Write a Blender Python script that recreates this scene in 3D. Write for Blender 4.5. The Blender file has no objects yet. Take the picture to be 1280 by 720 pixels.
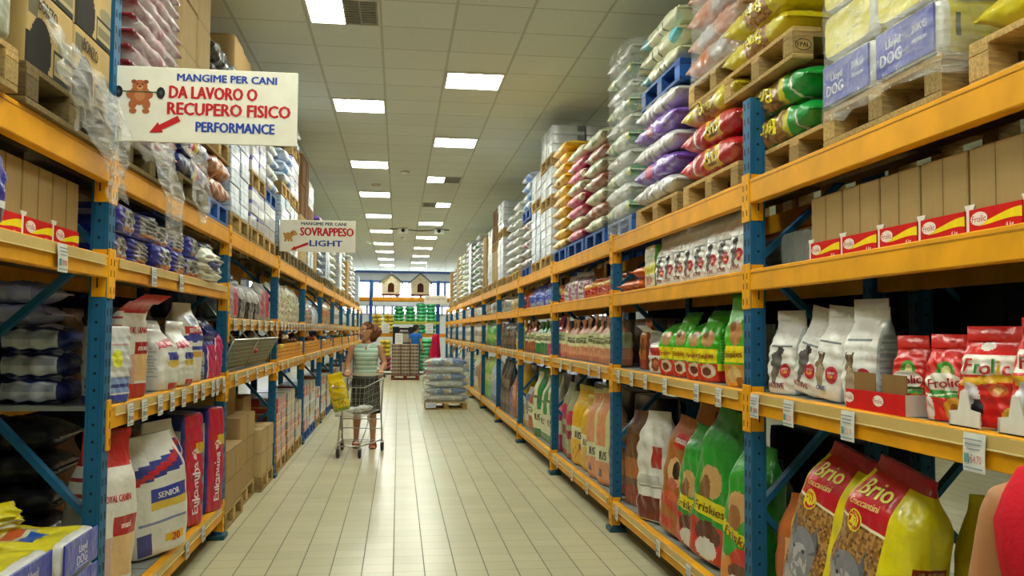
import bpy, math, random
import numpy as np
from mathutils import Vector, Matrix, Euler

# ------------------------------------------------------------------ camera, world, exposure
SC = bpy.context.scene
COL = SC.collection
random.seed(7)
RNG = np.random.RandomState(11)

CAM_Z = 1.5651
cam_data = bpy.data.cameras.new('camera')
cam_data.sensor_fit = 'HORIZONTAL'
cam_data.sensor_width = 36.0
cam_data.lens = 1115.96 / 1280.0 * 36.0
cam_data.clip_start = 0.05
cam_data.clip_end = 200
cam = bpy.data.objects.new('camera', cam_data)
COL.objects.link(cam)
SC.camera = cam


def cam_matrix(yaw, pitch, roll):
    f = Vector((math.sin(yaw) * math.cos(pitch), math.cos(yaw) * math.cos(pitch), math.sin(pitch)))
    rt = Vector((math.cos(yaw), -math.sin(yaw), 0))
    up = rt.cross(f)
    r2 = math.cos(roll) * rt + math.sin(roll) * up
    u2 = math.cos(roll) * up - math.sin(roll) * rt
    m = Matrix((r2, u2, -f)).transposed().to_4x4()
    m.translation = Vector((0, 0, CAM_Z))
    return m


cam.matrix_world = cam_matrix(0.1260, 0.0487, 0.0088)

SC.view_settings.view_transform = 'Standard'
SC.view_settings.look = 'None'
SC.view_settings.gamma = 1.0
SC.view_settings.use_curve_mapping = False
SC.view_settings.exposure = 0.14

world = bpy.data.worlds.new('world')
SC.world = world
world.use_nodes = True
world.node_tree.nodes['Background'].inputs[0].default_value = (0.75, 0.85, 1.0, 1)
world.node_tree.nodes['Background'].inputs[1].default_value = 0.5

LAMP_POWER = 34.0        # emission of the ceiling lamp diffusers
WINDOW_POWER = 8.0       # daylight on the far window panes

# ------------------------------------------------------------------ materials


def lin(c):
    return tuple(((x / 12.92) if x <= 0.04045 else ((x + 0.055) / 1.055) ** 2.4) for x in c[:3])


def h(s):
    s = s.lstrip('#')
    return tuple(int(s[i:i + 2], 16) / 255.0 for i in (0, 2, 4))


class NT:
    def __init__(self, name):
        self.m = bpy.data.materials.new(name)
        self.m.use_nodes = True
        self.t = self.m.node_tree
        self.bsdf = self.t.nodes['Principled BSDF']
        self.out = self.t.nodes['Material Output']

    def n(self, typ, **kw):
        nd = self.t.nodes.new(typ)
        for k, v in kw.items():
            if k.startswith('i_'):
                nd.inputs[k[2:].replace('_', ' ')].default_value = v
            else:
                setattr(nd, k, v)
        return nd

    def l(self, a, b):
        self.t.links.new(a, b)

    def math(self, op, a, b=None, c=None):
        nd = self.t.nodes.new('ShaderNodeMath')
        nd.operation = op
        for i, x in enumerate((a, b, c)):
            if x is None:
                continue
            if isinstance(x, (int, float)):
                nd.inputs[i].default_value = x
            else:
                self.l(x, nd.inputs[i])
        return nd.outputs[0]


def attr_mat(name, rough=0.5, spec=0.5, metal=0.0, noise=25.0, var=0.12, bump=0.0, bscale=20.0, coat=0.0,
             stretch=(1, 1, 1), bdist=0.01):
    T = NT(name)
    at = T.n('ShaderNodeAttribute', attribute_name='Col')
    tc = T.n('ShaderNodeTexCoord')
    mp = T.n('ShaderNodeMapping')
    mp.inputs['Scale'].default_value = stretch
    T.l(tc.outputs['Object'], mp.inputs['Vector'])
    ns = T.n('ShaderNodeTexNoise')
    ns.inputs['Scale'].default_value = noise
    ns.inputs['Detail'].default_value = 3
    T.l(mp.outputs[0], ns.inputs['Vector'])
    mr = T.n('ShaderNodeMapRange')
    mr.inputs['From Min'].default_value = 0.3
    mr.inputs['From Max'].default_value = 0.7
    mr.inputs['To Min'].default_value = 1 - var
    mr.inputs['To Max'].default_value = 1 + var * 0.6
    T.l(ns.outputs['Fac'], mr.inputs['Value'])
    mx = T.n('ShaderNodeVectorMath', operation='SCALE')
    T.l(at.outputs['Color'], mx.inputs[0])
    T.l(mr.outputs[0], mx.inputs['Scale'])
    T.l(mx.outputs[0], T.bsdf.inputs['Base Color'])
    T.bsdf.inputs['Roughness'].default_value = rough
    T.bsdf.inputs['Metallic'].default_value = metal
    T.bsdf.inputs['Specular IOR Level'].default_value = spec
    T.bsdf.inputs['Coat Weight'].default_value = coat
    T.bsdf.inputs['Coat Roughness'].default_value = 0.15
    if bump > 0:
        n2 = T.n('ShaderNodeTexNoise')
        n2.inputs['Scale'].default_value = bscale
        n2.inputs['Detail'].default_value = 2
        T.l(mp.outputs[0], n2.inputs['Vector'])
        bp = T.n('ShaderNodeBump')
        bp.inputs['Strength'].default_value = bump
        bp.inputs['Distance'].default_value = bdist
        T.l(n2.outputs['Fac'], bp.inputs['Height'])
        T.l(bp.outputs[0], T.bsdf.inputs['Normal'])
    return T.m


M = {}
M['film'] = attr_mat('printed_plastic', rough=0.30, spec=0.55, noise=9, var=0.10, bump=0.55, bscale=16, coat=0.25, bdist=0.02)
M['paper'] = attr_mat('paper', rough=0.7, spec=0.3, noise=14, var=0.08, bump=0.2, bscale=18)
M['card'] = attr_mat('cardboard', rough=0.85, spec=0.15, noise=30, var=0.07, stretch=(1, 1, 0.2))
M['paint'] = attr_mat('painted_steel', rough=0.5, spec=0.28, noise=5, var=0.16)
M['wood'] = attr_mat('raw_timber', rough=0.85, spec=0.15, noise=14, var=0.35, stretch=(1, 6, 6))
M['steel'] = attr_mat('bare_steel', rough=0.28, spec=0.5, metal=0.9, noise=20, var=0.08)
M['cloth'] = attr_mat('cloth', rough=0.9, spec=0.1, noise=60, var=0.08, bump=0.15, bscale=120)
M['skin'] = attr_mat('skin', rough=0.5, spec=0.28, noise=20, var=0.06)
M['hair'] = attr_mat('hair', rough=0.6, spec=0.3, noise=70, var=0.45, bump=0.6, bscale=60)
M['plain'] = attr_mat('smooth_plastic', rough=0.45, spec=0.4, noise=10, var=0.05)


def clear_mat(name, alpha, tint, rough=0.12):
    T = NT(name)
    tr = T.n('ShaderNodeBsdfTransparent')
    tr.inputs[0].default_value = (0.97, 0.98, 0.98, 1)
    T.bsdf.inputs['Base Color'].default_value = (*tint, 1)
    T.bsdf.inputs['Roughness'].default_value = rough
    T.bsdf.inputs['Specular IOR Level'].default_value = 0.9
    tc = T.n('ShaderNodeTexCoord')
    mp = T.n('ShaderNodeMapping')
    mp.inputs['Scale'].default_value = (3, 3, 14)
    mp.inputs['Rotation'].default_value = (0.25, 0.2, 0)
    T.l(tc.outputs['Object'], mp.inputs['Vector'])
    ns = T.n('ShaderNodeTexNoise')
    ns.inputs['Scale'].default_value = 2.5
    ns.inputs['Detail'].default_value = 5
    T.l(mp.outputs[0], ns.inputs['Vector'])
    bp = T.n('ShaderNodeBump')
    bp.inputs['Strength'].default_value = 0.9
    bp.inputs['Distance'].default_value = 0.03
    T.l(ns.outputs['Fac'], bp.inputs['Height'])
    T.l(bp.outputs[0], T.bsdf.inputs['Normal'])
    mr = T.n('ShaderNodeMapRange')
    mr.inputs['From Min'].default_value = 0.35
    mr.inputs['From Max'].default_value = 0.75
    mr.inputs['To Min'].default_value = alpha * 0.5
    mr.inputs['To Max'].default_value = min(1, alpha * 1.9)
    T.l(ns.outputs['Fac'], mr.inputs['Value'])
    mix = T.n('ShaderNodeMixShader')
    T.l(mr.outputs[0], mix.inputs[0])
    T.l(tr.outputs[0], mix.inputs[1])
    T.l(T.bsdf.outputs[0], mix.inputs[2])
    T.l(mix.outputs[0], T.out.inputs[0])
    return T.m


M['wrap'] = clear_mat('stretch_film', 0.21, (0.78, 0.79, 0.76), 0.08)
M['wrap_dense'] = clear_mat('crumpled_film', 0.30, (0.8, 0.8, 0.76), 0.12)


def emit_mat(name, col, power):
    T = NT(name)
    e = T.n('ShaderNodeEmission')
    e.inputs[0].default_value = (*col, 1)
    e.inputs[1].default_value = power
    T.l(e.outputs[0], T.out.inputs[0])
    return T.m


M['lamp'] = emit_mat('lamp_diffuser', (0.97, 1.0, 0.87), LAMP_POWER)
M['day'] = emit_mat('daylight_pane', (0.86, 0.93, 1.0), WINDOW_POWER)


def floor_mat():
    T = NT('cream_floor_tiles')
    tc = T.n('ShaderNodeTexCoord')
    sx = T.n('ShaderNodeSeparateXYZ')
    T.l(tc.outputs['Object'], sx.inputs[0])
    P = 0.2025
    u = T.math('DIVIDE', T.math('ADD', sx.outputs[0], 0.010 + P * 200), P)
    v = T.math('DIVIDE', T.math('ADD', sx.outputs[1], 20.0), P)
    fu, fv = T.math('FRACT', u), T.math('FRACT', v)

    def joint(f, wd):
        return T.math('LESS_THAN', T.math('MINIMUM', f, T.math('SUBTRACT', 1.0, f)), wd)
    ju, jv = joint(fu, 0.017), joint(fv, 0.020)
    cv = T.n('ShaderNodeCombineXYZ')
    T.l(T.math('FLOOR', u), cv.inputs[0])
    T.l(T.math('FLOOR', v), cv.inputs[1])
    wn = T.n('ShaderNodeTexWhiteNoise')
    T.l(cv.outputs[0], wn.inputs['Vector'])
    n1 = T.n('ShaderNodeTexNoise')
    n1.inputs['Scale'].default_value = 1.3
    n1.inputs['Detail'].default_value = 4
    T.l(tc.outputs['Object'], n1.inputs['Vector'])
    val = T.math('ADD', T.math('MULTIPLY', wn.outputs['Value'], 0.07), T.math('MULTIPLY', n1.outputs['Fac'], 0.16))
    val = T.math('ADD', val, 0.86)
    base = T.n('ShaderNodeVectorMath', operation='SCALE')
    base.inputs[0].default_value = lin(h('cac6a4'))
    T.l(val, base.inputs['Scale'])
    m1 = T.n('ShaderNodeMix', data_type='RGBA')
    T.l(T.math('MULTIPLY', jv, 0.75), m1.inputs[0])
    T.l(base.outputs[0], m1.inputs[6])
    m1.inputs[7].default_value = (*lin(h('757058')), 1)
    m2 = T.n('ShaderNodeMix', data_type='RGBA')
    T.l(T.math('MULTIPLY', ju, 0.92), m2.inputs[0])
    T.l(m1.outputs[2], m2.inputs[6])
    m2.inputs[7].default_value = (*lin(h('45402e')), 1)
    T.l(m2.outputs[2], T.bsdf.inputs['Base Color'])
    rg = T.math('ADD', T.math('MULTIPLY', T.math('MAXIMUM', ju, jv), 0.4), 0.0)
    T.l(T.math('ADD', rg, 0.27), T.bsdf.inputs['Roughness'])
    T.bsdf.inputs['Specular IOR Level'].default_value = 0.5
    bp = T.n('ShaderNodeBump')
    bp.inputs['Strength'].default_value = 0.4
    bp.inputs['Distance'].default_value = 0.003
    T.l(T.math('SUBTRACT', 1.0, T.math('MAXIMUM', ju, jv)), bp.inputs['Height'])
    T.l(bp.outputs[0], T.bsdf.inputs['Normal'])
    return T.m


def ceiling_mat():
    T = NT('mineral_ceiling_tiles')
    tc = T.n('ShaderNodeTexCoord')
    sx = T.n('ShaderNodeSeparateXYZ')
    T.l(tc.outputs['Object'], sx.inputs[0])
    P = 0.61
    u = T.math('DIVIDE', T.math('ADD', sx.outputs[0], 0.182 + P * 100), P)
    v = T.math('DIVIDE', T.math('ADD', sx.outputs[1], P * 100 - 6.95), P)
    fu, fv = T.math('FRACT', u), T.math('FRACT', v)

    def joint(f, wd):
        return T.math('LESS_THAN', T.math('MINIMUM', f, T.math('SUBTRACT', 1.0, f)), wd)
    ju, jv = joint(fu, 0.020), joint(fv, 0.016)
    cv = T.n('ShaderNodeCombineXYZ')
    T.l(T.math('FLOOR', u), cv.inputs[0])
    T.l(T.math('FLOOR', v), cv.inputs[1])
    wn = T.n('ShaderNodeTexWhiteNoise')
    T.l(cv.outputs[0], wn.inputs['Vector'])
    sp = T.n('ShaderNodeTexNoise')
    sp.inputs['Scale'].default_value = 45
    sp.inputs['Detail'].default_value = 4
    T.l(tc.outputs['Object'], sp.inputs['Vector'])
    val = T.math('ADD', T.math('MULTIPLY', wn.outputs['Value'], 0.06), T.math('MULTIPLY', sp.outputs['Fac'], 0.16))
    val = T.math('ADD', val, 0.88)
    base = T.n('ShaderNodeVectorMath', operation='SCALE')
    base.inputs[0].default_value = lin(h('d9e2da'))
    T.l(val, base.inputs['Scale'])
    m1 = T.n('ShaderNodeMix', data_type='RGBA')
    T.l(T.math('MULTIPLY', T.math('MAXIMUM', jv, ju), 0.45), m1.inputs[0])
    T.l(base.outputs[0], m1.inputs[6])
    m1.inputs[7].default_value = (*lin(h('8c8a76')), 1)
    T.l(m1.outputs[2], T.bsdf.inputs['Base Color'])
    T.bsdf.inputs['Roughness'].default_value = 0.8
    return T.m


def flat_mat(name, col, rough=0.7, scale=4.0, var=0.06):
    T = NT(name)
    ns = T.n('ShaderNodeTexNoise')
    ns.inputs['Scale'].default_value = scale
    tc = T.n('ShaderNodeTexCoord')
    T.l(tc.outputs['Object'], ns.inputs['Vector'])
    mr = T.n('ShaderNodeMapRange')
    mr.inputs['To Min'].default_value = 1 - var
    mr.inputs['To Max'].default_value = 1 + var
    T.l(ns.outputs['Fac'], mr.inputs['Value'])
    mx = T.n('ShaderNodeVectorMath', operation='SCALE')
    mx.inputs[0].default_value = lin(col)
    T.l(mr.outputs[0], mx.inputs['Scale'])
    T.l(mx.outputs[0], T.bsdf.inputs['Base Color'])
    T.bsdf.inputs['Roughness'].default_value = rough
    return T.m


M['floor'] = floor_mat()
M['ceil'] = ceiling_mat()
M['wall'] = flat_mat('painted_wall', h('c9ccd0'))
M['walldark'] = flat_mat('side_wall', h('8d8a7c'))
M['blueband'] = flat_mat('blue_paint', h('4a6db8'))

# ------------------------------------------------------------------ mesh building


class MB:
    def __init__(self):
        self.V, self.F, self.C, self.I, self.S, self.nv = [], [], [], [], [], 0

    def add(self, verts, faces, col, mat=0, smooth=False):
        verts = np.asarray(verts, float).reshape(-1, 3)
        n = len(faces)
        self.V.append(verts)
        self.F += [tuple(int(i) + self.nv for i in f) for f in faces]
        if isinstance(col, tuple) and len(col) == 3 and not isinstance(col[0], (tuple, list, np.ndarray)):
            c = lin(col)
            self.C += [c] * n
        else:
            self.C += [tuple(x) for x in col]
        self.I += [mat] * n
        self.S += [smooth] * n
        self.nv += len(verts)
        return self

    def box(self, c, s, col, mat=0, R=None, bev=0.0):
        hx, hy, hz = s[0] / 2, s[1] / 2, s[2] / 2
        if bev <= 0:
            v = np.array([(x, y, z) for x in (-hx, hx) for y in (-hy, hy) for z in (-hz, hz)])
            f = [(0, 1, 3, 2), (4, 6, 7, 5), (0, 4, 5, 1), (2, 3, 7, 6), (0, 2, 6, 4), (1, 5, 7, 3)]
        else:
            b = bev
            v, f = [], []
            idx = {}
            for sx in (-1, 1):
                for sy in (-1, 1):
                    for sz in (-1, 1):
                        for ax in range(3):
                            p = [sx * (hx - b), sy * (hy - b), sz * (hz - b)]
                            p[ax] = (sx * hx, sy * hy, sz * hz)[ax]
                            idx[(sx, sy, sz, ax)] = len(v)
                            v.append(p)

            def q(a):
                f.append(tuple(idx[k] for k in a))
            for s1 in (-1, 1):
                q([(s1, y, z, 0) for y, z in ((-1, -1), (1, -1), (1, 1), (-1, 1))][::s1])
                q([(x, s1, z, 1) for x, z in ((-1, -1), (1, -1), (1, 1), (-1, 1))][::-s1])
                q([(x, y, s1, 2) for x, y in ((-1, -1), (1, -1), (1, 1), (-1, 1))][::s1])
            for s1 in (-1, 1):
                for s2 in (-1, 1):
                    q([(s1, s2, -1, 0), (s1, s2, -1, 1), (s1, s2, 1, 1), (s1, s2, 1, 0)][::s1 * s2])
                    q([(s1, -1, s2, 0), (s1, -1, s2, 2), (s1, 1, s2, 2), (s1, 1, s2, 0)][::-s1 * s2])
                    q([(-1, s1, s2, 1), (-1, s1, s2, 2), (1, s1, s2, 2), (1, s1, s2, 1)][::s1 * s2])
            for sx in (-1, 1):
                for sy in (-1, 1):
                    for sz in (-1, 1):
                        t = [(sx, sy, sz, 0), (sx, sy, sz, 1), (sx, sy, sz, 2)]
                        q(t if sx * sy * sz > 0 else t[::-1])
            v = np.array(v)
        if R is not None:
            v = v @ np.array(R).T
        self.add(v + np.array(c), f, col, mat)
        return self

    def beam(self, a, b, w, t, col, mat=0, up=(0, 0, 1)):
        a, b = np.array(a, float), np.array(b, float)
        d = b - a
        L = np.linalg.norm(d)
        d /= L
        up = np.array(up, float)
        x = np.cross(d, up)
        if np.linalg.norm(x) < 1e-6:
            x = np.cross(d, (1, 0, 0))
        x /= np.linalg.norm(x)
        y = np.cross(x, d)
        R = np.stack([x, d, y], 1)
        return self.box((a + b) / 2, (w, L, t), col, mat, R)

    def tube(self, pts, r, col, mat=0, n=6, closed=False, caps=True):
        pts = np.asarray(pts, float)
        m = len(pts)
        rr = np.full(m, r) if np.isscalar(r) else np.asarray(r, float)
        T = np.zeros_like(pts)
        for i in range(m):
            if closed:
                T[i] = pts[(i + 1) % m] - pts[i - 1]
            else:
                T[i] = pts[min(i + 1, m - 1)] - pts[max(i - 1, 0)]
            T[i] /= (np.linalg.norm(T[i]) + 1e-12)
        a = np.array([0, 0, 1.0]) if abs(T[0][2]) < 0.9 else np.array([1.0, 0, 0])
        N = np.cross(T[0], a)
        N /= np.linalg.norm(N)
        V = []
        for i in range(m):
            N = N - T[i] * N.dot(T[i])
            N /= np.linalg.norm(N)
            B = np.cross(T[i], N)
            for k in range(n):
                an = 2 * math.pi * k / n
                V.append(pts[i] + rr[i] * (math.cos(an) * N + math.sin(an) * B))
        F = []
        for i in range(m if closed else m - 1):
            j = (i + 1) % m
            for k in range(n):
                k2 = (k + 1) % n
                F.append((i * n + k, i * n + k2, j * n + k2, j * n + k))
        if caps and not closed:
            F.append(tuple(range(n))[::-1])
            F.append(tuple((m - 1) * n + k for k in range(n)))
        return self.add(V, F, col, mat, True)

    def rings(self, rings, col, mat=0, smooth=True, cap=True):
        """rings: list of equal-length point lists, lofted; col a colour or one per ring gap"""
        n = len(rings[0])
        V = np.concatenate([np.asarray(r, float) for r in rings])
        F, C = [], []
        per = isinstance(col, list)
        for i in range(len(rings) - 1):
            for k in range(n):
                k2 = (k + 1) % n
                F.append((i * n + k, i * n + k2, (i + 1) * n + k2, (i + 1) * n + k))
                C.append(lin(col[i] if per else col))
        if cap:
            F.append(tuple(range(n))[::-1])
            C.append(lin(col[0] if per else col))
            F.append(tuple((len(rings) - 1) * n + k for k in range(n)))
            C.append(lin(col[-1] if per else col))
        return self.add(V, F, C, mat, smooth)

    def prism(self, poly, axes, o, depth, col, mat=0):
        """poly: 2-D outline; axes: (u, v, w) vectors; extruded by depth along w from o"""
        u, v, w = [np.array(a, float) for a in axes]
        o = np.array(o, float)
        a = [o + p[0] * u + p[1] * v for p in poly]
        b = [p + depth * w for p in a]
        n = len(poly)
        F = [tuple(range(n))[::-1], tuple(range(n, 2 * n))]
        for k in range(n):
            k2 = (k + 1) % n
            F.append((k, k2, n + k2, n + k))
        return self.add(a + b, F, col, mat)

    def text(self, s, mapf, col, mat=0):
        v, f = glyphs(s)
        return self.add(mapf(v), f, col, mat)

    def mesh(self, name, mats):
        me = bpy.data.meshes.new(name)
        V = np.concatenate(self.V) if self.V else np.zeros((0, 3))
        me.from_pydata(V.tolist(), [], self.F)
        for m in mats:
            me.materials.append(M[m])
        at = me.color_attributes.new('Col', 'FLOAT_COLOR', 'CORNER')
        cnt = np.array([len(f) for f in self.F])
        cc = np.repeat(np.array(self.C, float), cnt, axis=0)
        cc = np.concatenate([cc, np.ones((len(cc), 1))], 1)
        at.data.foreach_set('color', cc.astype(np.float32).ravel())
        me.polygons.foreach_set('material_index', np.array(self.I, np.int32))
        me.polygons.foreach_set('use_smooth', np.array(self.S, bool))
        me.update()
        return me

    def build(self, name, mats, parent=None, loc=None, rot=None):
        return link(name, self.mesh(name, [mats] if isinstance(mats, str) else mats), parent, loc, rot)


def link(name, me, parent=None, loc=None, rot=None):
    o = bpy.data.objects.new(name, me)
    COL.objects.link(o)
    if parent is not None:
        o.parent = parent
    if loc is not None:
        o.location = loc
    if rot is not None:
        o.rotation_euler = rot
    return o


def empty(name, loc=(0, 0, 0), rot=(0, 0, 0)):
    o = bpy.data.objects.new(name, None)
    o.empty_display_size = 0.1
    COL.objects.link(o)
    o.location = loc
    o.rotation_euler = rot
    return o


def tag(o, label, cat, group=None):
    o['label'] = label
    o['category'] = cat
    if group:
        o['group'] = group
    return o


def struct(o):
    o['kind'] = 'structure'
    return o


def dup(src, loc=None, rot=None, label=None, group=None, scale=None):
    r = src.copy()
    COL.objects.link(r)
    if loc is not None:
        r.location = loc
    if rot is not None:
        r.rotation_euler = rot
    if scale is not None:
        r.scale = scale
    if label:
        r['label'] = label
    if group:
        r['group'] = group
    for ch in list(src.children):
        c = ch.copy()
        COL.objects.link(c)
        c.parent = r
        for g in ch.children:
            d = g.copy()
            COL.objects.link(d)
            d.parent = c
    return r


_GL = {}


def glyphs(s):
    """outline of a string as triangles; cap height 1, origin at the centre"""
    if s in _GL:
        return _GL[s]
    cu = bpy.data.curves.new('t', 'FONT')
    cu.body = s.lstrip('~')
    cu.resolution_u = 2
    ob = bpy.data.objects.new('t', cu)
    COL.objects.link(ob)
    dg = bpy.context.evaluated_depsgraph_get()
    dg.update()
    me = ob.evaluated_get(dg).to_mesh()
    v = np.array([x.co[:2] for x in me.vertices]).reshape(-1, 2)
    f = [tuple(p.vertices) for p in me.polygons]
    ob.evaluated_get(dg).to_mesh_clear()
    bpy.data.objects.remove(ob)
    bpy.data.curves.remove(cu)
    v = v / 0.69
    v[:, 0] -= (v[:, 0].max() + v[:, 0].min()) / 2
    v[:, 1] -= 0.5
    _GL[s] = (v, f)
    return _GL[s]


def plane_text(o, u, v, size, squeeze=1.0, width=None, s=None):
    """map for MB.text: text laid in the plane (u, v) round o"""
    o, u, v = np.array(o, float), np.array(u, float), np.array(v, float)
    if width is not None:
        g = glyphs(s)[0]
        squeeze = width / ((g[:, 0].max() - g[:, 0].min()) * size)

    def f(p):
        return o + np.outer(p[:, 0] * size * squeeze, u) + np.outer(p[:, 1] * size, v)
    return f


ORD = ['first', 'second', 'third', 'fourth', 'fifth', 'sixth', 'seventh', 'eighth', 'ninth', 'tenth', 'eleventh', 'twelfth',
       'thirteenth', 'fourteenth', 'fifteenth', 'sixteenth', 'seventeenth', 'eighteenth', 'nineteenth', 'twentieth']
# ------------------------------------------------------------------ the hall
CEIL = 4.151
XR, XL, RD = 1.69, -1.283, 0.70
Y0, BAY = 4.14, 2.8          # near edge of the first visible post pair, post spacing
YEL, BLUE, CREAM = h('eda600'), h('1b5f88'), h('e9e6d2')
HX0, HX1, HY0, HY1 = -7.0, 11.0, -5.0, 39.2


def slab(name, c, s, mat):
    b = MB()
    b.box(c, s, (0.8, 0.8, 0.8))
    return struct(b.build(name, mat))


cx, cy = (HX0 + HX1) / 2, (HY0 + HY1) / 2
slab('floor', (cx, cy, -0.05), (HX1 - HX0, HY1 - HY0, 0.1), 'floor')
slab('ceiling', (cx, cy, CEIL + 0.05), (HX1 - HX0, HY1 - HY0, 0.1), 'ceil')
slab('wall_left', (HX0 - 0.05, cy, CEIL / 2), (0.1, HY1 - HY0, CEIL), 'walldark')
slab('wall_right', (HX1 + 0.05, cy, CEIL / 2), (0.1, HY1 - HY0, CEIL), 'walldark')
slab('wall_front', (cx, HY0 - 0.05, CEIL / 2), (HX1 - HX0, 0.1, CEIL), 'walldark')
slab('wall_back', (cx, HY1 + 0.05, CEIL / 2), (HX1 - HX0, 0.1, CEIL), 'wall')
slab('trim_1', (cx, HY1 - 0.03, CEIL - 0.045), (HX1 - HX0, 0.06, 0.09), 'blueband')
slab('trim_2', (cx, HY1 - 0.02, 3.70), (HX1 - HX0, 0.04, 0.07), 'blueband')


def window_strip(name, z0, z1, pitch, fw):
    b = MB()
    y = HY1 - 0.02
    x0, x1 = -6.4, 10.4
    n = int((x1 - x0) / pitch)
    for i in range(n + 1):
        x = x0 + i * pitch
        b.box((x, y, (z0 + z1) / 2), (fw, 0.05, z1 - z0), h('8b98b4'))
    for z in (z0, z1):
        b.box(((x0 + x0 + n * pitch) / 2, y, z), (n * pitch, 0.05, 0.05), h('8b98b4'))
    o = struct(b.build(name, 'paint'))
    p = MB()
    p.box(((x0 + x0 + n * pitch) / 2, HY1 - 0.008, (z0 + z1) / 2), (n * pitch, 0.012, z1 - z0), (1, 1, 1))
    p.build('window_pane', 'day', o)


window_strip('window_1', 2.92, 3.66, 1.05, 0.12)
window_strip('window_2', 2.28, 2.62, 0.36, 0.10)


# ------------------------------------------------------------------ ceiling lamps
def lamp_meshes():
    P = 0.585
    fr = MB()
    for s in (-1, 1):
        fr.box((s * (P / 2 - 0.008), 0, -0.006), (0.016, P, 0.012), h('d8d8d0'))
        fr.box((0, s * (P / 2 - 0.008), -0.006), (P - 0.03, 0.016, 0.012), h('d8d8d0'))
    full = MB()
    full.box((0, 0, -0.004), (P - 0.036, P - 0.036, 0.006), (1, 1, 1))
    half = MB()
    half.box((-(P - 0.036) / 4, 0, -0.004), ((P - 0.036) / 2, P - 0.036, 0.006), (1, 1, 1))
    lv = MB()
    w = (P - 0.036) / 2
    lv.box((w / 2, 0, -0.003), (w, P - 0.036, 0.004), h('6f7064'))
    for k in range(9):
        lv.box((w / 2, -P / 2 + 0.06 + k * 0.058, -0.010), (w, 0.006, 0.012), h('b4b4a6'))
    for x in (0.012, w / 2, w - 0.004):
        lv.box((x, 0, -0.011), (0.014, P - 0.036, 0.012), h('9a9a8c'))
    bars = MB()
    for x in (-P / 4, 0, P / 4):
        bars.box((x, 0, -0.009), (0.006, P - 0.036, 0.004), h('f0f0e8'))
    return (fr.mesh('frame', ['paint']), full.mesh('diffuser', ['lamp']), half.mesh('diffuser_half', ['lamp']),
            lv.mesh('louvre', ['paint']), bars.mesh('bars', ['paint']))


L_FR, L_FULL, L_HALF, L_LV, L_BAR = lamp_meshes()


def lamp(x, y, kind, label, group):
    o = empty('ceiling_lamp', (x, y, CEIL))
    tag(o, label, 'ceiling light', group)
    if kind == 'full':
        link('lamp_frame', L_FR, o)
        link('diffuser', L_FULL, o)
    else:
        s = -1 if kind == 'right' else 1
        r = (0, 0, math.pi) if kind == 'right' else None
        link('lamp_frame', L_FR, o, None, r)
        link('diffuser', L_HALF, o, None, r)
        link('dark_louvre', L_LV, o, None, r)
    return o


LX, RX = -0.482, 0.735
lrow = [7.25, 10.31, 13.98, 17.08, 20.3, 23.4, 26.75, 29.5, 32.6, 35.7]
rrow = [9.10, 12.15, 15.19, 18.27, 21.5, 24.8, 28.0, 31.0, 34.0, 37.0]
for i, y in enumerate(lrow):
    lamp(LX, y, 'left' if i == 0 else 'full',
         'half lit ceiling light beside its dark louvre, nearest of the left row' if i == 0 else
         f'square lit ceiling light, {ORD[i]} from the camera in the left row', 'ceiling lights over the aisle')
for i, y in enumerate(rrow):
    k = 'left' if i == 2 else 'right' if i == 3 else 'full'
    lamp(RX, y, k, (f'half lit ceiling light, {"left" if i == 2 else "right"} half shining, {ORD[i]} in the right row' if k != 'full'
                    else f'square lit ceiling light, {ORD[i]} from the camera in the right row'), 'ceiling lights over the aisle')
for i, y in enumerate([3.6, 0.6, -2.4]):
    lamp(LX, y, 'full', 'square lit ceiling light above and behind the camera', 'ceiling lights behind the camera')
    lamp(RX, y + 1.8, 'full', 'square lit ceiling light above and behind the camera', 'ceiling lights behind the camera')
for x in (-4.6, 4.9, 8.9):
    for k in range(9):
        lamp(x, 1.0 + k * 4.2, 'full', 'square ceiling light over the next aisle, hidden by the racks', 'ceiling lights over the next aisles')

# small ceiling fittings: smoke heads and an emergency lamp pair
for i, (x, y) in enumerate([(0.07, 14.55), (-0.43, 15.9), (0.1, 24.9)]):
    b = MB()
    b.rings([[(r * math.cos(a), r * math.sin(a), z) for a in np.linspace(0, 2 * math.pi, 16, endpoint=False)]
             for r, z in ((0.08, 0), (0.08, -0.02), (0.05, -0.05), (0.02, -0.055))], h('e4e2d6'), cap=True)
    o = b.build('smoke_detector', 'plain', None, (x, y, CEIL))
    tag(o, ['white round detector on the ceiling between the second and third lights',
            'pale round detector on the ceiling in line with the left lights',
            'small grey detector on the ceiling beyond the paired emergency lamps'][i], 'smoke detector', 'ceiling detectors')
for i, x in enumerate((0.08, 0.98)):
    y = 22.6
    b = MB()
    b.box((0, 0, -0.07), (0.26, 0.16, 0.14), h('f2f2ee'), bev=0.02)
    o = b.build('emergency_lamp', 'plain', None, (x, y, CEIL))
    d = MB()
    d.rings([[(r * math.cos(a), -0.08 - dy, -0.07 + r * math.sin(a)) for a in np.linspace(0, 2 * math.pi, 14, endpoint=False)]
             for r, dy in ((0.045, 0), (0.045, 0.02), (0.03, 0.025))], h('2a2420'))
    d.build('lens', 'plain', o)
    tag(o, f'white emergency lamp box with dark lens on the ceiling, {["left", "right"][i]} of the pair', 'emergency lamp', 'emergency lamps')
b = MB()
b.tube([(-0.25, 22.72, CEIL - 0.016), (0.08, 22.74, CEIL - 0.016), (0.5, 22.76, CEIL - 0.05), (0.98, 22.74, CEIL - 0.016), (1.25, 22.74, CEIL - 0.016)], 0.014, h('55544a'))
tag(b.build('cable', 'plain'), 'dark cable sagging between the two ceiling emergency lamps', 'cable')


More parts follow.
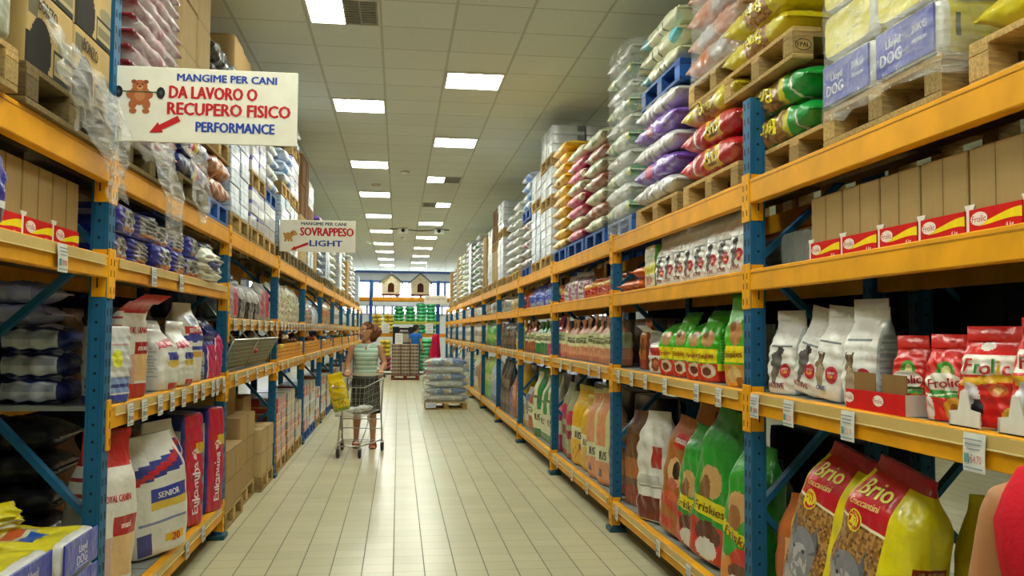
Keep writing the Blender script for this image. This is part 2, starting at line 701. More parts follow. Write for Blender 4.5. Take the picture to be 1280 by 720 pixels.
# ------------------------------------------------------------------ pallet racking
def post_mesh(ht, s):
    """s = +1: rack on the right (aisle face looks to -x); 4 cm slots down both faces"""
    b = MB()
    W, D = 0.09, 0.075
    b.box((s * D / 2, W / 2, ht / 2), (D, W, ht), BLUE)
    dk = h('07202f')
    n = int(ht / 0.075)
    for k in range(n):
        z = 0.06 + k * 0.075
        for y in (0.022, 0.068):
            b.box((-s * 0.0005, y, z), (0.002, 0.011, 0.034), dk)
        b.box((s * D * 0.52, -0.0005, z + 0.03), (0.011, 0.002, 0.012), dk)
    b.box((s * D * 0.22, -0.001, ht / 2), (0.006, 0.002, ht), h('1a587f'))
    b.box((s * D * 0.82, -0.001, ht / 2), (0.006, 0.002, ht), h('1a587f'))
    return b.mesh('post', ['paint'])


_pm = {}


def pmesh(ht, s):
    if (ht, s) not in _pm:
        _pm[(ht, s)] = post_mesh(ht, s)
    return _pm[(ht, s)]


def rack(name, label, x, s, ks, levels, tall, decks=True):
    """levels: bay index -> list of (z top, height, rail, deck)"""
    root = empty(name, (x, Y0, 0))
    tag(root, label, 'pallet rack')
    bp = MB()
    bp.box((s * 0.04, 0.045, 0.018), (0.13, 0.15, 0.036), h('24505c'), bev=0.004)
    bpm = bp.mesh('base', ['paint'])
    br = {}
    for k in ks:
        y = k * BAY
        ht = tall.get(k, 2.335)
        for rear in (0, 1):
            p = link('post', pmesh(ht if not rear else max(ht, 2.335), s), root, (s * (RD - 0.075) * rear, y, 0))
            link('base_plate', bpm, p)
        for kind, (za, zb) in enumerate(((0.12, 0.70), (0.74, 1.34), (1.38, 1.90), (1.94, 2.45))):
            if zb > ht + 0.2:
                continue
            xa, xb = (s * 0.07, s * (RD - 0.07))
            if kind % 2 == 0:
                xa, xb = xb, xa
            key = (kind,)
            if key not in br:
                m = MB()
                m.beam((xa, 0.045, za), (xb, 0.045, zb), 0.028, 0.05, BLUE, up=(0, 1, 0))
                br[key] = m.mesh('brace', ['paint'])
            link('brace', br[key], root, (0, y, 0))
    cache = {}
    for k in ks[:-1]:
        y = k * BAY + 0.09
        for (zt, hh, rail, deck) in levels(k):
            key = (zt, hh, rail)
            if key not in cache:
                m = MB()
                m.box((s * 0.022, 1.355, zt - hh / 2), (0.05, 2.71, hh), YEL, bev=0.004)
                m.box((-s * 0.0035, 1.355, zt - 0.018), (0.002, 2.70, 0.004), h('b27c0a'))
                cs = []
                for yy in (-0.0225, 2.71 + 0.0225):
                    c = MB()
                    c.box((s * 0.019, yy, zt - hh / 2 - 0.03), (0.056, 0.0435, hh + 0.12), YEL, bev=0.002)
                    for zz in (-0.075, 0.0, 0.05):
                        c.box((-s * 0.0095, yy, zt - hh / 2 - 0.03 + zz), (0.002, 0.006, 0.03), h('3a2a08'))
                    if yy > 0:
                        ys = yy - 0.0235
                        c.box((s * 0.034, ys, zt - hh / 2 - 0.03), (0.06, 0.003, hh + 0.11), YEL)
                        c.box((s * 0.040, ys - 0.002, zt - hh / 2 - 0.07), (0.006, 0.002, 0.05), h('2a1c06'))
                    cs.append(c.mesh('conn', ['paint']))
                r = None
                if rail:
                    r = MB()
                    r.box((-s * 0.008, 1.355, zt - 0.026), (0.006, 2.6, 0.040), h('c9ad66'))
                    r.box((-s * 0.013, 1.355, zt - 0.046), (0.006, 2.6, 0.004), h('e0cd94'))
                rb = MB()
                rb.box((s * (RD - 0.022), 1.355, zt - hh / 2), (0.05, 2.71, hh), YEL)
                dk = MB()
                dk.box((s * RD / 2, 1.355, zt - 0.012), (RD - 0.1, 2.70, 0.02), h('8d918c'))
                for q in range(1, 6):
                    dk.box((s * RD / 2, q * 2.7 / 6, zt - 0.0015), (RD - 0.1, 0.008, 0.002), h('6a6e6a'))
                cache[key] = (m.mesh('beam', ['paint']), cs, r.mesh('rail', ['plain']) if r else None,
                              rb.mesh('rear_beam', ['paint']), dk.mesh('deck', ['paint']))
            a = cache[key]
            bo = link('beam', a[0], root, (0, y, 0))
            for cm in a[1]:
                link('beam_connector', cm, bo)
            if a[2]:
                link('label_rail', a[2], bo)
            link('rear_beam', a[3], root, (0, y, 0))
            if deck:
                link('deck', a[4], root, (0, y, 0))
    return root


R4, R3, R2, RT = 0.244, 1.286, 1.875, 2.317
L4, L3, L2, LT, L2B, L3B = 0.263, 1.214, 1.888, 2.324, 1.650, 1.221


def lev_r(k):
    return [(R4, 0.108, True, True), (R3, 0.106, True, True), (R2, 0.101, False, True), (RT, 0.117, False, False)]


def lev_l(k):
    if k < 0:
        return [(L2, 0.101, True, True), (LT, 0.115, False, False)]
    if k == 0:
        return [(L4, 0.12, True, True), (L3, 0.105, True, True), (L2, 0.101, True, True), (LT, 0.115, False, False)]
    return [(L3B, 0.113, True, True), (L2B, 0.095, True, True), (LT, 0.115, False, False)]


rack('pallet_rack', 'long yellow and blue pallet rack lining the right side of the aisle', XR, 1, list(range(-1, 11)), lev_r, {0: 2.72})
rack('pallet_rack', 'long yellow and blue pallet rack lining the left side, hung with two signs', XL, -1, list(range(-1, 11)), lev_l, {0: 3.9})


def lev_back(k):
    return [(R3 - 0.05, 0.106, False, True), (R2 + 0.1, 0.1, False, True), (RT, 0.117, False, True)]


rack('pallet_rack', 'dim rack standing back to back behind the right rack, seen through the bays', 2.56, 1, list(range(-1, 4)), lev_back, {})
rack('pallet_rack', 'dark rack standing back to back behind the left rack', -2.16, -1, list(range(-1, 4)), lev_back, {})
rack('pallet_rack', 'rack across the neighbouring aisle, glimpsed through the right rack', 7.3, 1, list(range(0, 6)), lev_back, {})


# ------------------------------------------------------------------ hanging signs
def sign_board(y, label, lines, z0, pole):
    x0, x1, hh, t = XL - 0.002, XL + 0.803, 0.345, 0.012
    W = x1 - x0
    root = empty('hanging_sign', (x0, y, z0))
    tag(root, label, 'sign', 'aisle signs')
    b = MB()
    b.box((W / 2, 0, hh / 2), (W, t, hh), h('eceadb'), bev=0.002)
    b.build('sign_board', 'plain', root)
    f = -t / 2 - 0.0015
    for (s, cxx, cz, size, width, col) in lines:
        lt = MB()
        for q, (dx, dz) in enumerate(((-0.06, 0), (0, 0.03), (0.06, 0), (0, -0.03))):
            lt.text(s, plane_text((cxx * W + dx * size, f - 0.00004 * q, cz * hh + dz * size), (1, 0, 0), (0, 0, 1), size, width=width * W - 0.12 * size, s=s), col)
        lt.build('lettering', 'plain', root)
    return root, W, hh, f


RED, NAVY = h('c01824'), h('2446a8')
s1, W, hh, f = sign_board(4.2, 'large white sign reading da lavoro o recupero fisico with red arrow', [
    ('MANGIME PER CANI', 0.605, 0.875, 0.033, 0.555, NAVY),
    ('DA LAVORO O', 0.53, 0.675, 0.055, 0.49, RED),
    ('RECUPERO FISICO', 0.62, 0.455, 0.055, 0.685, RED),
    ('PERFORMANCE', 0.655, 0.22, 0.045, 0.44, NAVY)], 2.412, False)


def disc(b, c, r, col, y, n=18, sx=1.0):
    v = [(c[0], y, c[1])] + [(c[0] + sx * r * math.cos(2 * math.pi * k / n), y, c[1] + r * math.sin(2 * math.pi * k / n)) for k in range(n)]
    b.add(v, [(0, 1 + k, 1 + (k + 1) % n) for k in range(n)], col)


def arrow(root, tip, tail, y, name='red_arrow'):
    d = np.array([tail[0] - tip[0], tail[1] - tip[1]])
    L = np.linalg.norm(d)
    d /= L
    n = np.array([-d[1], d[0]])
    t = np.array(tip)
    hw, hl, sw = 0.026, 0.055, 0.0125
    P = [t, t + d * hl + n * hw, t + d * hl + n * sw, t + d * L + n * sw * 1.15, t + d * L - n * sw * 1.15, t + d * hl - n * sw, t + d * hl - n * hw]
    b = MB()
    b.prism([tuple(p) for p in P], ((1, 0, 0), (0, 0, 1), (0, -1, 0)), (0, y, 0), 0.001, h('c2161c'))
    b.build(name, 'plain', root)


arrow(s1, (0.185 * W, 0.12 * hh), (0.345 * W, 0.32 * hh), f)
# a plain weightlifting animal drawn on the board: generic brown beast with a barbell
b = MB()
BR, BD = h('b3663a'), h('3a2218')
ux = 0.128 * W
uz = 0.60 * hh
disc(b, (ux, uz + 0.005), 0.046, BR, f, 20, 1.0)
disc(b, (ux, uz + 0.045), 0.030, BR, f - 0.0003, 18, 1.1)
for s in (-1, 1):
    disc(b, (ux + s * 0.026, uz + 0.066), 0.010, h('8a4a28'), f - 0.0005, 10, 1.2)
    disc(b, (ux + s * 0.030, uz - 0.038), 0.022, BR, f - 0.0004, 14, 0.8)
    disc(b, (ux + s * 0.028, uz - 0.068), 0.012, BR, f - 0.0005, 12, 1.4)
    disc(b, (ux + s * 0.042, uz + 0.008), 0.018, BR, f - 0.0006, 12, 0.9)
    disc(b, (ux + s * 0.011, uz + 0.056), 0.004, BD, f - 0.0009, 8)
disc(b, (ux, uz + 0.040), 0.010, h('d79a6a'), f - 0.0008, 12, 1.4)
disc(b, (ux, uz + 0.044), 0.0045, BD, f - 0.0011, 8, 1.4)
disc(b, (ux, uz + 0.004), 0.026, h('c58050'), f - 0.0007, 16, 0.9)
b.box((ux, f - 0.0012, uz + 0.020), (0.19, 0.0006, 0.005), h('3e5a3c'))
for s in (-1, 1):
    disc(b, (ux + s * 0.092, uz + 0.018), 0.027, h('1b1c20'), f - 0.0015, 18, 0.68)
    disc(b, (ux + s * 0.092, uz + 0.018), 0.010, h('4a4c52'), f - 0.0018, 12, 0.68)
b.build('printed_beast', 'plain', s1)
bk = MB()
bk.box((0.03, 0.009, 0.17), (0.08, 0.006, 0.03), h('8a8f92'))
bk.build('bracket', 'paint', s1)

s2, W, hh, f = sign_board(9.85, 'smaller looking white sign reading sovrappeso light, farther down the aisle', [
    ('MANGIME PER CANI', 0.575, 0.89, 0.032, 0.60, h('3a4560')),
    ('SOVRAPPESO', 0.62, 0.64, 0.088, 0.715, RED),
    ('LIGHT', 0.61, 0.275, 0.062, 0.44, NAVY)], 2.408, True)
arrow(s2, (0.145 * W, 0.05 * hh), (0.375 * W, 0.265 * hh), f)
b = MB()
TN = h('c08a3c')
ux, uz = 0.135 * W, 0.50 * hh
disc(b, (ux - 0.02, uz - 0.005), 0.040, TN, f, 18, 1.15)
disc(b, (ux + 0.035, uz + 0.028), 0.030, TN, f - 0.0003, 16, 1.05)
disc(b, (ux + 0.060, uz + 0.018), 0.014, h('d6a45c'), f - 0.0006, 12, 1.3)
disc(b, (ux + 0.072, uz + 0.022), 0.005, BD, f - 0.0008, 8)
disc(b, (ux + 0.016, uz + 0.03), 0.014, h('8a5c22'), f - 0.0007, 12, 0.7)
for dx in (-0.05, -0.015, 0.015):
    disc(b, (ux + dx, uz - 0.05), 0.017, TN, f - 0.0004, 12, 0.8)
disc(b, (ux - 0.066, uz + 0.02), 0.014, TN, f - 0.0002, 10, 0.7)
b.build('printed_dog', 'plain', s2)
bk = MB()
bk.tube([(-0.012, 0.012, -0.085), (-0.012, 0.012, 0.34)], 0.009, h('8a8f92'))
bk.build('mounting_pole', 'steel', s2)

s3 = empty('hanging_sign', (0.88, 31.4, 2.50))
tag(s3, 'small far white sign with a red line of text above the green sacks', 'sign', 'aisle signs')
b = MB()
b.box((0.40, 0, 0.15), (0.80, 0.012, 0.30), h('d9d6cc'), bev=0.002)
b.build('sign_board', 'plain', s3)
b = MB()
b.text('SECCHI GATTO', plane_text((0.40, -0.008, 0.18), (1, 0, 0), (0, 0, 1), 0.075, width=0.66, s='SECCHI GATTO'), h('9c4a48'))
b.build('lettering', 'plain', s3)
b = MB()
for x in (0.06, 0.74):
    b.tube([(x, 0, 0.30), (x, 0, CEIL - 2.50)], 0.004, h('b0b0b0'), n=4)
b.build('hanging_wire', 'steel', s3)
# ------------------------------------------------------------------ goods: printed bags
FACES = ('F', 'R', 'B', 'L')


class BagShape:
    """w along x (front looks to -y), d along y, hh up"""

    def __init__(self, w, d, hh, kind='stand', seed=0, wob=0.006, t0=0.70, flop=0.0):
        self.w, self.d, self.hh, self.kind, self.wob, self.t0, self.flop = w, d, hh, kind, wob, t0, flop
        r = np.random.RandomState(seed + 5)
        self.ph = r.rand(8) * 6.28
        self.fq = 2 + r.rand(8) * 5

    def ab(self, t):
        w, d = self.w / 2, self.d / 2
        k = self.kind
        if k == 'stand':
            q = np.clip((t - self.t0) / (1 - self.t0), 0, 1)
            b = d * (0.90 + 0.14 * np.sin(np.pi * np.clip(t / self.t0, 0, 1)) ** 0.8)
            b = b * (0.5 + 0.5 * np.cos(np.pi * np.clip(q * 1.12, 0, 1))) + 0.004
            a = w * (0.93 + 0.09 * np.sin(np.pi * np.clip(t / 0.9, 0, 1)))
            n = 6 - 3 * t
        elif k == 'gather':           # big sack pulled together at the top
            q = np.clip((t - self.t0) / (1 - self.t0), 0, 1)
            g = 0.5 + 0.5 * np.cos(np.pi * q)
            b = d * (0.92 + 0.12 * np.sin(np.pi * np.clip(t, 0, 1))) * (0.13 + 0.87 * g)
            a = w * (0.93 + 0.09 * np.sin(np.pi * np.clip(t / 0.9, 0, 1))) * (0.74 + 0.26 * g)
            n = 5 - 2.6 * t
        elif k == 'tied':             # film bag knotted near its top, the tail flaring out
            q = np.clip((t - 0.58) / 0.24, 0, 1)
            g = 0.5 + 0.5 * np.cos(np.pi * q)
            fl = np.clip((t - 0.82) / 0.18, 0, 1)
            a = w * (0.95 + 0.06 * np.sin(np.pi * np.clip(t / 0.6, 0, 1))) * (0.22 + 0.78 * g) + w * 0.26 * fl
            b = d * (0.94 + 0.10 * np.sin(np.pi * np.clip(t / 0.6, 0, 1))) * (0.20 + 0.80 * g) * (1 - 0.6 * fl)
            n = 5 - 2.5 * t
        elif k == 'brick':
            b = d * (0.95 + 0.05 * np.sin(np.pi * t))
            a = w * (0.96 + 0.04 * np.sin(np.pi * t))
            n = 7 + 0 * t
            e = np.clip(np.minimum(t, 1 - t) / 0.05, 0, 1)
            rr = 0.90 + 0.10 * np.sqrt(1 - (1 - e) ** 2)
            a, b = a * rr, b * rr
        else:                         # pillow, both ends flat seams
            e = np.clip(1 - np.abs(2 * t - 1) ** 3.2, 0, 1) ** 0.55
            b = d * e + 0.004
            a = w * (0.93 + 0.05 * (1 - e)) * (0.98 + 0.04 * np.sin(np.pi * t))
            n = 2.8 + 0 * t
        if k in ('stand', 'gather', 'tied'):
            e = np.clip(t / 0.035, 0, 1)
            rr = 0.88 + 0.12 * np.sqrt(np.clip(1 - (1 - e) ** 2, 0, 1))
            a, b = a * rr, b * rr
        return a, b, n

    def P(self, face, s, t, off=0.0):
        s, t = np.asarray(s, float), np.asarray(t, float)
        a, b, n = self.ab(np.clip(t, 0, 1))
        r = 1.0 / (np.abs(s) ** n + 1) ** (1.0 / n)
        if face == 'F':
            x, y = s * r, -r
        elif face == 'R':
            x, y = r, s * r
        elif face == 'B':
            x, y = -s * r, r
        else:
            x, y = -r, -s * r
        nrm = {'F': (0, -1), 'R': (1, 0), 'B': (0, 1), 'L': (-1, 0)}[face]
        p, f = self.ph, self.fq
        wb = self.wob * (np.sin(f[0] * x * 1.7 + f[1] * t * 5 + p[0]) + 0.7 * np.sin(f[2] * y * 2 + f[3] * t * 9 + p[1])
                         + 0.5 * np.sin(f[4] * (x + y) * 3 + f[5] * t * 4 + p[2]))
        wb = wb * np.sin(np.pi * np.clip(t * 1.02, 0, 1)) ** 0.5
        X = a * x + nrm[0] * off + wb * x * 0.6
        Y = b * y + nrm[1] * off + wb * np.minimum(1, b / (self.d / 2)) * y
        Z = t * self.hh + 0 * X
        if self.flop:
            q = np.clip((t - self.t0) / (1 - self.t0), 0, 1)
            Y = Y + self.flop * q ** 1.6
            Z = Z - abs(self.flop) * 0.55 * q ** 2
        return np.stack([X, Y, Z], -1)


def in_zone(z, face, s, t):
    fs, typ = z[0], z[1]
    if face not in fs:
        return np.zeros(s.shape, bool)
    if typ == 'r':
        return (s >= z[2]) & (s <= z[3]) & (t >= z[4]) & (t <= z[5])
    if typ == 'e':
        return ((s - z[2]) / z[4]) ** 2 + ((t - z[3]) / z[5]) ** 2 <= 1
    if typ == 'd':      # diagonal band: t between lines t = t0 + k*s .. t1 + k*s
        return (t >= z[2] + z[4] * s) & (t <= z[3] + z[4] * s)
    if typ == 'w':      # wavy band
        o = z[4] * np.sin(s * z[5] + z[6])
        return (t >= z[2] + o) & (t <= z[3] + o)
    if typ == 'n':      # small pieces: kibble print
        q = np.abs(np.sin(np.round(s * 41) * 12.9898 + np.round(t * 97) * 78.233 + z[6] * 31.7) * 43758.5453) % 1.0
        return (s >= z[2]) & (s <= z[3]) & (t >= z[4]) & (t <= z[5]) & (q < z[6])
    return np.zeros(s.shape, bool)


def bag_body(mb, sh, design, lod=2, mat=0):
    nf, ns, nt = {4: (40, 20, 72), 3: (22, 10, 44), 2: (14, 6, 24), 1: (8, 4, 12), 0: (5, 3, 8)}[lod]
    tt = np.linspace(0, 1, nt + 1)
    if sh.kind == 'pillow':
        tt = 0.5 - 0.5 * np.cos(np.pi * tt) * (0.55 + 0.45 * np.abs(np.cos(np.pi * tt)))
    elif sh.kind in ('stand', 'gather', 'brick', 'tied'):
        tt = np.concatenate([[0, 0.012], tt[1:]])
        if sh.kind == 'brick':
            tt = np.concatenate([tt[:-1], [0.985, 1.0]])
    V, F, C = [], [], []
    cols = []
    for face in FACES:
        n = nf if face in 'FB' else ns
        for k in range(n):
            cols.append((face, -1 + 2 * k / n, -1 + 2 * (k + 1) / n))
    nc = len(cols)
    for (face, s0, s1) in cols:
        V.append(sh.P(face, np.full(len(tt), s0), tt))
    V = np.stack(V, 0)                      # nc, nt+1, 3
    rows = len(tt)
    idx = np.arange(nc * rows).reshape(nc, rows)
    tm = (tt[:-1] + tt[1:]) / 2
    for c, (face, s0, s1) in enumerate(cols):
        c2 = (c + 1) % nc
        s = np.full(rows - 1, (s0 + s1) / 2)
        colr = np.tile(np.array(design['base'], float), (rows - 1, 1))
        for z in design.get('zones', ()):
            m = in_zone(z, face, s, tm)
            colr[m] = z[-1]
        for j in range(rows - 1):
            F.append((idx[c, j], idx[c2, j], idx[c2, j + 1], idx[c, j + 1]))
            C.append(lin(colr[j]))
    mb.add(V.reshape(-1, 3), F, C, mat, True)
    mb.add(V[:, 0], [tuple(range(nc))[::-1]], lin_direct(design['base']), mat)
    mb.add(V[:, -1], [tuple(range(nc))], lin_direct(design.get('top', design['base'])), mat)


def lin_direct(c):
    return [lin(c)]


def bag_prints(mb, sh, design, off=0.0025, mat=0):
    n = 0
    for (face, s, sc, tc, size, col, *rest) in design.get('texts', ()):
        rot = rest[0] if rest else 0.0
        width = rest[1] if len(rest) > 1 else None
        g, f = glyphs(s)
        sq = 1.0
        if width:
            sq = width / ((g[:, 0].max() - g[:, 0].min()) * size)
        half = (sh.w if face in 'FB' else sh.d) / 2
        for bx in (-0.045, 0.045):
            x, y = (g[:, 0] * sq + bx) * size, g[:, 1] * size
            xr, yr = x * math.cos(rot) - y * math.sin(rot), x * math.sin(rot) + y * math.cos(rot)
            mb.add(sh.P(face, np.clip(sc + xr / half, -1.15, 1.15), tc + yr / sh.hh, off + 0.002), f, lin_rep(col, len(f)), mat)
        n += 1
    for (face, sc, tc, rx, ry, col) in design.get('discs', ()):
        half = (sh.w if face in 'FB' else sh.d) / 2
        K = 18
        an = np.arange(K) * 2 * math.pi / K
        for rr in (1.0,):
            ss = np.concatenate([[sc], sc + 0.5 * rx / half * np.cos(an), sc + rx / half * np.cos(an)])
            ts = np.concatenate([[tc], tc + 0.5 * ry / sh.hh * np.sin(an), tc + ry / sh.hh * np.sin(an)])
            F = [(0, 1 + k, 1 + (k + 1) % K) for k in range(K)] + [(1 + k, 1 + K + k, 1 + K + (k + 1) % K, 1 + (k + 1) % K) for k in range(K)]
            mb.add(sh.P(face, ss, ts, off - 0.0008), F, lin_rep(col, len(F)), mat)
        n += 1
    for (face, pts, col) in design.get('polys', ()):
        p = np.array(pts, float)
        c = p.mean(0)
        ring = np.concatenate([[c], (p + c) / 2, p])
        K = len(p)
        F = [(0, 1 + k, 1 + (k + 1) % K) for k in range(K)] + [(1 + k, 1 + K + k, 1 + K + (k + 1) % K, 1 + (k + 1) % K) for k in range(K)]
        mb.add(sh.P(face, ring[:, 0], ring[:, 1], off - 0.0012), F, lin_rep(col, len(F)), mat)
        n += 1
    return n


def lin_rep(c, n):
    return [lin(c)] * n


LIE = np.array([[0, 0, 1.0], [-1, 0, 0], [0, -1, 0]])       # standing bag -> lying along x, front up


def make_bag(name, sh, design, lod=2, mat='film', lie=False, parts=True):
    """one bag: body mesh with its printing and its top seam as parts when near enough to be seen"""
    b = MB()
    bag_body(b, sh, design, lod)
    if not parts:
        bag_prints(b, sh, design)
    mats = [mat]

    def fin(m):
        if lie:
            m.V = [(v @ LIE.T) + np.array([-sh.hh / 2, 0, sh.d / 2]) for v in m.V]
        return m
    o = fin(b).build(name, mats)
    if parts:
        for nm, kk in (('badge', 'discs'), ('printed_patch', 'polys'), ('lettering', 'texts')):
            for item in design.get(kk, ()):
                p = MB()
                bag_prints(p, sh, {kk: [item]})
                fin(p).build(nm, mats, o)
        if sh.kind == 'stand':
            q = MB()
            w = sh.w * 0.46
            K = 6
            s = np.linspace(-1, 1, K + 1)
            top = sh.P('F', np.zeros(1), np.ones(1))[0]
            base = np.stack([s * w, np.full(K + 1, top[1]) + 0.004 * np.sin(s * 4), np.full(K + 1, top[2] - 0.012)], 1)
            dirv = np.array([0, sh.flop * 0.8, 0.045])
            ring = np.concatenate([base + [0, -0.0035, 0], base + dirv + [0, -0.0025, 0], base + dirv + [0, 0.0025, 0], base + [0, 0.0035, 0]])
            F = []
            n = K + 1
            for r in range(3):
                for k in range(K):
                    F.append((r * n + k, r * n + k + 1, (r + 1) * n + k + 1, (r + 1) * n + k))
            q.add(ring, F, design.get('top', design['base']), 0, True)
            fin(q).build('top_seal', mats, o)
        elif sh.kind == 'pillow':
            for t in (0, 1):
                q = MB()
                z = -0.025 if t == 0 else sh.hh - 0.008
                q.box((0, 0, z + 0.016), (sh.w * 0.92, 0.008, 0.034), design.get('end', design['base']))
                fin(q).build('end_seam', mats, o)
    return o


# ------------------------------------------------------------------ cartons, trays, pallets
def carton_mesh(w, d, hh, col, tape=True, name='carton'):
    b = MB()
    b.box((0, 0, hh / 2), (w, d, hh), col, bev=0.004)
    return b.mesh(name, ['card'])


def make_carton(w, d, hh, col=h('a98d5f'), tape=h('b89a62'), flap_gap=True, name='cardboard_box'):
    o = link(name, carton_mesh(w, d, hh, col))
    if tape is not None:
        t = MB()
        t.box((0, 0, hh + 0.0008), (w * 0.98, 0.05, 0.0016), tape)
        for s in (-1, 1):
            t.box((s * (w / 2 + 0.0008), 0, hh - 0.03), (0.0016, 0.05, 0.06), tape)
        t.build('packing_tape', 'plain', o)
    if flap_gap:
        t = MB()
        t.box((0, 0, hh + 0.0005), (w * 0.99, 0.003, 0.0022), h('5c4a2c'))
        for s in (-1, 1):
            t.box((0, s * (d / 2 + 0.0004), hh * 0.96), (w * 0.98, 0.001, 0.003), h('7d6640'))
        t.build('flap_seam', 'card', o)
    return o


def pallet_proto(col, L=1.2, W=0.8, far=False, name='wooden_pallet', mat='wood'):
    """L along y, W along x, 14.4 cm high; base at z = 0, centred"""
    rnd = random.Random(hash(col) % 1000)

    def tint(k=0.12):
        f = 1 + rnd.uniform(-k, k)
        return tuple(min(1, c * f) for c in col)
    deck = MB()
    n = 5
    for i in range(n):
        x = -W / 2 + 0.07 + i * (W - 0.14) / (n - 1)
        deck.box((x, 0, 0.133), (0.135 if i % 2 == 0 else 0.095, L, 0.022), tint(), bev=0.002)
    for y in (-L / 2 + 0.07, 0, L / 2 - 0.07):
        deck.box((0, y, 0.111), (W, 0.135, 0.022), tint(), bev=0.002)
    blocks = []
    for y in (-L / 2 + 0.07, 0, L / 2 - 0.07):
        for x in (-W / 2 + 0.05, 0, W / 2 - 0.05):
            blocks.append((x, y))
    if far:
        for (x, y) in blocks:
            deck.box((x, y, 0.061), (0.10, 0.14, 0.078), tint())
        for x in (-W / 2 + 0.05, 0, W / 2 - 0.05):
            deck.box((x, 0, 0.011), (0.10, L, 0.022), tint())
        return deck.build(name, mat)
    o = deck.build(name, mat)
    for (x, y) in blocks:
        b = MB()
        b.box((0, 0, 0), (0.10, 0.14, 0.078), tint(0.2), bev=0.003)
        b.build('block', mat, o, (x, y, 0.061))
    for x in (-W / 2 + 0.05, 0, W / 2 - 0.05):
        b = MB()
        b.box((0, 0, 0), (0.10, L, 0.022), tint(0.2), bev=0.002)
        b.build('runner', mat, o, (x, 0, 0.011))
    return o


WOODC = h('ae925e')
PROTO = {}


def park(o):
    """take a prototype out of the scene until the first copy"""
    return o


def first_or_dup(key, maker, loc, rot, label, cat, group=None, scale=None):
    """the first call places the thing made by maker(), later calls place copies"""
    if key not in PROTO:
        o = maker()
        o.location = loc
        o.rotation_euler = rot
        if scale is not None:
            o.scale = scale
        PROTO[key] = o
        tag(o, label, cat, group)
        return o
    o = dup(PROTO[key], loc, rot, label, group, scale if scale is not None else (1, 1, 1))
    o['category'] = cat
    if not group and 'group' in o:
        del o['group']
    return o


def pallet(x, y, z, label, col='wood', far=False, rotz=0.0):
    c = {'wood': WOODC, 'blue': h('25549a'), 'dark': h('7a6a48'), 'red': h('7a3a30')}[col]
    return first_or_dup(('pallet', col, far), lambda: pallet_proto(c, far=far, mat='paint' if col in ('blue',) else 'wood'), (x, y, z), (0, 0, rotz), label, 'pallet',
                        'pallets on the racks')


SIDE = {1: (XR, 'right'), -1: (XL, 'left')}


def face_rot(s):
    """turn a bag whose front looks to -y so that it looks into the aisle"""
    return -math.pi / 2 if s > 0 else math.pi / 2


def bay_of(y):
    return int(math.floor((y - Y0) / BAY)) + 1        # 0 = the bay nearest the camera


BAYN = ['nearest', 'second', 'third', 'fourth', 'fifth', 'sixth', 'seventh', 'eighth', 'ninth', 'tenth', 'last', 'last']
# ------------------------------------------------------------------ near goods, right rack
WHT, SIL, GRN, LGR = h('e8e8e2'), h('c9cec9'), h('1f9a2e'), h('5cc030')
BRED, YLW, KIB, BRN = h('d31f1c'), h('e6d816'), h('9a6a34'), h('8a4f22')
ORG, PNK, PUR, DBL, CRM = h('e07c20'), h('cf2a68'), h('6a45a8'), h('263a9c'), h('dcd9ae')
SAL, DGR, BLK, GRY = h('e39a70'), h('146a34'), h('15161a'), h('8a8f8c')


def kib(z):      # kibble print: mixed browns
    return [(*z[:2], *z[2:6], 1.1, h('8f6230')), (*z[:2], *z[2:6], 0.35, h('b98a4c')), (*z[:2], *z[2:6], 0.18, h('5a3818'))]


def dog(face, s, t, r, tr, c1, c2, c3=None):   # a soft blot of fur: head, ears, muzzle
    z = [((face,), 'e', s, t, r, tr, c1), ((face,), 'e', s - 0.55 * r, t + 0.75 * tr, 0.32 * r, 0.55 * tr, c2),
         ((face,), 'e', s + 0.6 * r, t + 0.7 * tr, 0.32 * r, 0.55 * tr, c2), ((face,), 'e', s + 0.1 * r, t - 0.35 * tr, 0.45 * r, 0.40 * tr, c3 or c1)]
    return z


def txtlines(face, s0, s1, t0, t1, n, col):
    return [((face,), 'r', s0, s1 - 0.15 * (i % 3), t0 + (t1 - t0) * i / n, t0 + (t1 - t0) * (i + 0.45) / n, col) for i in range(n)]


D = {}
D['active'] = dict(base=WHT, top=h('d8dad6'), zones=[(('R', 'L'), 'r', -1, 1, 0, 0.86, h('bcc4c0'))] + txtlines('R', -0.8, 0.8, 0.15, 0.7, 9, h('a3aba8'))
                   + [('F', 'e', -0.25, 0.40, 0.35, 0.17, h('5c5a58')), ('F', 'e', -0.05, 0.56, 0.22, 0.07, h('3c3a3a')), ('F', 'e', -0.42, 0.24, 0.16, 0.12, h('77736c')),
                      ('F', 'r', -0.75, 0.7, 0.62, 0.645, h('777f80'))],
                   discs=[('F', 0.36, 0.31, 0.034, 0.034, h('d23b4e')), ('F', 0.36, 0.31, 0.027, 0.027, h('b81c1c'))],
                   texts=[('F', 'ACTIVE', -0.30, 0.115, 0.024, h('8c2434'), 0, 0.115), ('F', 'LIGHT', 0.36, 0.335, 0.009, WHT), ('F', '1,50', 0.36, 0.295, 0.012, h('f4d040'))])
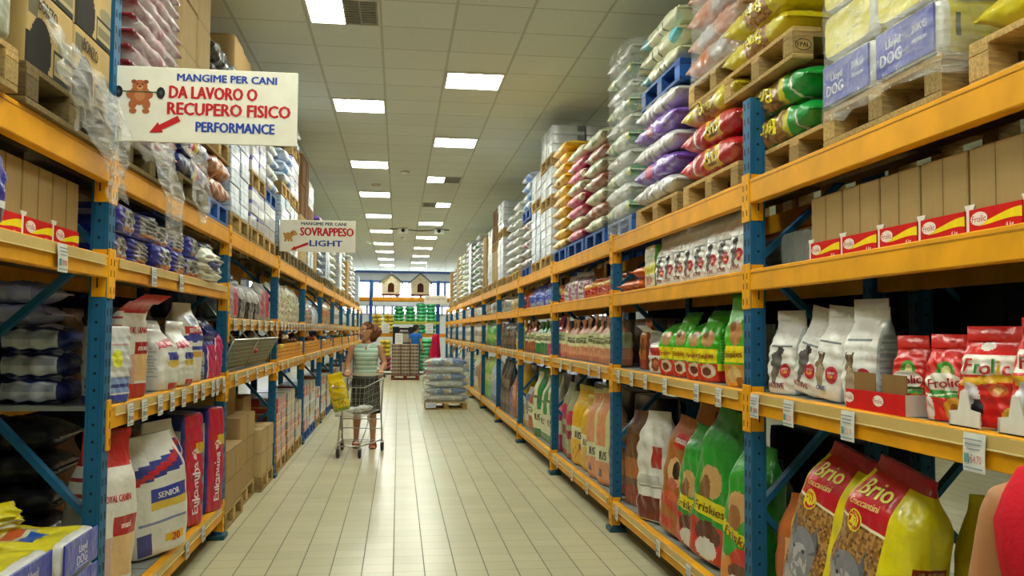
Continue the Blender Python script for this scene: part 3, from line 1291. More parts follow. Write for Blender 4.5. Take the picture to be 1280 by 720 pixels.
D['one'] = dict(base=WHT, top=h('d8dad6'), zones=[(('R', 'L'), 'r', -1, 1, 0, 0.86, h('b6beba'))] + txtlines('R', -0.8, 0.8, 0.15, 0.75, 10, h('9aa2a0'))
                + dog('F', -0.42, 0.40, 0.28, 0.12, h('8a7358'), h('5e4a36'), h('c8b79a')) + [('F', 'e', -0.40, 0.24, 0.26, 0.12, h('a9967a')), ('F', 'r', -0.8, 0.6, 0.66, 0.685, h('777f80'))],
                discs=[('F', 0.34, 0.30, 0.036, 0.036, h('d23b4e')), ('F', 0.34, 0.30, 0.028, 0.028, h('b81c1c'))],
                texts=[('F', 'ONE', -0.25, 0.135, 0.020, h('4a5a9a')), ('F', 'LIGHT', 0.34, 0.325, 0.009, WHT), ('F', '1,50', 0.34, 0.285, 0.012, h('f4d040'))])
D['frolic'] = dict(base=h('d8231c'), top=h('d8231c'), zones=[('F', 'e', 0.0, 0.66, 0.45, 0.12, h('3e9a34')), ('F', 'e', 0.05, 0.66, 0.22, 0.06, h('d8d28c')), ('F', 'e', -0.1, 0.50, 0.98, 0.13, h('eeeadc')),
                                                            ('F', 'r', -0.8, 0.9, 0.30, 0.40, h('3c9a3e')), ('F', 'w', 0.34, 0.36, 0.02, 3, 0, h('d8e8c8')),
                                                            ('F', 'e', 0.42, 0.17, 0.46, 0.15, h('d99a2c')), ('F', 'e', 0.45, 0.17, 0.2, 0.07, h('a05c20')), ('F', 'e', -0.75, 0.14, 0.26, 0.18, h('d8d2ca'))],
                  texts=[('F', 'Frolic', 0.0, 0.50, 0.030, h('b3161c'), 0.10, 0.115)])
D['frolicdog'] = dict(base=h('d6201c'), top=h('cf1c18'), zones=[('F', 'e', -0.2, 0.90, 0.25, 0.05, h('e6e2d8')), ('F', 'r', -1, 1, 0.58, 0.80, h('eeeadc')), ('F', 'w', 0.49, 0.58, 0.03, 2, 0, h('e3b022')),
                                                               ('F', 'e', 0.35, 0.43, 0.30, 0.07, h('cf6a34')), ('F', 'e', 0.35, 0.43, 0.14, 0.035, h('e8c070')),
                                                               ('F', 'e', -0.55, 0.28, 0.36, 0.22, h('dcdcde')), ('F', 'e', -0.30, 0.22, 0.20, 0.10, h('25262c')), ('F', 'e', -0.62, 0.06, 0.4, 0.14, h('c9cfdc')),
                                                               ('F', 'e', 0.75, 0.14, 0.3, 0.12, h('e0b040'))],
                      texts=[('F', 'F', -0.62, 0.69, 0.042, h('c22020')), ('F', 'r', -0.30, 0.68, 0.042, h('2c8a3a')), ('F', 'o', -0.04, 0.67, 0.042, h('c22020')), ('F', 'l', 0.18, 0.69, 0.042, h('2c8a3a')),
                             ('F', 'i', 0.36, 0.68, 0.042, h('d8a018')), ('F', 'c', 0.6, 0.67, 0.042, h('c22020'))])
D['brio'] = dict(base=YLW, top=h('b01420'), zones=[('F', 'r', -1, 0.42, 0, 0.70, h('8f6230')), ('F', 'n', -1, 0.42, 0, 0.70, 0.42, h('b98a4c')), ('F', 'n', -1, 0.42, 0, 0.70, 0.17, h('5a3818')), ('F', 'r', -1, 0.42, 0.69, 0.705, h('efe6c0')), ('F', 'r', -1, 0.42, 0.705, 0.96, h('c41226')), (('B', 'L', 'F', 'R'), 'r', -1, 1, 0.93, 1, h('a81424')), ('R', 'r', 0.2, 1, 0.86, 1, YLW),
                                                                 ('R', 'r', -0.66, 0.46, 0, 0.62, h('8c1a18')), ('R', 'r', -0.56, 0.36, 0.0, 0.605, h('8f6230')), ('R', 'n', -0.56, 0.36, 0.0, 0.605, 0.4, h('b98a4c')), ('R', 'n', -0.56, 0.36, 0.0, 0.605, 0.15, h('5a3818')), (('L',), 'r', -0.7, 0.5, 0, 0.6, h('8f6230'))]
                 + [('F', 'e', -0.32, 0.16, 0.55, 0.20, h('a3a3aa'))],
                 discs=[('F', -0.40, 0.70, 0.046, 0.044, h('e8dc30')), ('F', -0.40, 0.70, 0.040, 0.038, h('c41226')), ('F', -0.36, 0.40, 0.095, 0.115, h('85868e')), ('F', -0.34, 0.36, 0.060, 0.075, h('bab9bc')), ('F', -0.36, 0.315, 0.016, 0.012, h('20202a')), ('F', -0.53, 0.42, 0.009, 0.009, h('20202a')), ('F', -0.22, 0.42, 0.009, 0.009, h('20202a'))],
                 polys=[('F', [(-0.86, 0.42), (-0.80, 0.60), (-0.55, 0.50), (-0.62, 0.44)], h('62636c')), ('F', [(-0.18, 0.50), (0.06, 0.60), (0.12, 0.44), (-0.08, 0.42)], h('62636c'))],
                 texts=[('F', 'Brio', -0.24, 0.87, 0.062, h('e6dc60'), 0.08, 0.19), ('F', 'Croccantini', -0.30, 0.795, 0.026, h('e2c070'), 0.10, 0.17), ('F', '20', -0.42, 0.70, 0.034, h('f0e438')), ('F', 'kg', -0.29, 0.692, 0.014, h('f0e438')),
                        ('R', 'Brio', -0.10, 0.40, 0.085, h('e6dc30'), 1.5708, 0.30)])
D['friskies_green'] = dict(base=h('3fb51e'), top=h('2f9a20'), zones=[('F', 'e', 0, 0.62, 0.6, 0.12, h('b98a58')), ('F', 'e', -0.2, 0.68, 0.2, 0.06, h('7a5230')), ('F', 'r', -1, 1, 0.0, 0.27, h('c92a1c')), ('F', 'e', 0.1, 0.16, 0.7, 0.10, h('d9c8b0')), ('F', 'e', 0.0, 0.15, 0.4, 0.06, h('6a3420')),
                                                                    ('F', 'r', -0.9, 0.9, 0.28, 0.47, h('e8d81a'))] + [('R', 'r', -1, 1, 0.0, 0.17, h('c41e16')), ('R', 'r', -1, 1, 0.17, 0.27, h('e0d020'))] + txtlines('R', -0.8, 0.7, 0.3, 0.62, 8, h('7fd05a')),
                           texts=[('F', 'Friskies', 0.0, 0.375, 0.030, h('a84818'), 0.06, 0.125)])
D['friskies_orange'] = dict(base=h('4fb820'), top=h('3aa51c'), zones=[('F', 'e', 0.05, 0.60, 0.55, 0.14, h('c48a54')), ('F', 'e', -0.15, 0.68, 0.22, 0.06, h('8a5a30')), ('F', 'r', -1, 1, 0.0, 0.26, h('e09a2c')), ('F', 'e', 0.0, 0.13, 0.6, 0.09, h('d8b878')), ('F', 'e', 0.5, 0.06, 0.3, 0.06, h('b06a28')),
                                                                     ('F', 'r', -1, 1, 0.27, 0.46, h('ecd814'))],
                            texts=[('F', 'friskies', 0.0, 0.365, 0.034, h('8a5a10'), 0.04, 0.145)])
D['bigfriskies'] = dict(base=h('1f8f2c'), top=h('1c7f28'), zones=[(('F', 'R'), 'r', -1, 1, 0.5, 0.75, h('25992f')), ('F', 'e', -0.1, 0.52, 0.5, 0.11, h('c9a064')), ('F', 'e', -0.3, 0.46, 0.25, 0.10, h('8a5c34')), ('F', 'r', -1, 0.95, 0.0, 0.25, h('c8281c')), ('F', 'e', 0.0, 0.18, 0.6, 0.08, h('5e2c1c')), ('F', 'e', 0.0, 0.08, 0.5, 0.07, h('d9d6cc')),
                                                                 ('F', 'r', -0.85, 0.8, 0.29, 0.40, h('e6d418'))],
                        texts=[('F', 'Friskies', 0.0, 0.345, 0.05, h('6a4a18'), 0.05, 0.26)])
D['bigfriskies2'] = dict(base=h('2c9c2c'), top=h('228a28'), zones=[('F', 'e', -0.2, 0.55, 0.5, 0.11, h('cfa066')), ('F', 'e', -0.35, 0.46, 0.3, 0.10, h('a06a3a')), ('F', 'r', -1, 0.95, 0.0, 0.20, h('df8a2a')), ('F', 'e', 0.2, 0.20, 0.55, 0.08, h('d23020')), ('F', 'e', 0.1, 0.10, 0.55, 0.07, h('6a3a20')), ('F', 'e', 0.1, 0.04, 0.5, 0.05, h('ded8cc')),
                                                                  ('F', 'd', 0.30, 0.38, -0.06, h('e6d418'))],
                         texts=[('F', 'Friskies', 0.0, 0.335, 0.045, h('7a4a18'), -0.25, 0.24)])
D['bigbrown'] = dict(base=h('a8642a'), top=h('9a5a26'), zones=[(('R',), 'r', -1, 1, 0, 0.92, h('cfcba0')), (('R',), 'r', -0.6, 0.6, 0.72, 0.86, h('a8202a')), ('F', 'r', -0.3, 0.6, 0.74, 0.86, h('c4281e')), ('F', 'e', 0.0, 0.52, 0.5, 0.13, h('d8b078')), ('F', 'e', 0.12, 0.55, 0.24, 0.08, h('2c1c16')), ('F', 'e', -0.1, 0.42, 0.35, 0.05, h('c8604a')),
                                                               ('F', 'd', 0.20, 0.28, -0.04, h('c43a1c')), ('F', 'e', 0.0, 0.32, 0.6, 0.04, h('d05a2c')), ('F', 'r', -0.8, 0.2, 0.04, 0.13, h('c4321c'))] + txtlines('R', -0.8, 0.6, 0.1, 0.66, 12, h('b3ae84')),
                     texts=[('F', 'PEDIGREE', 0.15, 0.80, 0.028, WHT, 0, 0.13), ('R', 'PEDI', 0.0, 0.79, 0.028, h('e0b0a8'), 0, 0.10)])
D['plaidwhite'] = dict(base=h('d9d8ce'), top=h('cfd0c8'), zones=[(('R', 'F'), 'r', -1, 1, 0.30, 0.315, h('8a8a84')), (('R',), 'r', -0.1, 0.0, 0, 0.9, h('b8b8b0')), (('R',), 'r', 0.5, 0.58, 0, 0.9, h('b8b8b0')), (('R', 'F'), 'r', -1, 1, 0.55, 0.56, h('b0b0a8')), ('F', 'r', 0.1, 0.75, 0.48, 0.68, h('b3302a')),
                                                                ('F', 'r', -1, 0.6, 0.02, 0.22, h('6e2a22')), ('R', 'r', 0.3, 0.9, 0.04, 0.2, h('55504a')), ('F', 'r', -0.6, 0.6, 0.34, 0.42, h('b8b6ac'))])
D['orangebag'] = dict(base=h('cf7a24'), top=h('c06a1c'), zones=[('F', 'e', 0, 0.5, 0.6, 0.15, h('8a4a1c')), ('F', 'r', -1, 1, 0.0, 0.2, h('b83a1c')), (('R',), 'r', -1, 1, 0, 0.9, h('9c3a1c'))])
D['browndark'] = dict(base=h('6a4526'), top=h('6a4526'), zones=[('F', 'r', -1, 1, 0.3, 0.5, h('b06a2c')), ('F', 'r', -1, 1, 0.0, 0.2, h('8c2a1c'))])
D['creamgreen'] = dict(base=h('d8d8bc'), top=h('d8d8bc'), zones=[(('R',), 'r', -1, 1, 0, 1, h('3f9a2a')), ('F', 'r', -1, 1, 0.35, 0.55, h('e0d83c')), ('F', 'e', 0, 0.2, 0.6, 0.12, h('c08a60')), ('F', 'r', -0.6, 0.6, 0.7, 0.8, h('7fa060'))])
D['mealwhite'] = dict(base=h('dedcd2'), top=h('c9c7bc'), zones=[('F', 'r', -0.8, 0.9, 0.40, 0.58, h('b8282a')), ('F', 'e', 0.1, 0.2, 0.6, 0.16, h('8a3a28')), ('F', 'e', 0.1, 0.22, 0.35, 0.09, h('b86a40'))] + txtlines('F', -0.8, 0.8, 0.66, 0.82, 3, h('9a9a94')))


def standing(name, key, dims, x, y, z, s, label, cat='bag of pet food', group=None, turn=0.0, lean=(0, 0), kind='stand', lod=2, mat='film', flop=0.0, seed=0, t0=0.70, pr=True, vkey=None, wob=None):
    """turn > 0 turns the front towards the camera; lean = (sideways, backwards)"""
    k = ('st', vkey or key, dims, kind, lod, flop, seed, t0)
    rot = face_rot(s) + (turn if s > 0 else -turn)
    eul = Matrix.Rotation(rot, 3, 'Z') @ Matrix.Rotation(lean[1], 3, 'X') @ Matrix.Rotation(lean[0], 3, 'Y')

    def mk():
        sh = BagShape(*dims, kind=kind, seed=seed, t0=t0, flop=flop, wob=wob if wob is not None else (0.003 if kind == 'brick' else 0.018 * min(dims[1], 0.1) + 0.0015))
        return make_bag(name, sh, D[key], lod, mat, False, pr)
    zz = z + 0.5 * dims[1] * abs(math.sin(lean[1])) + 0.5 * dims[0] * abs(math.sin(lean[0]))
    return first_or_dup(k, mk, (x, y, zz), eul.to_euler(), label, cat, group)


def laying(name, key, dims, x, y, z, yaw, label, cat='sack of pet food', group=None, lod=2, seed=0, kind='pillow', mat='film', roll=0.0, pr=True):
    """dims = (width, thickness, length); long axis along the world x when yaw = 0"""
    k = ('ly', key, dims, kind, lod, seed)

    def mk():
        sh = BagShape(dims[0], dims[1], dims[2], kind=kind, seed=seed, wob=0.035 * dims[1] + 0.002)
        return make_bag(name, sh, D[key], lod, mat, True, pr)
    return first_or_dup(k, mk, (x, y, z), (roll, 0, yaw), label, cat, group)


# middle shelf, nearest bay
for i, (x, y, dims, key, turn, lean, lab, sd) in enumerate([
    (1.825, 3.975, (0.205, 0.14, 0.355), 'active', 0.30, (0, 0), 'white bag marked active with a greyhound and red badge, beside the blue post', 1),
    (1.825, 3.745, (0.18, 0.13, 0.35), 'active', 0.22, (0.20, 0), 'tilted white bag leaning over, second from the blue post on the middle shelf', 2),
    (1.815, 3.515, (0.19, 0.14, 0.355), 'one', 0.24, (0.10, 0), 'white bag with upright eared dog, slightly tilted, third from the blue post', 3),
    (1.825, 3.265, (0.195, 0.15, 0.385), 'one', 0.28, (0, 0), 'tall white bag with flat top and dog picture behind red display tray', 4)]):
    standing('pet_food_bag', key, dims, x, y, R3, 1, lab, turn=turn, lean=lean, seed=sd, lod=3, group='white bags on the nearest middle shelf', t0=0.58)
for i, (x, y, dims, key, turn, lab, sd) in enumerate([
    (1.815, 2.965, (0.14, 0.075, 0.245), 'frolic', 0.40, 'small red bag standing inside the low red display tray', 5),
    (1.80, 2.725, (0.155, 0.08, 0.25), 'frolic', 0.40, 'small red bag standing just outside the display tray', 6),
    (1.80, 2.50, (0.205, 0.11, 0.275), 'frolicdog', 0.40, 'large red bag with white dog, next to the small red bag', 7),
    (1.82, 2.285, (0.205, 0.11, 0.30), 'frolicdog', 0.35, 'large red bag with white dog at the right edge of view', 8),
    (1.95, 2.36, (0.205, 0.11, 0.30), 'frolicdog', 0.30, 'red bag half hidden behind the two large red dog bags', 9)]):
    standing('pet_food_bag', key, dims, x, y, R3, 1, lab, turn=turn, seed=sd, lod=4, group='red bags on the nearest middle shelf', t0=0.72)


def display_tray(x, y, z, w, d, hh, label, turn=0.0, marks=2):
    o = empty('display_tray', (x, y, z), (0, 0, face_rot(1) + turn))
    tag(o, label, 'cardboard tray')
    b = MB()
    b.box((0, 0, 0.003), (w, d, 0.006), h('8a6c42'))
    b.box((0, -d / 2, hh / 2), (w, 0.006, hh), h('cc1d1a'))
    for s in (-1, 1):
        b.box((s * w / 2, 0, hh / 2), (0.006, d, hh), h('cfccc2'))
    b.box((0, d / 2, hh * 0.9), (w, 0.006, hh * 1.8), h('93744a'))
    b.build('tray_body', 'card', o)
    for i in range(marks):
        t = MB()
        cxm = (-0.44 + 0.52 * i) * w
        v = [(cxm, -d / 2 - 0.004, hh * 0.56)] + [(cxm + 0.036 * math.cos(a), -d / 2 - 0.004, hh * 0.56 + 0.02 * math.sin(a)) for a in np.linspace(0, 6.2832, 14, endpoint=False)]
        t.add(v, [(0, 1 + k, 1 + (k + 1) % 14) for k in range(14)], h('f0e4d8'))
        t.text('Frolic', plane_text((cxm, -d / 2 - 0.005, hh * 0.56), (1, 0, 0), (0, 0, 1), 0.017, width=0.058, s='Frolic'), h('a81a28'))
        t.build('printed_label', 'card', o)
    p = MB()
    for xx in (-0.10, 0.13):
        p.box((xx * w * 2.2, -d / 2 + 0.012, hh + 0.028), (w * 0.38, 0.004, 0.075), h('8c6c40'))
    p.build('torn_flap', 'card', o)
    return o


display_tray(1.80, 3.06, R3 + 0.001, 0.40, 0.17, 0.072, 'low red and white display tray holding a small red bag')
for i, (y, lab) in enumerate([(2.53, 'white torn tray corner in front of the large red dog bag'), (2.30, 'white torn tray corner in front of the rightmost red bag')]):
    b = MB()
    b.prism([(-0.075, 0), (0.075, 0), (0.075, 0.05), (0.03, 0.055), (0.015, 0.11), (-0.015, 0.11), (-0.03, 0.05), (-0.075, 0.045)], ((0, -1, 0), (0, 0, 1), (1, 0, 0)), (0, 0, 0), 0.004, h('dedbd0'))
    b.box((0.05, 0.07, 0.02), (0.10, 0.004, 0.04), h('cfccc2'))
    b.box((0.05, 0, 0.002), (0.10, 0.14, 0.004), h('b09468'))
    tag(b.build('cardboard_tray', 'card', None, (1.706, y, R3 + 0.001)), lab, 'cardboard tray')

# dark bundles at the back of the same shelf
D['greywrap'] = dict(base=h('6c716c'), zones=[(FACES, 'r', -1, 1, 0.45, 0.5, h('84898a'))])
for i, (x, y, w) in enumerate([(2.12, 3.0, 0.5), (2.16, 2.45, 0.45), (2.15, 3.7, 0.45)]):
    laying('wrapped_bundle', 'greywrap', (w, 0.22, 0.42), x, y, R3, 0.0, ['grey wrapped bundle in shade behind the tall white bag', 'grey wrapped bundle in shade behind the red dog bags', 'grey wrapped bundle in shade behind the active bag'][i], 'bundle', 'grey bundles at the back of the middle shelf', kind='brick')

# upper shelf, nearest bay: shelf cartons with a red printed foot
def shelf_carton(name, w, d, hh, foot):
    o = link(name, carton_mesh(w, d, hh, h('a48a5c')))
    v = MB()
    v.box((0, -d / 2 - 0.0006, hh * 0.62), (0.0025, 0.001, hh * 0.74), h('6a5632'))
    v.box((w * 0.02, 0, hh + 0.0006), (w * 0.98, 0.004, 0.0016), h('6a5632'))
    v.build('flap_seam', 'card', o)
    f = MB()
    f.box((0, -d / 2 - 0.004, foot / 2), (w - 0.012, 0.006, foot), h('cf1f1a'))
    f.build('red_front', 'card', o)
    p = MB()
    y = -d / 2 - 0.0078
    N = 14
    xs = np.linspace(-0.30 * w, 0.485 * w, N)
    up = foot * (0.50 + 0.20 * np.sin(np.linspace(-1.2, 1.6, N)) + 0.10)
    lo = up - foot * np.linspace(0.10, 0.40, N)
    V = [(x, y, a) for x, a in zip(xs, up)] + [(x, y, a) for x, a in zip(xs, lo)]
    p.add(V, [(k, k + 1, N + k + 1, N + k)[::-1] for k in range(N - 1)], h('eed91c'))
    cxl = -0.28 * w
    v2 = [(cxl, y - 0.0006, foot * 0.60)] + [(cxl + 0.040 * math.cos(a), y - 0.0006, foot * 0.60 + 0.021 * math.sin(a)) for a in np.linspace(0, 6.2832, 16, endpoint=False)]
    p.add(v2, [(0, 1 + k, 1 + (k + 1) % 16) for k in range(16)], h('f2e6da'))
    p.text('Frolic', plane_text((cxl, y - 0.0012, foot * 0.60), (1, 0, 0), (0, 0, 1), 0.020, width=0.066, s='Frolic'), h('a8182a'))
    p.text('4 kg', plane_text((0.28 * w, y - 0.0012, foot * 0.20), (1, 0, 0), (0, 0, 1), 0.014), h('f4ead8'))
    p.build('printed_label', 'card', o)
    t = MB()
    t.prism([(-0.016, 0), (0.016, 0), (0.016, 0.075), (0.026, 0.095), (-0.026, 0.095), (-0.016, 0.075)], ((1, 0, 0), (0, 0, 1), (0, -1, 0)), (-w / 2 + 0.004, -d / 2 - 0.001, 0), 0.003, h('e4e2da'))
    t.build('white_tab', 'card', o)
    return o


ylist = [(3.64, 3.375), (3.365, 3.095), (3.085, 2.835), (2.825, 2.575), (2.565, 2.315), (2.305, 2.055)]
for i, (a, bb) in enumerate(ylist):
    first_or_dup('shelf_carton', lambda: shelf_carton('shelf_carton', 0.25, 0.36, 0.272, 0.078), (1.94, (a + bb) / 2, R2), (0, 0, face_rot(1)),
                 f'brown carton with red printed foot, {ORD[i]} from the blue post on the upper shelf', 'carton', 'cartons on the nearest upper shelf',
                 ((a - bb) / 0.252, 1, 1))
laying('wrapped_bundle', 'greywrap', (0.36, 0.17, 0.50), 2.05, 3.88, R2, 0.0, 'grey film wrapped bundle between the blue post and the brown cartons', 'bundle', kind='brick', seed=4)

# floor shelf, nearest bay: big yellow sacks and dim goods behind them
standing('pet_food_sack', 'brio', (0.42, 0.25, 0.80), 1.82, 3.70, R4, 1, 'big yellow and red kibble sack leaning, farther of the front pair', 'sack of pet food', 'yellow kibble sacks on the lowest shelf', turn=0.22, lean=(0.24, -0.05), kind='gather', lod=4, seed=11, t0=0.76)
standing('pet_food_sack', 'brio', (0.42, 0.25, 0.80), 1.80, 3.28, R4, 1, 'big yellow and red kibble sack with dog, nearer of the front pair', 'sack of pet food', 'yellow kibble sacks on the lowest shelf', turn=0.20, lean=(0.23, -0.05), kind='gather', lod=4, seed=12, t0=0.76)
D['yellowplain'] = dict(base=h('d8cc1c'), top=h('d8cc1c'), zones=[('R', 'r', -0.5, 0.5, 0.36, 0.42, h('b9b8a0')), ('R', 'r', -0.5, 0.5, 0.22, 0.28, h('b9b8a0')), ('F', 'r', -0.6, 0.6, 0.36, 0.42, h('b9b8a0')), ('F', 'r', -0.5, 0.6, 0.22, 0.28, h('b9b8a0'))])
D['redplain'] = dict(base=h('a81c20'), top=h('a81c20'), zones=[('F', 'r', -0.7, 0.7, 0.4, 0.7, h('c8a820'))])
D['orangedog'] = dict(base=h('b5622a'), top=h('a8561f'), zones=[('F', 'r', -1, 1, 0.0, 0.25, h('8a3a1c')), ('R', 'r', -0.7, 0.7, 0.3, 0.7, h('c47a3c')), ('F', 'e', 0, 0.6, 0.6, 0.15, h('d8a878'))])
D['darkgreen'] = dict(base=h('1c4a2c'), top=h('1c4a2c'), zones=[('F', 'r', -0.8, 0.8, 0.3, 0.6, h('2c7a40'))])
D['olive'] = dict(base=h('8a9a24'), top=h('8a9a24'), zones=[('R', 'r', -1, 1, 0, 0.6, h('5a2a1c'))])
standing('pet_food_sack', 'yellowplain', (0.34, 0.16, 0.74), 2.18, 3.00, R4, 1, 'plain yellow sack standing behind the yellow kibble sacks', turn=0.9, lod=2, kind='gather', seed=13)
standing('pet_food_sack', 'redplain', (0.40, 0.20, 0.42), 1.95, 2.72, R4, 1, 'red sack low beside the nearer kibble sack', turn=0.6, lod=2, kind='gather', seed=14)
standing('pet_food_sack', 'orangedog', (0.36, 0.16, 0.58), 1.90, 3.92, R4, 1, 'orange brown sack tucked behind the blue brace', turn=0.5, lod=2, kind='gather', seed=15)
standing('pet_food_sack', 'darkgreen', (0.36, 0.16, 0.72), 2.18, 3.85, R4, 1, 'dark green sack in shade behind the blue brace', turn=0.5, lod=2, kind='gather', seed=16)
for i in range(2):
    laying('pet_food_sack', 'olive', (0.40, 0.13, 0.60), 2.08, 2.32, R4 + 0.132 * i, math.pi / 2, f'dark and olive sack lying behind the person\'s arm, {["lower", "upper"][i]} one', group='sacks lying behind the arm', seed=17)

# second bay, middle shelf
for i, (y, t) in enumerate([(5.72, 0.25), (5.46, 0.25), (5.16, 0.30), (4.965, 0.35)]):
    standing('pet_food_bag', 'friskies_green', (0.20, 0.11, 0.40), 1.80 + 0.01 * (i % 2), y, R3, 1,
             ['bright green bag with red foot, farthest of the group of four', 'bright green bag with red foot, second farthest of four',
              'bright green bag with red foot, third of the group of four', 'bright green bag showing its text side, nearest of the group of four'][i], turn=t, seed=20 + i % 2, lod=4, group='green bags on the second middle shelf', t0=0.60, flop=[0.10, 0.04][i % 2])
standing('pet_food_bag', 'friskies_orange', (0.21, 0.12, 0.47), 1.80, 4.50, R3, 1, 'tall green bag with orange foot standing alone next to the post', turn=0.25, seed=25, lod=3, t0=0.62)
standing('pet_food_bag', 'mealwhite', (0.19, 0.10, 0.30), 1.81, 6.02, R3, 1, 'white bag with red band and bowl picture, top bent over', turn=0.25, seed=26, lod=3, t0=0.60, flop=0.14)
D['silverbag'] = dict(base=h('b8bcb4'), top=h('d8dad4'), zones=[('F', 'r', -0.8, 0.8, 0.2, 0.5, h('8a9088'))])
standing('pet_food_bag', 'silverbag', (0.18, 0.09, 0.34), 1.86, 6.22, R3, 1, 'silver grey bag with crumpled top beside the white meal bag', turn=0.2, seed=27, flop=-0.08)
for i, (x, y, k) in enumerate([(1.92, 6.70, 'orangebag'), (2.02, 6.45, 'browndark'), (1.98, 5.0, 'browndark'), (2.05, 4.75, 'greywrap')]):
    standing('pet_food_bag', k, (0.2, 0.11, 0.36 - 0.02 * i), x, y, R3, 1, ['orange bag in shade by the far post of the second bay', 'dark brown bag at the back behind the silver bag', 'dark brown bag at the back behind the green bags', 'grey bag at the back behind the tall green bag'][i], seed=28 + i)
# second bay, upper shelf
for i in range(8):
    y = 4.47 + 0.197 * i
    standing('pet_food_bag', 'active', (0.185, 0.10, 0.315), 1.80, y, R2, 1, f'white badge bag on the upper shelf, {ORD[i]} beyond the near post', seed=33 + i % 2, lod=3, group='white bags on the second upper shelf', turn=0.12, lean=(0.03 * ((i * 7) % 3 - 1), 0), t0=0.60)
standing('pet_food_bag', 'creamgreen', (0.28, 0.14, 0.30), 1.81, 6.09, R2, 1, 'cream and green bag at the far end of the white badge bags', seed=36, lod=2, kind='brick')
D['orangered'] = dict(base=h('d8641c'), top=h('c8381c'), zones=[(('F', 'R'), 'd', 0.25, 0.5, 0.1, h('c4241c')), (('F', 'R'), 'r', -1, 1, 0.6, 0.8, h('e6b02c'))])
for i in range(4):
    laying('pet_food_bag', 'orangered', (0.16, 0.085, 0.26), 1.85, 6.36 + 0.19 * (i % 3), R2 + 0.087 * (i // 3), 0.1 * i, f'orange and red pouch lying on the upper shelf, {ORD[i]} of the small heap', group='orange pouches on the second upper shelf', seed=40 + i % 2)

# second bay, floor shelf: leaning sacks
for i, (x, y, dims, key, turn, lean, lab, sd) in enumerate([
    (1.80, 4.46, (0.34, 0.17, 0.74), 'bigfriskies2', 0.30, (0.10, -0.04), 'green sack with orange foot leaning on the near blue post', 45),
    (1.82, 4.97, (0.40, 0.19, 0.86), 'bigfriskies', 0.32, (0.15, -0.04), 'tall green sack leaning, red foot and yellow name patch', 46),
    (1.83, 5.32, (0.36, 0.17, 0.74), 'bigfriskies', 0.20, (0.13, -0.02), 'green sack half hidden behind the tall leaning green sack', 47),
    (1.82, 5.68, (0.34, 0.15, 0.76), 'bigbrown', 0.25, (0.14, -0.04), 'brown sack with dog face leaning, cream text side showing', 48),
    (1.83, 6.14, (0.38, 0.16, 0.76), 'plaidwhite', 0.35, (-0.03, -0.03), 'white chequered back sack with crumpled gathered top', 49),
    (1.90, 6.42, (0.36, 0.17, 0.70), 'orangebag', 0.2, (0.02, -0.03), 'orange sack behind the white chequered sack', 50),
    (1.86, 6.74, (0.34, 0.16, 0.72), 'browndark', 0.2, (0.0, -0.02), 'dark brown sack by the far post of the second bay, floor shelf', 51)]):
    standing('pet_food_sack', key, dims, x, y, R4, 1, lab, 'sack of pet food', 'sacks on the second floor shelf', turn=turn, lean=lean, kind='gather', lod=4 if i < 5 else 2, seed=sd, t0=0.74, wob=0.009 if key == 'plaidwhite' else None)
for i, (x, y, k, hh) in enumerate([(2.15, 5.0, 'darkgreen', 0.6), (2.18, 5.5, 'browndark', 0.8), (2.15, 6.0, 'orangebag', 0.86)]):
    standing('pet_food_sack', k, (0.36, 0.16, hh), x, y, R4, 1, ['dark green sack at the back behind the leaning green sacks', 'dark brown sack at the back behind the brown dog sack', 'orange sack at the back behind the chequered sack'][i], 'sack of pet food', seed=55 + i, kind='gather', turn=0.2)
# ------------------------------------------------------------------ loads on pallets on top of the racks
D['yellowsack'] = dict(base=h('d9a51a'), top=h('c98f14'), end=h('caa21e'), zones=[(('L', 'R'), 'r', -1, 1, 0.35, 0.65, h('e2b83a')), ('F', 'r', -1, 1, 0.3, 0.6, h('c9861a')), (('L', 'R'), 'r', -0.4, 0.6, 0.42, 0.52, h('8a6a20'))])
D['magenta'] = dict(base=h('b02350'), top=h('c02c5c'), zones=[(('L', 'R'), 'r', -1, 1, 0.28, 0.70, h('c93066')), (('L', 'R'), 'r', -1, 1, 0.0, 0.2, h('d6c9b0')), ('F', 'r', -1, 1, 0.3, 0.6, h('d8d0b4'))])
D['creamsack'] = dict(base=h('d2d3a8'), top=h('c9caa0'), zones=[(('L', 'R'), 'r', -0.2, 0.7, 0.4, 0.65, h('8fa070')), (('L', 'R'), 'r', -1, 1, 0.85, 1, h('8a8a70')), ('F', 'r', -1, 1, 0.45, 0.6, h('4a4a40'))])
D['brownsack'] = dict(base=h('8f431c'), top=h('7a3616'), zones=[(('L', 'R'), 'r', -1, 1, 0.35, 0.6, h('a4582a')), (('L', 'R'), 'r', -0.5, 0.5, 0.62, 0.8, h('b9b79a')), ('F', 'r', -1, 1, 0.3, 0.5, h('6a2f14'))])
D['purple'] = dict(base=h('7650b4'), top=h('6a45a8'), zones=[(('L', 'R'), 'r', -1, 1, 0.30, 0.55, h('8a66c4')), (('L', 'R'), 'r', -0.6, 0.6, 0.55, 0.68, h('c83a6a')), ('F', 'r', -1, 1, 0.3, 0.6, h('5a3690'))])
D['stripewhite'] = dict(base=h('cbc9c4'), top=h('bdbbb6'), zones=[((f,), 'r', -1, 1, 0.06 + 0.1 * k, 0.075 + 0.1 * k, h('9a96a0')) for f in 'LRF' for k in range(9)])
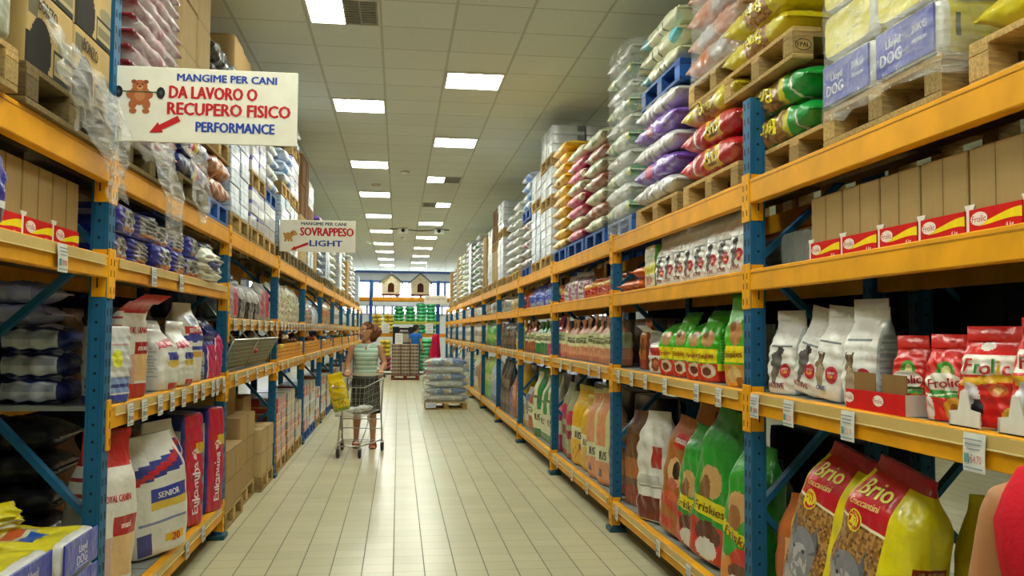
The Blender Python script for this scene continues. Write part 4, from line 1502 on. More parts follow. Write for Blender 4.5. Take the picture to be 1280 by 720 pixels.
D['redsack'] = dict(base=h('b81420'), top=h('a81220'), end=h('a81220'), zones=[(('L', 'R', 'F', 'B'), 'r', -1, 1, 0.24, 0.27, h('e0ded0')), (('L', 'R', 'F'), 'r', -1, 1, 0.0, 0.2, h('d42430')), (('L', 'R', 'F'), 'r', -0.8, 0.8, 0.45, 0.75, h('d8b420')), (('L', 'R', 'F'), 'r', -0.5, 0.5, 0.5, 0.68, h('8c5a24'))],
                    texts=[('L', 'Brio', 0.0, 0.6, 0.07, h('e8d820'), 1.5708), ('R', 'Brio', 0.0, 0.6, 0.07, h('e8d820'), 1.5708)])
D['yellowbrio'] = dict(base=h('d2c21a'), top=h('d2c21a'), end=h('d2c21a'), zones=[(('L', 'R', 'F'), 'r', -1, 1, 0.3, 0.62, h('8f6230')), (('L', 'R', 'F'), 'n', -1, 1, 0.3, 0.62, 0.4, h('b58a4c'))],
                       texts=[('L', 'Brio', 0.0, 0.47, 0.07, h('ece028'), 1.5708), ('R', 'Brio', 0.0, 0.47, 0.07, h('ece028'), 1.5708)])
D['greenbrio'] = dict(base=h('14963c'), top=h('14963c'), end=h('14963c'), zones=[(('L', 'R', 'F', 'B'), 'r', -1, 1, 0.17, 0.20, h('dfe2da')), (('L', 'R', 'F'), 'r', -1, 1, 0.36, 0.78, h('86602c')), (('L', 'R', 'F'), 'n', -1, 1, 0.36, 0.78, 0.4, h('ae8446')), (('L', 'R', 'F'), 'r', -1, 1, 0.78, 1, h('cfc41c')), (('L', 'R', 'F'), 'r', -1, 1, 0.30, 0.36, h('cfc41c'))],
                      texts=[('L', 'Brio', 0.0, 0.57, 0.075, h('ece028'), 1.5708), ('R', 'Brio', 0.0, 0.57, 0.075, h('ece028'), 1.5708), ('F', 'Brio', 0, 0.57, 0.09, h('ece028'), 1.5708)])
D['greenbrio2'] = dict(base=h('14963c'), top=h('14963c'), end=h('14963c'), zones=[(('L', 'R', 'F', 'B'), 'r', -1, 1, 0.28, 0.31, h('dfe2da')), (('L', 'R', 'F'), 'r', -1, 1, 0.75, 1, h('cfc41c'))],
                       texts=[('L', 'Brio', 0.0, 0.50, 0.075, h('ece028'), 1.5708), ('R', 'Brio', 0.0, 0.50, 0.075, h('ece028'), 1.5708)])
D['lloyd'] = dict(base=h('dccf2e'), top=h('dccf2e'), end=h('3a4ab2'), zones=[(FACES, 'r', -1, 1, 0.0, 0.035, h('dcdcd4')), ('F', 'r', -0.7, 0.5, 0.22, 0.62, h('c9c2a0')), ('F', 'r', -0.55, 0.4, 0.28, 0.34, h('b8552c')), ('F', 'r', -0.7, 0.2, 0.16, 0.24, h('2a58b0')), (('R', 'L'), 'r', -0.3, 0.3, 0.06, 0.08, h('3a3a2a'))])
D['whitesack'] = dict(base=h('c0c2bc'), top=h('b6b8b2'), zones=[(('L', 'R'), 'r', -0.6, 0.6, 0.3, 0.7, h('b4bab8')), (('L', 'R'), 'r', -0.2, 0.5, 0.42, 0.58, h('7f8aa0'))])
D['palewhite'] = dict(base=h('c6c8c0'), top=h('bcbeb8'), zones=[(('L', 'R'), 'r', -0.8, 0.2, 0.2, 0.8, h('cfd2cc')), (('L', 'R'), 'r', -0.5, 0.5, 0.45, 0.52, h('8f9a70'))])
D['bluewhite'] = dict(base=h('b9c8da'), top=h('b9c8da'), zones=[(('L', 'R'), 'r', -1, 1, 0.2, 0.5, h('4a7cc0')), (('L', 'R'), 'r', -0.5, 0.7, 0.55, 0.8, h('dfe3e6'))])
D['redwhite'] = dict(base=h('d4d0cc'), top=h('d4d0cc'), zones=[(('L', 'R'), 'r', -1, 1, 0.2, 0.45, h('b03a44')), (('L', 'R'), 'r', -0.6, 0.6, 0.6, 0.8, h('2c3a6a'))])
D['greenwhite'] = dict(base=h('c8cfb8'), top=h('1f8f5a'), zones=[(FACES, 'r', -1, 1, 0, 0.2, h('1b8a50')), (FACES, 'r', -1, 1, 0.8, 1, h('1b8a50')), (FACES, 'r', -0.6, 0.6, 0.05, 0.16, h('d8d23a')), (FACES, 'r', -0.6, 0.6, 0.84, 0.95, h('d8d23a')), (('L', 'R'), 'r', -1, 1, 0.1, 0.35, h('1f8f5a')), (('L', 'R'), 'r', -0.6, 0.6, 0.15, 0.3, h('d8d23a')), (('L', 'R'), 'r', -1, 1, 0.7, 0.85, h('9ab0a0'))])
D['tealcream'] = dict(base=h('cfd0b0'), top=h('bfc0a0'), zones=[(('L', 'R'), 'r', -1, 1, 0.0, 0.22, h('5ab0bc')), (('L', 'R'), 'r', -1, 1, 0.5, 0.53, h('5a5a50')), (('L', 'R'), 'r', -1, 1, 0.62, 0.64, h('5a5a50'))])
D['wraporange'] = dict(base=h('b98a70'), top=h('b98a70'), zones=[(('L', 'R'), 'r', -1, 1, 0.1, 0.4, h('c06a3a')), (('L', 'R'), 'r', -0.6, 0.8, 0.5, 0.8, h('b8b4b8'))])


def cantray(top, body, band=None):
    z = [(FACES, 'r', -1, 1, 0.0, 0.32, body), (FACES, 'r', -1, 1, 0.92, 1.0, top)]
    for k in range(7):
        z.append((FACES, 'r', -1.0 + 0.286 * k, -0.93 + 0.286 * k, 0.3, 0.95, h('74797e')))
    if band:
        z.append((FACES, 'r', -1, 1, 0.32, 0.42, band))
    return z


D['traywhite'] = dict(base=h('b2b8ba'), top=h('a6acb0'), zones=cantray(h('8c949c'), h('bfc4c4')))
D['trayblue'] = dict(base=h('9fb0c0'), top=h('98a6b4'), zones=cantray(h('7f8fa8'), h('a9b9c6'), h('6f86a8')))
D['traypurple'] = dict(base=h('bcbcb8'), top=h('6a6ab0'), zones=[(('R', 'L', 'B', 'F'), 'r', -1, 1, 0.72, 1.0, h('4a4a9c')), ('F', 'r', -0.3, 0.5, 0.2, 0.55, h('9a9ab8'))])
D['trayred'] = dict(base=h('a83424'), top=h('8a8880'), zones=cantray(h('9a8a7a'), h('b02c1c'), h('d09028')))
D['trayorange'] = dict(base=h('b86428'), top=h('b8a890'), zones=cantray(h('a89880'), h('c4702c'), h('d0b070')) + [(FACES, 'r', -0.6 + 0.5 * k, -0.3 + 0.5 * k, 0.42, 0.85, h('8a3a20')) for k in range(3)])
D['traygreen'] = dict(base=h('a89c74'), top=h('98947c'), zones=cantray(h('98947c'), h('b4a078'), h('a8582c')))
D['traybrown'] = dict(base=h('8a7866'), top=h('7c6c5c'), zones=[(FACES, 'r', -0.9 + 0.36 * k, -0.66 + 0.36 * k, 0.25, 0.55, h('41382f')) for k in range(5)] + [(FACES, 'r', -1, 1, 0.0, 0.12, h('a08c74')), (FACES, 'r', -1, 1, 0.8, 1, h('a48f78'))])
for k_, c_ in (('carton', 'a88c5e'), ('cartondark', '7a5a38'), ('cartonpale', 'b9a173')):
    D[k_] = dict(base=h(c_), top=h(c_), zones=[(FACES, 'r', -0.05, 0.05, 0.8, 1.0, tuple(0.93 * v for v in h(c_))), (FACES, 'r', -1, 1, 0.965, 1.0, tuple(0.85 * v for v in h(c_)))])

COLN = {'yellowsack': 'yellow', 'magenta': 'magenta', 'creamsack': 'cream', 'brownsack': 'shiny brown', 'purple': 'purple', 'stripewhite': 'striped white', 'redsack': 'red', 'yellowbrio': 'yellow',
        'greenbrio': 'green and yellow', 'whitesack': 'white', 'palewhite': 'pale', 'bluewhite': 'blue and white', 'redwhite': 'red and white', 'greenwhite': 'green and white', 'tealcream': 'cream and teal',
        'wraporange': 'film covered', 'traywhite': 'grey white', 'trayblue': 'pale blue', 'traypurple': 'white and purple', 'trayred': 'red', 'trayorange': 'orange', 'traygreen': 'beige', 'traybrown': 'brown',
        'carton': 'brown', 'cartondark': 'dark brown', 'cartonpale': 'light brown', 'lloyd': 'yellow and blue'}
ROWN = ['front', 'rear']
FARS = MB()


def pile(s, y0, y1, z, xin, spec, where, grp=None):
    """stack things on a pallet: spec = [(kind, ...)], where = how to find the stack. s = side, xin = inset from the rack face"""
    yc, L = (y0 + y1) / 2, y1 - y0
    far = y0 > 11.5
    vfar = y0 > 19
    x_edge = SIDE[s][0] + s * xin
    W = 0.80
    xc = x_edge + s * W / 2
    lod = 3 if y0 < 7 else 2 if y0 < 10 else 1 if y0 < 17 else 0
    npal = 0
    cnt = {}
    for sp in spec:
        kind = sp[0]
        if kind == 'pallet':
            c = sp[1] if len(sp) > 1 else 'wood'
            nm = {'wood': 'wooden', 'blue': 'blue', 'dark': 'weathered wooden', 'red': 'red'}[c]
            o = pallet(xc, yc, z, f'{nm} pallet {["under", "part way up", "near the top of"][npal]} {where}', c, far)
            o.scale = (1, L / 1.2, 1)
            z += 0.1445
            npal += 1
            continue
        keys, n, t = sp[1], sp[2], sp[3]
        for k in range(n):
            key = keys[k % len(keys)]
            cn = COLN[key]
            if kind == 'sacks' and y0 > 16.4:
                sh_ = BagShape(W * 0.75, t, 0.8, kind='pillow', seed=60 + k % 2, wob=0.035 * t + 0.002)
                tb_ = MB()
                bag_body(tb_, sh_, D[key], 0)
                R_ = np.array(Matrix.Rotation(math.pi / 2, 3, 'Z'))
                for v in tb_.V:
                    q = (v @ LIE.T + np.array([-0.4, 0, t / 2])) * np.array([(L - 0.02) / 0.8, 1, 1.04])
                    FARS.V.append(q @ R_.T + np.array([x_edge + s * W * 0.375, yc, z]))
                FARS.F += [tuple(int(i) + FARS.nv for i in f) for f in tb_.F]
                FARS.C += tb_.C
                FARS.I += tb_.I
                FARS.S += tb_.S
                FARS.nv += tb_.nv
            elif kind == 'sacks':        # long side towards the aisle
                rows = 1 if (y0 > 5.35 and grp != 'rear') else 2
                wd = W / 2 if y0 < 11.5 else W * 0.75
                for r in range(rows):
                    j = RNG.uniform(-0.012, 0.012)
                    kk = cnt[(cn, r)] = cnt.get((cn, r), 0) + 1
                    lab = f'{cn} sack, {ORD[kk - 1]} such up, {ROWN[r] + " of " if rows > 1 else "in "}{where}'
                    laying('pet_food_sack', key, (wd, t, 0.8), x_edge + s * (wd * (r + 0.5)) + j - s * 0.02, yc + j, z, math.pi / 2 * (1 if k % 2 else -1), lab, 'sack of pet food',
                           f'sacks {grp or "stacked on top of the " + SIDE[s][1] + " rack"}', lod=lod, seed=60 + (k % 3), pr=lod >= 2).scale = ((L - 0.02) / 0.8, 1, 1.04)
            elif kind == 'ends':       # short ends towards the aisle
                m = 2
                for r in range(m):
                    j = RNG.uniform(-0.012, 0.012)
                    kk = cnt[(cn, r)] = cnt.get((cn, r), 0) + 1
                    lab = f'{cn} sack, {ORD[kk - 1]} such up, {["far", "near"][1 - r]} column of {where}'
                    laying('pet_food_sack', key, (L / m, t, W), xc + j, y0 + L * (r + 0.5) / m, z, 0 if s > 0 else math.pi, lab, 'sack of pet food', f'sacks {grp or "stacked on top of the " + SIDE[s][1] + " rack"}', lod=lod, seed=63 + k % 2, pr=lod >= 2).scale = (1, 1, 1.04)
            elif kind in ('trays', 'cartons'):
                m = 1 if vfar else 2
                rows = 1 if y0 > 8.9 and not (10 < y0 < 10.5) else 2
                nm, cat = ('can_tray', 'tray of cans') if kind == 'trays' else ('cardboard_box', 'carton')
                for c2 in range(m):
                    for r in range(rows):
                        if r == 1 and c2 == 1:
                            continue
                        j = RNG.uniform(-0.006, 0.006)
                        kk = cnt[(cn, c2, r)] = cnt.get((cn, c2, r), 0) + 1
                        pos = (f'{["near", "far"][c2]} ' if m > 1 else '') + (('front' if r == 0 else 'back') if rows > 1 else '')
                        lab = f'{cn} {"tray" if kind == "trays" else "carton"}, {ORD[kk - 1]} up, {(pos.strip() + " of ") if pos.strip() else "in "}{where}'
                        standing(nm, key, (round(L / m - 0.006, 3), W / 2 - 0.008, t - 0.002), x_edge + s * (W / 2 * (r + 0.5)) + j, y0 + L * (c2 + 0.5) / m + j, z, s, lab, cat, f'{"trays" if kind == "trays" else "cartons"} {grp or "stacked on top of the " + SIDE[s][1] + " rack"}',
                                 lod=min(lod, 2), seed=3, kind='crate', mat='film' if kind == 'trays' else 'card', pr=False, wob=0.0)
            z += t
    return z


def hull(name, label, x0, x1, y0, y1, z0, z1, mat='wrap', seed=0, rag=0.0, open_top=True, group=None, amp=0.012):
    """stretch film wound round a load: a wavy thin-walled sleeve"""
    r = np.random.RandomState(seed)
    cx_, cy_ = (x0 + x1) / 2, (y0 + y1) / 2
    K, N = 40, 12
    rings = []
    ph = r.rand(6) * 6.28
    for i in range(N + 1):
        t = i / N
        ring = []
        for k in range(K):
            a = 2 * math.pi * k / K
            ca, sa = math.cos(a), math.sin(a)
            q = (abs(ca) ** 7 + abs(sa) ** 7) ** (-1 / 7)
            wv = 1 + amp * (math.sin(3 * a + ph[0] + 4 * t) + math.sin(7 * a + ph[1] + 9 * t) * 0.6 + math.sin(11 * a + ph[2] - 14 * t) * 0.5)
            zz = z0 + (z1 - z0) * t
            if i == 0:
                zz -= rag * (0.5 + 0.5 * math.sin(5 * a + ph[3])) * (0.6 + 0.4 * math.sin(13 * a + ph[4]))
            ring.append((cx_ + (x1 - x0) / 2 * ca * q * wv, cy_ + (y1 - y0) / 2 * sa * q * wv, zz))
        rings.append(ring)
    b = MB()
    b.rings([[(p[0] - cx_, p[1] - cy_, p[2] - z0) for p in rg] for rg in rings], (1, 1, 1), cap=False)
    o = b.build(name, mat, None, (cx_, cy_, z0))
    return tag(o, label, 'stretch film', group)


_ab0 = BagShape.ab


def _ab(self, t):
    if self.kind == 'crate':
        e = np.clip(np.minimum(t, 1 - t) / 0.01, 0, 1)
        rr = 0.985 + 0.015 * e
        return self.w / 2 * rr + 0 * t, self.d / 2 * rr + 0 * t, 24 + 0 * t
    return _ab0(self, t)


BagShape.ab = _ab

# right rack, nearest bay: green and yellow sacks under a second pallet, then film wrapped blue ended sacks
PT = RT
pallet(2.17, 3.83, PT, 'wooden pallet under the two green and yellow sacks').scale = (1, 0.70, 1)
for i in range(2):
    laying('pet_food_sack', 'greenbrio', (0.40, 0.165, 0.78), 1.94, 4.02 + 0.05 * i, PT + 0.1445 + 0.166 * i, math.pi / 2, ['green and yellow kibble sack lying directly on the pallet, under its twin', 'green and yellow kibble sack lying on top of its twin'][i], group='green and yellow sacks', seed=70 + i, lod=3)
laying('pet_food_sack', 'greenbrio2', (0.38, 0.165, 0.78), 2.36, 4.0, PT + 0.1445, math.pi / 2, 'green sack at the back of the pallet, behind the yellow kibble sacks', seed=72, lod=2)
z2 = PT + 0.1445 + 0.332
sp_ = pallet(2.12, 4.15, z2, 'wooden pallet with a stamped block, resting on the green sacks')
sp_.scale = (1, 0.70, 1)
b = MB()
K = 26
for (rx, rz, col, off) in ((0.038, 0.026, h('1e1712'), 0.0006), (0.0345, 0.0228, h('b79a62'), 0.0010)):
    v = [(0, -off, 0)] + [(rx * math.cos(a), -off, rz * math.sin(a)) for a in np.linspace(0, 6.2832, K, endpoint=False)]
    b.add(v, [(0, 1 + k, 1 + (k + 1) % K) for k in range(K)], col)
for dx in (-0.0008, 0.0008):
    b.text('EPAL', plane_text((dx, -0.0015, 0), (1, 0, 0), (0, 0, 1), 0.020, width=0.056, s='EPAL'), h('1e1712'))
o = b.build('stamped_mark', 'wood', sp_, (1.772, 4.15 - 0.42 - 0.0005, z2 + 0.062))
o.matrix_parent_inverse = sp_.matrix_basis.inverted()
o['label'] = 'oval black stamp'
for i in range(2):
    laying('pet_food_sack', 'yellowbrio', (0.40, 0.16, 0.78), 1.92, 4.22, z2 + 0.1445 + 0.161 * i, math.pi / 2, ['yellow kibble sack lying directly on the stamped pallet', 'yellow kibble sack on top of another above the stamped pallet'][i], group='yellow sacks on the stamped pallet', seed=74, lod=3)
laying('pet_food_sack', 'yellowbrio', (0.40, 0.16, 0.78), 2.33, 4.22, z2 + 0.1445, math.pi / 2, 'yellow kibble sack at the back of the stamped pallet', seed=74, lod=3)

pallet(2.09, 2.99, PT, 'wooden pallet under the film wrapped blue ended sacks').scale = (1, 0.66, 1)
zz = PT + 0.1445
for k in range(4):
    for r in range(2):
        o = laying('pet_food_sack', 'lloyd', (0.395, 0.19, 0.80), 2.09, 2.79 + 0.40 * r, zz + 0.19 * k, 0, f'{"yellow sack with blue end" if k == 0 else "plain ended yellow sack"} under film, {["near", "far"][r]} column, {ORD[k]} from below', group='film wrapped blue ended sacks', seed=76, lod=3, kind='brick')
        e = MB()
        W_ = 1.0
        e.box((-0.4055, 0, 0.090), (0.009, 0.345, 0.158), h('2e3cb0'), bev=0.0012)
        for bx in (-0.0012, 0.0012):
            e.text('Lloyd', plane_text((-0.4110, 0.06 + bx, 0.115), (0, -1, 0), (0, 0, 1), 0.030), h('dfe2ea'))
            e.text('DOG', plane_text((-0.4110, 0.075 + bx, 0.065), (0, -1, 0), (0, 0, 1), 0.042), h('dfe2ea'))
            e.text('20KG', plane_text((-0.4110, -0.095 + bx, 0.118), (0, -1, 0), (0, 0, 1), 0.026), h('c9cee4'))
            e.text('PREMIUM', plane_text((-0.4110, -0.095 + bx, 0.075), (0, -1, 0), (0, 0, 1), 0.014), h('c9cee4'))
        PROTO.setdefault('lloydend', e.mesh('end', ['film']))
        if not any(c.name.startswith('blue_end') for c in o.children):
            link('blue_end_label', PROTO['lloydend'], o)
        for c in [c for c in o.children if k > 0 and c.name.startswith('blue_end')]:
            bpy.data.objects.remove(c)
hull('stretch_wrap', 'clear stretch film round the blue ended sacks and their pallet edge', 1.645, 2.54, 2.565, 3.42, PT + 0.09, zz + 0.78, seed=5, rag=0.05)
pallet(2.13, 2.12, PT, 'wooden pallet at the right edge of view, on top of the right rack').scale = (1, 0.66, 1)
for k in range(3):
    for r in range(2):
        laying('pet_food_sack', 'yellowbrio', (0.39, 0.16, 0.78), 1.95 + 0.4 * r, 2.13, zz + 0.161 * k, math.pi / 2, f'yellow kibble sack on the rightmost top pallet, {ORD[k]} from below, {["front", "back"][r]}', group='yellow sacks on the rightmost top pallet', seed=74, lod=3)

# right rack, second bay
W1 = 'the red and yellow stack over the second bay'
zt = pile(1, 4.40, 5.30, PT, 0.04, [('pallet',), ('sacks', ['redsack'], 1, 0.17), ('sacks', ['redsack'], 1, 0.16), ('sacks', ['yellowbrio'], 1, 0.15)], W1)
zt = pile(1, 4.42, 5.28, zt, 0.07, [('pallet',), ('sacks', ['wraporange'], 5, 0.15)], 'the film wrapped stack above the red sacks')
hull('stretch_wrap', 'cloudy stretch film round the high stack above the red sacks', 1.74, 2.60, 4.40, 5.30, zt - 0.80, zt, 'wrap', 6, 0.02)
zt = pile(1, 5.42, 6.40, PT, 0.04, [('pallet',), ('sacks', ['stripewhite', 'purple'], 5, 0.145)], 'the purple and white stack over the second bay')
pile(1, 5.46, 6.36, zt, 0.07, [('pallet', 'blue'), ('sacks', ['tealcream'], 3, 0.13)], 'the stack high over the second bay')
zt = pile(1, 6.52, 7.30, PT, 0.04, [('pallet', 'blue'), ('sacks', ['greenwhite', 'palewhite'], 10, 0.135)], 'the tall film wrapped green and white column')
hull('stretch_wrap', 'pale stretch film round the tall green and white column', 1.70, 2.56, 6.50, 7.32, PT + 0.02, zt, 'wrap', 7, 0.06)
# third bay
pile(1, 7.42, 8.22, PT, 0.04, [('pallet', 'blue'), ('sacks', ['creamsack', 'brownsack'], 7, 0.128)], 'the brown and cream stack over the third bay')
pile(1, 8.30, 9.10, PT, 0.04, [('pallet', 'blue'), ('sacks', ['magenta', 'creamsack', 'magenta'], 8, 0.118)], 'the magenta stack over the third bay')
pile(1, 9.18, 9.96, PT, 0.04, [('pallet', 'blue'), ('sacks', ['yellowsack'], 10, 0.115)], 'the yellow stack over the third bay')
pile(1, 10.06, 10.86, PT, 0.03, [('pallet',), ('trays', ['traywhite'], 5, 0.11), ('pallet',), ('trays', ['traywhite'], 3, 0.11), ('pallet',), ('trays', ['traywhite'], 3, 0.11)], 'the triple tray stack beyond the yellow stack')
pile(1, 10.96, 11.76, PT, 0.05, [('pallet',), ('trays', ['trayblue'], 6, 0.11), ('pallet',), ('trays', ['traywhite'], 3, 0.11)], 'the pale tray stack over the fourth bay')
far_r = [
    (11.9, 12.7, [('pallet', 'blue'), ('sacks', ['redwhite', 'whitesack'], 5, 0.13), ('pallet', 'blue'), ('sacks', ['bluewhite'], 4, 0.13)], 'the tricolour stack, fourth bay'),
    (12.8, 13.6, [('pallet',), ('sacks', ['palewhite'], 8, 0.13)], 'the pale sack column by the fourth bay end'),
    (13.75, 14.6, [('pallet',), ('sacks', ['whitesack'], 7, 0.14)], 'the white sack column over the fifth bay'),
    (14.7, 15.55, [('pallet',), ('trays', ['traywhite'], 6, 0.115), ('pallet',), ('trays', ['traywhite'], 4, 0.115)], 'the double tray stack over the fifth bay'),
    (15.65, 16.45, [('pallet',), ('cartons', ['cartonpale'], 2, 0.28), ('pallet',), ('cartons', ['cartondark'], 2, 0.30)], 'the tall brown carton stack over the fifth bay'),
    (16.6, 17.4, [('pallet',), ('trays', ['traywhite'], 9, 0.115)], 'the white tray column over the sixth bay'),
    (17.5, 18.3, [('pallet',), ('cartons', ['carton'], 4, 0.25)], 'the brown carton column over the sixth bay'),
    (18.4, 19.2, [('pallet',), ('sacks', ['palewhite'], 8, 0.13)], 'the pale sack column over the sixth bay'),
    (19.4, 20.2, [('pallet',), ('sacks', ['whitesack'], 9, 0.14)], 'the white sack column over the seventh bay'),
    (20.3, 21.1, [('pallet',), ('sacks', ['palewhite', 'greenwhite'], 8, 0.14)], 'the green flecked column over the seventh bay'),
    (21.2, 22.0, [('pallet',), ('trays', ['traywhite'], 10, 0.12)], 'the tray column over the seventh bay'),
    (22.3, 23.2, [('pallet',), ('sacks', ['whitesack'], 10, 0.14)], 'the white column over the eighth bay'),
    (23.4, 24.3, [('pallet',), ('sacks', ['palewhite', 'creamsack'], 8, 0.15)], 'the cream column over the eighth bay'),
    (25.0, 26.0, [('pallet',), ('sacks', ['creamsack', 'whitesack'], 9, 0.14)], 'the mixed column over the ninth bay'),
    (26.3, 27.3, [('pallet',), ('cartons', ['cartonpale'], 5, 0.26)], 'the carton column over the ninth bay'),
    (28.0, 29.0, [('pallet',), ('sacks', ['bluewhite', 'whitesack'], 8, 0.14)], 'the blue flecked column over the tenth bay'),
    (29.6, 30.6, [('pallet',), ('cartons', ['carton'], 4, 0.27)], 'the far brown carton column on the right rack'),
]
for (a, bb, sp, w) in far_r:
    pile(1, a, bb, PT, RNG.uniform(0.0, 0.06), sp, w)
# ------------------------------------------------------------------ left rack: loads on top
LTZ = LT
D['bonzo'] = dict(base=h('b59a66'), top=h('b59a66'), zones=[('F', 'e', -0.42, 0.30, 0.44, 0.36, h('34322e')), ('F', 'r', -1, -0.6, 0.0, 0.4, h('34322e')), ('F', 'r', -0.95, -0.6, 0.62, 0.9, h('6c6650')), ('F', 'e', 0.65, 0.48, 0.4, 0.12, h('8c8468')),
                                                            ('F', 'r', 0.12, 0.98, 0.02, 0.40, h('3c3a34')), ('F', 'r', 0.17, 0.93, 0.08, 0.36, h('a89a74')), ('F', 'r', 0.22, 0.88, 0.14, 0.28, h('7c7458')), ('F', 'd', -0.03, 0.03, 0.0, h('3c3a34'))],
                  texts=[('F', 'BONZO', -0.22, 0.80, 0.05, h('4a4638'), -0.08, 0.17)])
pallet(-1.66, 3.62, LTZ, 'weathered pallet under the printed dog cartons, top of the left rack', 'dark').scale = (1, 0.76, 1)
for k in range(4):
    for r in range(2):
        for q in range(2):
            if q == 1 and r == 1:
                continue
            laying('cardboard_box', 'bonzo', (0.44, 0.29, 0.40), 0, 0, 0, 0, '-', lod=3, kind='crate', mat='card', seed=3) if False else None
            standing('cardboard_box', 'bonzo', (0.44, 0.38, 0.285), -1.46 - 0.39 * q, 3.395 + 0.447 * r, LTZ + 0.1445 + 0.287 * k, -1,
                     f'brown carton with dark dog head print, {ORD[k]} up, {["near", "far"][r]} {["front", "back"][q]} column', 'carton', 'printed cartons on top of the left rack', kind='crate', lod=4, mat='card', seed=3, wob=0.0)
pallet(-1.64, 2.62, LTZ, 'wooden pallet at the left edge of view, under a cream sack').scale = (1, 0.72, 1)
for k in range(3):
    laying('pet_food_sack', 'creamsack', (0.42, 0.20, 0.80), -1.46, 2.64, LTZ + 0.1445 + 0.201 * k, math.pi / 2, f'cream sack at the upper left edge of view, {ORD[k]} from below', group='cream sacks at the left edge', lod=3, seed=80, kind='brick')


def drape(name, label, pts, width, seed, axis):
    """a crumpled film strip hanging along a path, width along axis"""
    r = np.random.RandomState(seed)
    P = np.array(pts, float)
    n = 26
    tt = np.linspace(0, len(P) - 1, n)
    C = np.stack([np.interp(tt, range(len(P)), P[:, i]) for i in range(3)], 1)
    m = 16
    ax = np.array(axis, float)
    V = np.zeros((n, m, 3))
    ph = r.rand(6) * 6.28
    for i in range(n):
        wv = width * (1 - 0.35 * (i / n)) * (1 + 0.15 * math.sin(i * 0.7 + ph[0]))
        for j in range(m):
            u = j / (m - 1) - 0.5
            cr = 0.010 * math.sin(9 * u + ph[1] + i * 0.35) + 0.007 * math.sin(23 * u + ph[2] - i * 0.5) + r.normal(0, 0.0025)
            V[i, j] = C[i] + ax * u * wv + np.array([cr, 0, 0.010 * math.sin(13 * u + ph[3]) * (1 + i / n) - (i / n) ** 3 * 0.12 * abs(math.sin(4 * u + ph[4]))])
    c = V.reshape(-1, 3).mean(0)
    b = MB()
    idx = np.arange(n * m).reshape(n, m)
    b.add(V.reshape(-1, 3) - c, [(idx[i, j], idx[i, j + 1], idx[i + 1, j + 1], idx[i + 1, j]) for i in range(n - 1) for j in range(m - 1)], (1, 1, 1), 0, True)
    o = b.build(name, 'wrap_dense', None, tuple(c))
    return tag(o, label, 'plastic film', 'torn film on the left rack')


drape('torn_film', 'crumpled clear film hanging off the pallet of printed dog cartons', [(-1.262, 3.60, 2.66), (-1.215, 3.62, 2.55), (-1.205, 3.66, 2.46), (-1.205, 3.72, 2.34)], 0.80, 1, (0, 1, -0.10))
drape('torn_film', 'torn film strip hanging over the yellow beam beside the sign post', [(-1.245, 3.96, 2.58), (-1.20, 3.97, 2.42), (-1.198, 3.98, 2.30), (-1.20, 4.0, 2.19)], 0.34, 2, (0, 1, 0))
drape('torn_film', 'long torn film streamer hanging below the large sign', [(-1.262, 4.86, 2.56), (-1.235, 4.88, 2.44), (-1.20, 4.92, 2.30), (-1.195, 4.96, 2.10)], 0.55, 3, (0, 1, 0))
drape('torn_film', 'crumpled film bunched on the pallet edge beyond the streamer', [(-1.27, 5.62, 2.68), (-1.225, 5.64, 2.56), (-1.21, 5.68, 2.44), (-1.21, 5.70, 2.34)], 0.66, 4, (0, 1, 0))

D['redpack'] = dict(base=h('8c1828'), top=h('8c1828'), zones=[(FACES, 'r', -1, 1, 0.4, 0.6, h('a83040'))])
D['bluepink'] = dict(base=h('2a2f86'), top=h('2a2f86'), zones=[(('L', 'R'), 'r', -1, 1, 0.30, 0.42, h('d0286a')), (('L', 'R'), 'r', -1, 1, 0.42, 0.52, h('d8c83a')), (('L', 'R'), 'r', -1, 1, 0.6, 0.8, h('5a6070'))])
D['orangebrown'] = dict(base=h('a8642c'), top=h('a8642c'), zones=[(('L', 'R'), 'r', -1, 1, 0.4, 0.6, h('b8753a'))])
D['blackbag'] = dict(base=h('1c1c22'), top=h('1c1c22'), zones=[(('L', 'R'), 'r', -1, 1, 0.4, 0.5, h('50525c'))])
COLN.update({'redpack': 'shiny red', 'bluepink': 'blue and pink', 'orangebrown': 'orange brown', 'blackbag': 'black'})
zt = pile(-1, 4.30, 5.20, LTZ, -0.02, [('pallet', 'dark'), ('sacks', ['redpack'], 15, 0.075)], 'the red stack behind the large sign')
hull('stretch_wrap', 'clear stretch film round the red stack behind the large sign', -2.09, -1.23, 4.27, 5.22, LTZ + 0.10, zt, 'wrap', 8, 0.06)
zt = pile(-1, 5.30, 6.08, LTZ, -0.02, [('pallet', 'dark'), ('sacks', ['bluepink'], 2, 0.15), ('pallet',), ('cartons', ['cartonpale'], 3, 0.30)], 'the stack half behind the large sign')
zt = pile(-1, 6.18, 6.90, LTZ, 0.0, [('pallet', 'blue'), ('sacks', ['orangebrown'], 2, 0.16), ('pallet',), ('trays', ['trayblue'], 3, 0.11), ('sacks', ['blackbag'], 2, 0.16)], 'the mixed stack on the blue pallet')
pile(-1, 6.98, 7.86, LTZ, 0.0, [('pallet',), ('trays', ['trayblue'], 10, 0.112), ('cartons', ['carton'], 1, 0.25)], 'the pale blue tray stack')
pile(-1, 7.94, 8.76, LTZ, 0.0, [('pallet',), ('trays', ['traypurple'], 3, 0.115), ('pallet',), ('trays', ['traypurple'], 5, 0.125)], 'the double purple edged stack')
pile(-1, 8.84, 9.66, LTZ, 0.02, [('pallet',), ('trays', ['traywhite'], 3, 0.115), ('pallet', 'blue'), ('sacks', ['bluewhite', 'palewhite'], 5, 0.13)], 'the blue pallet stack by the small sign')
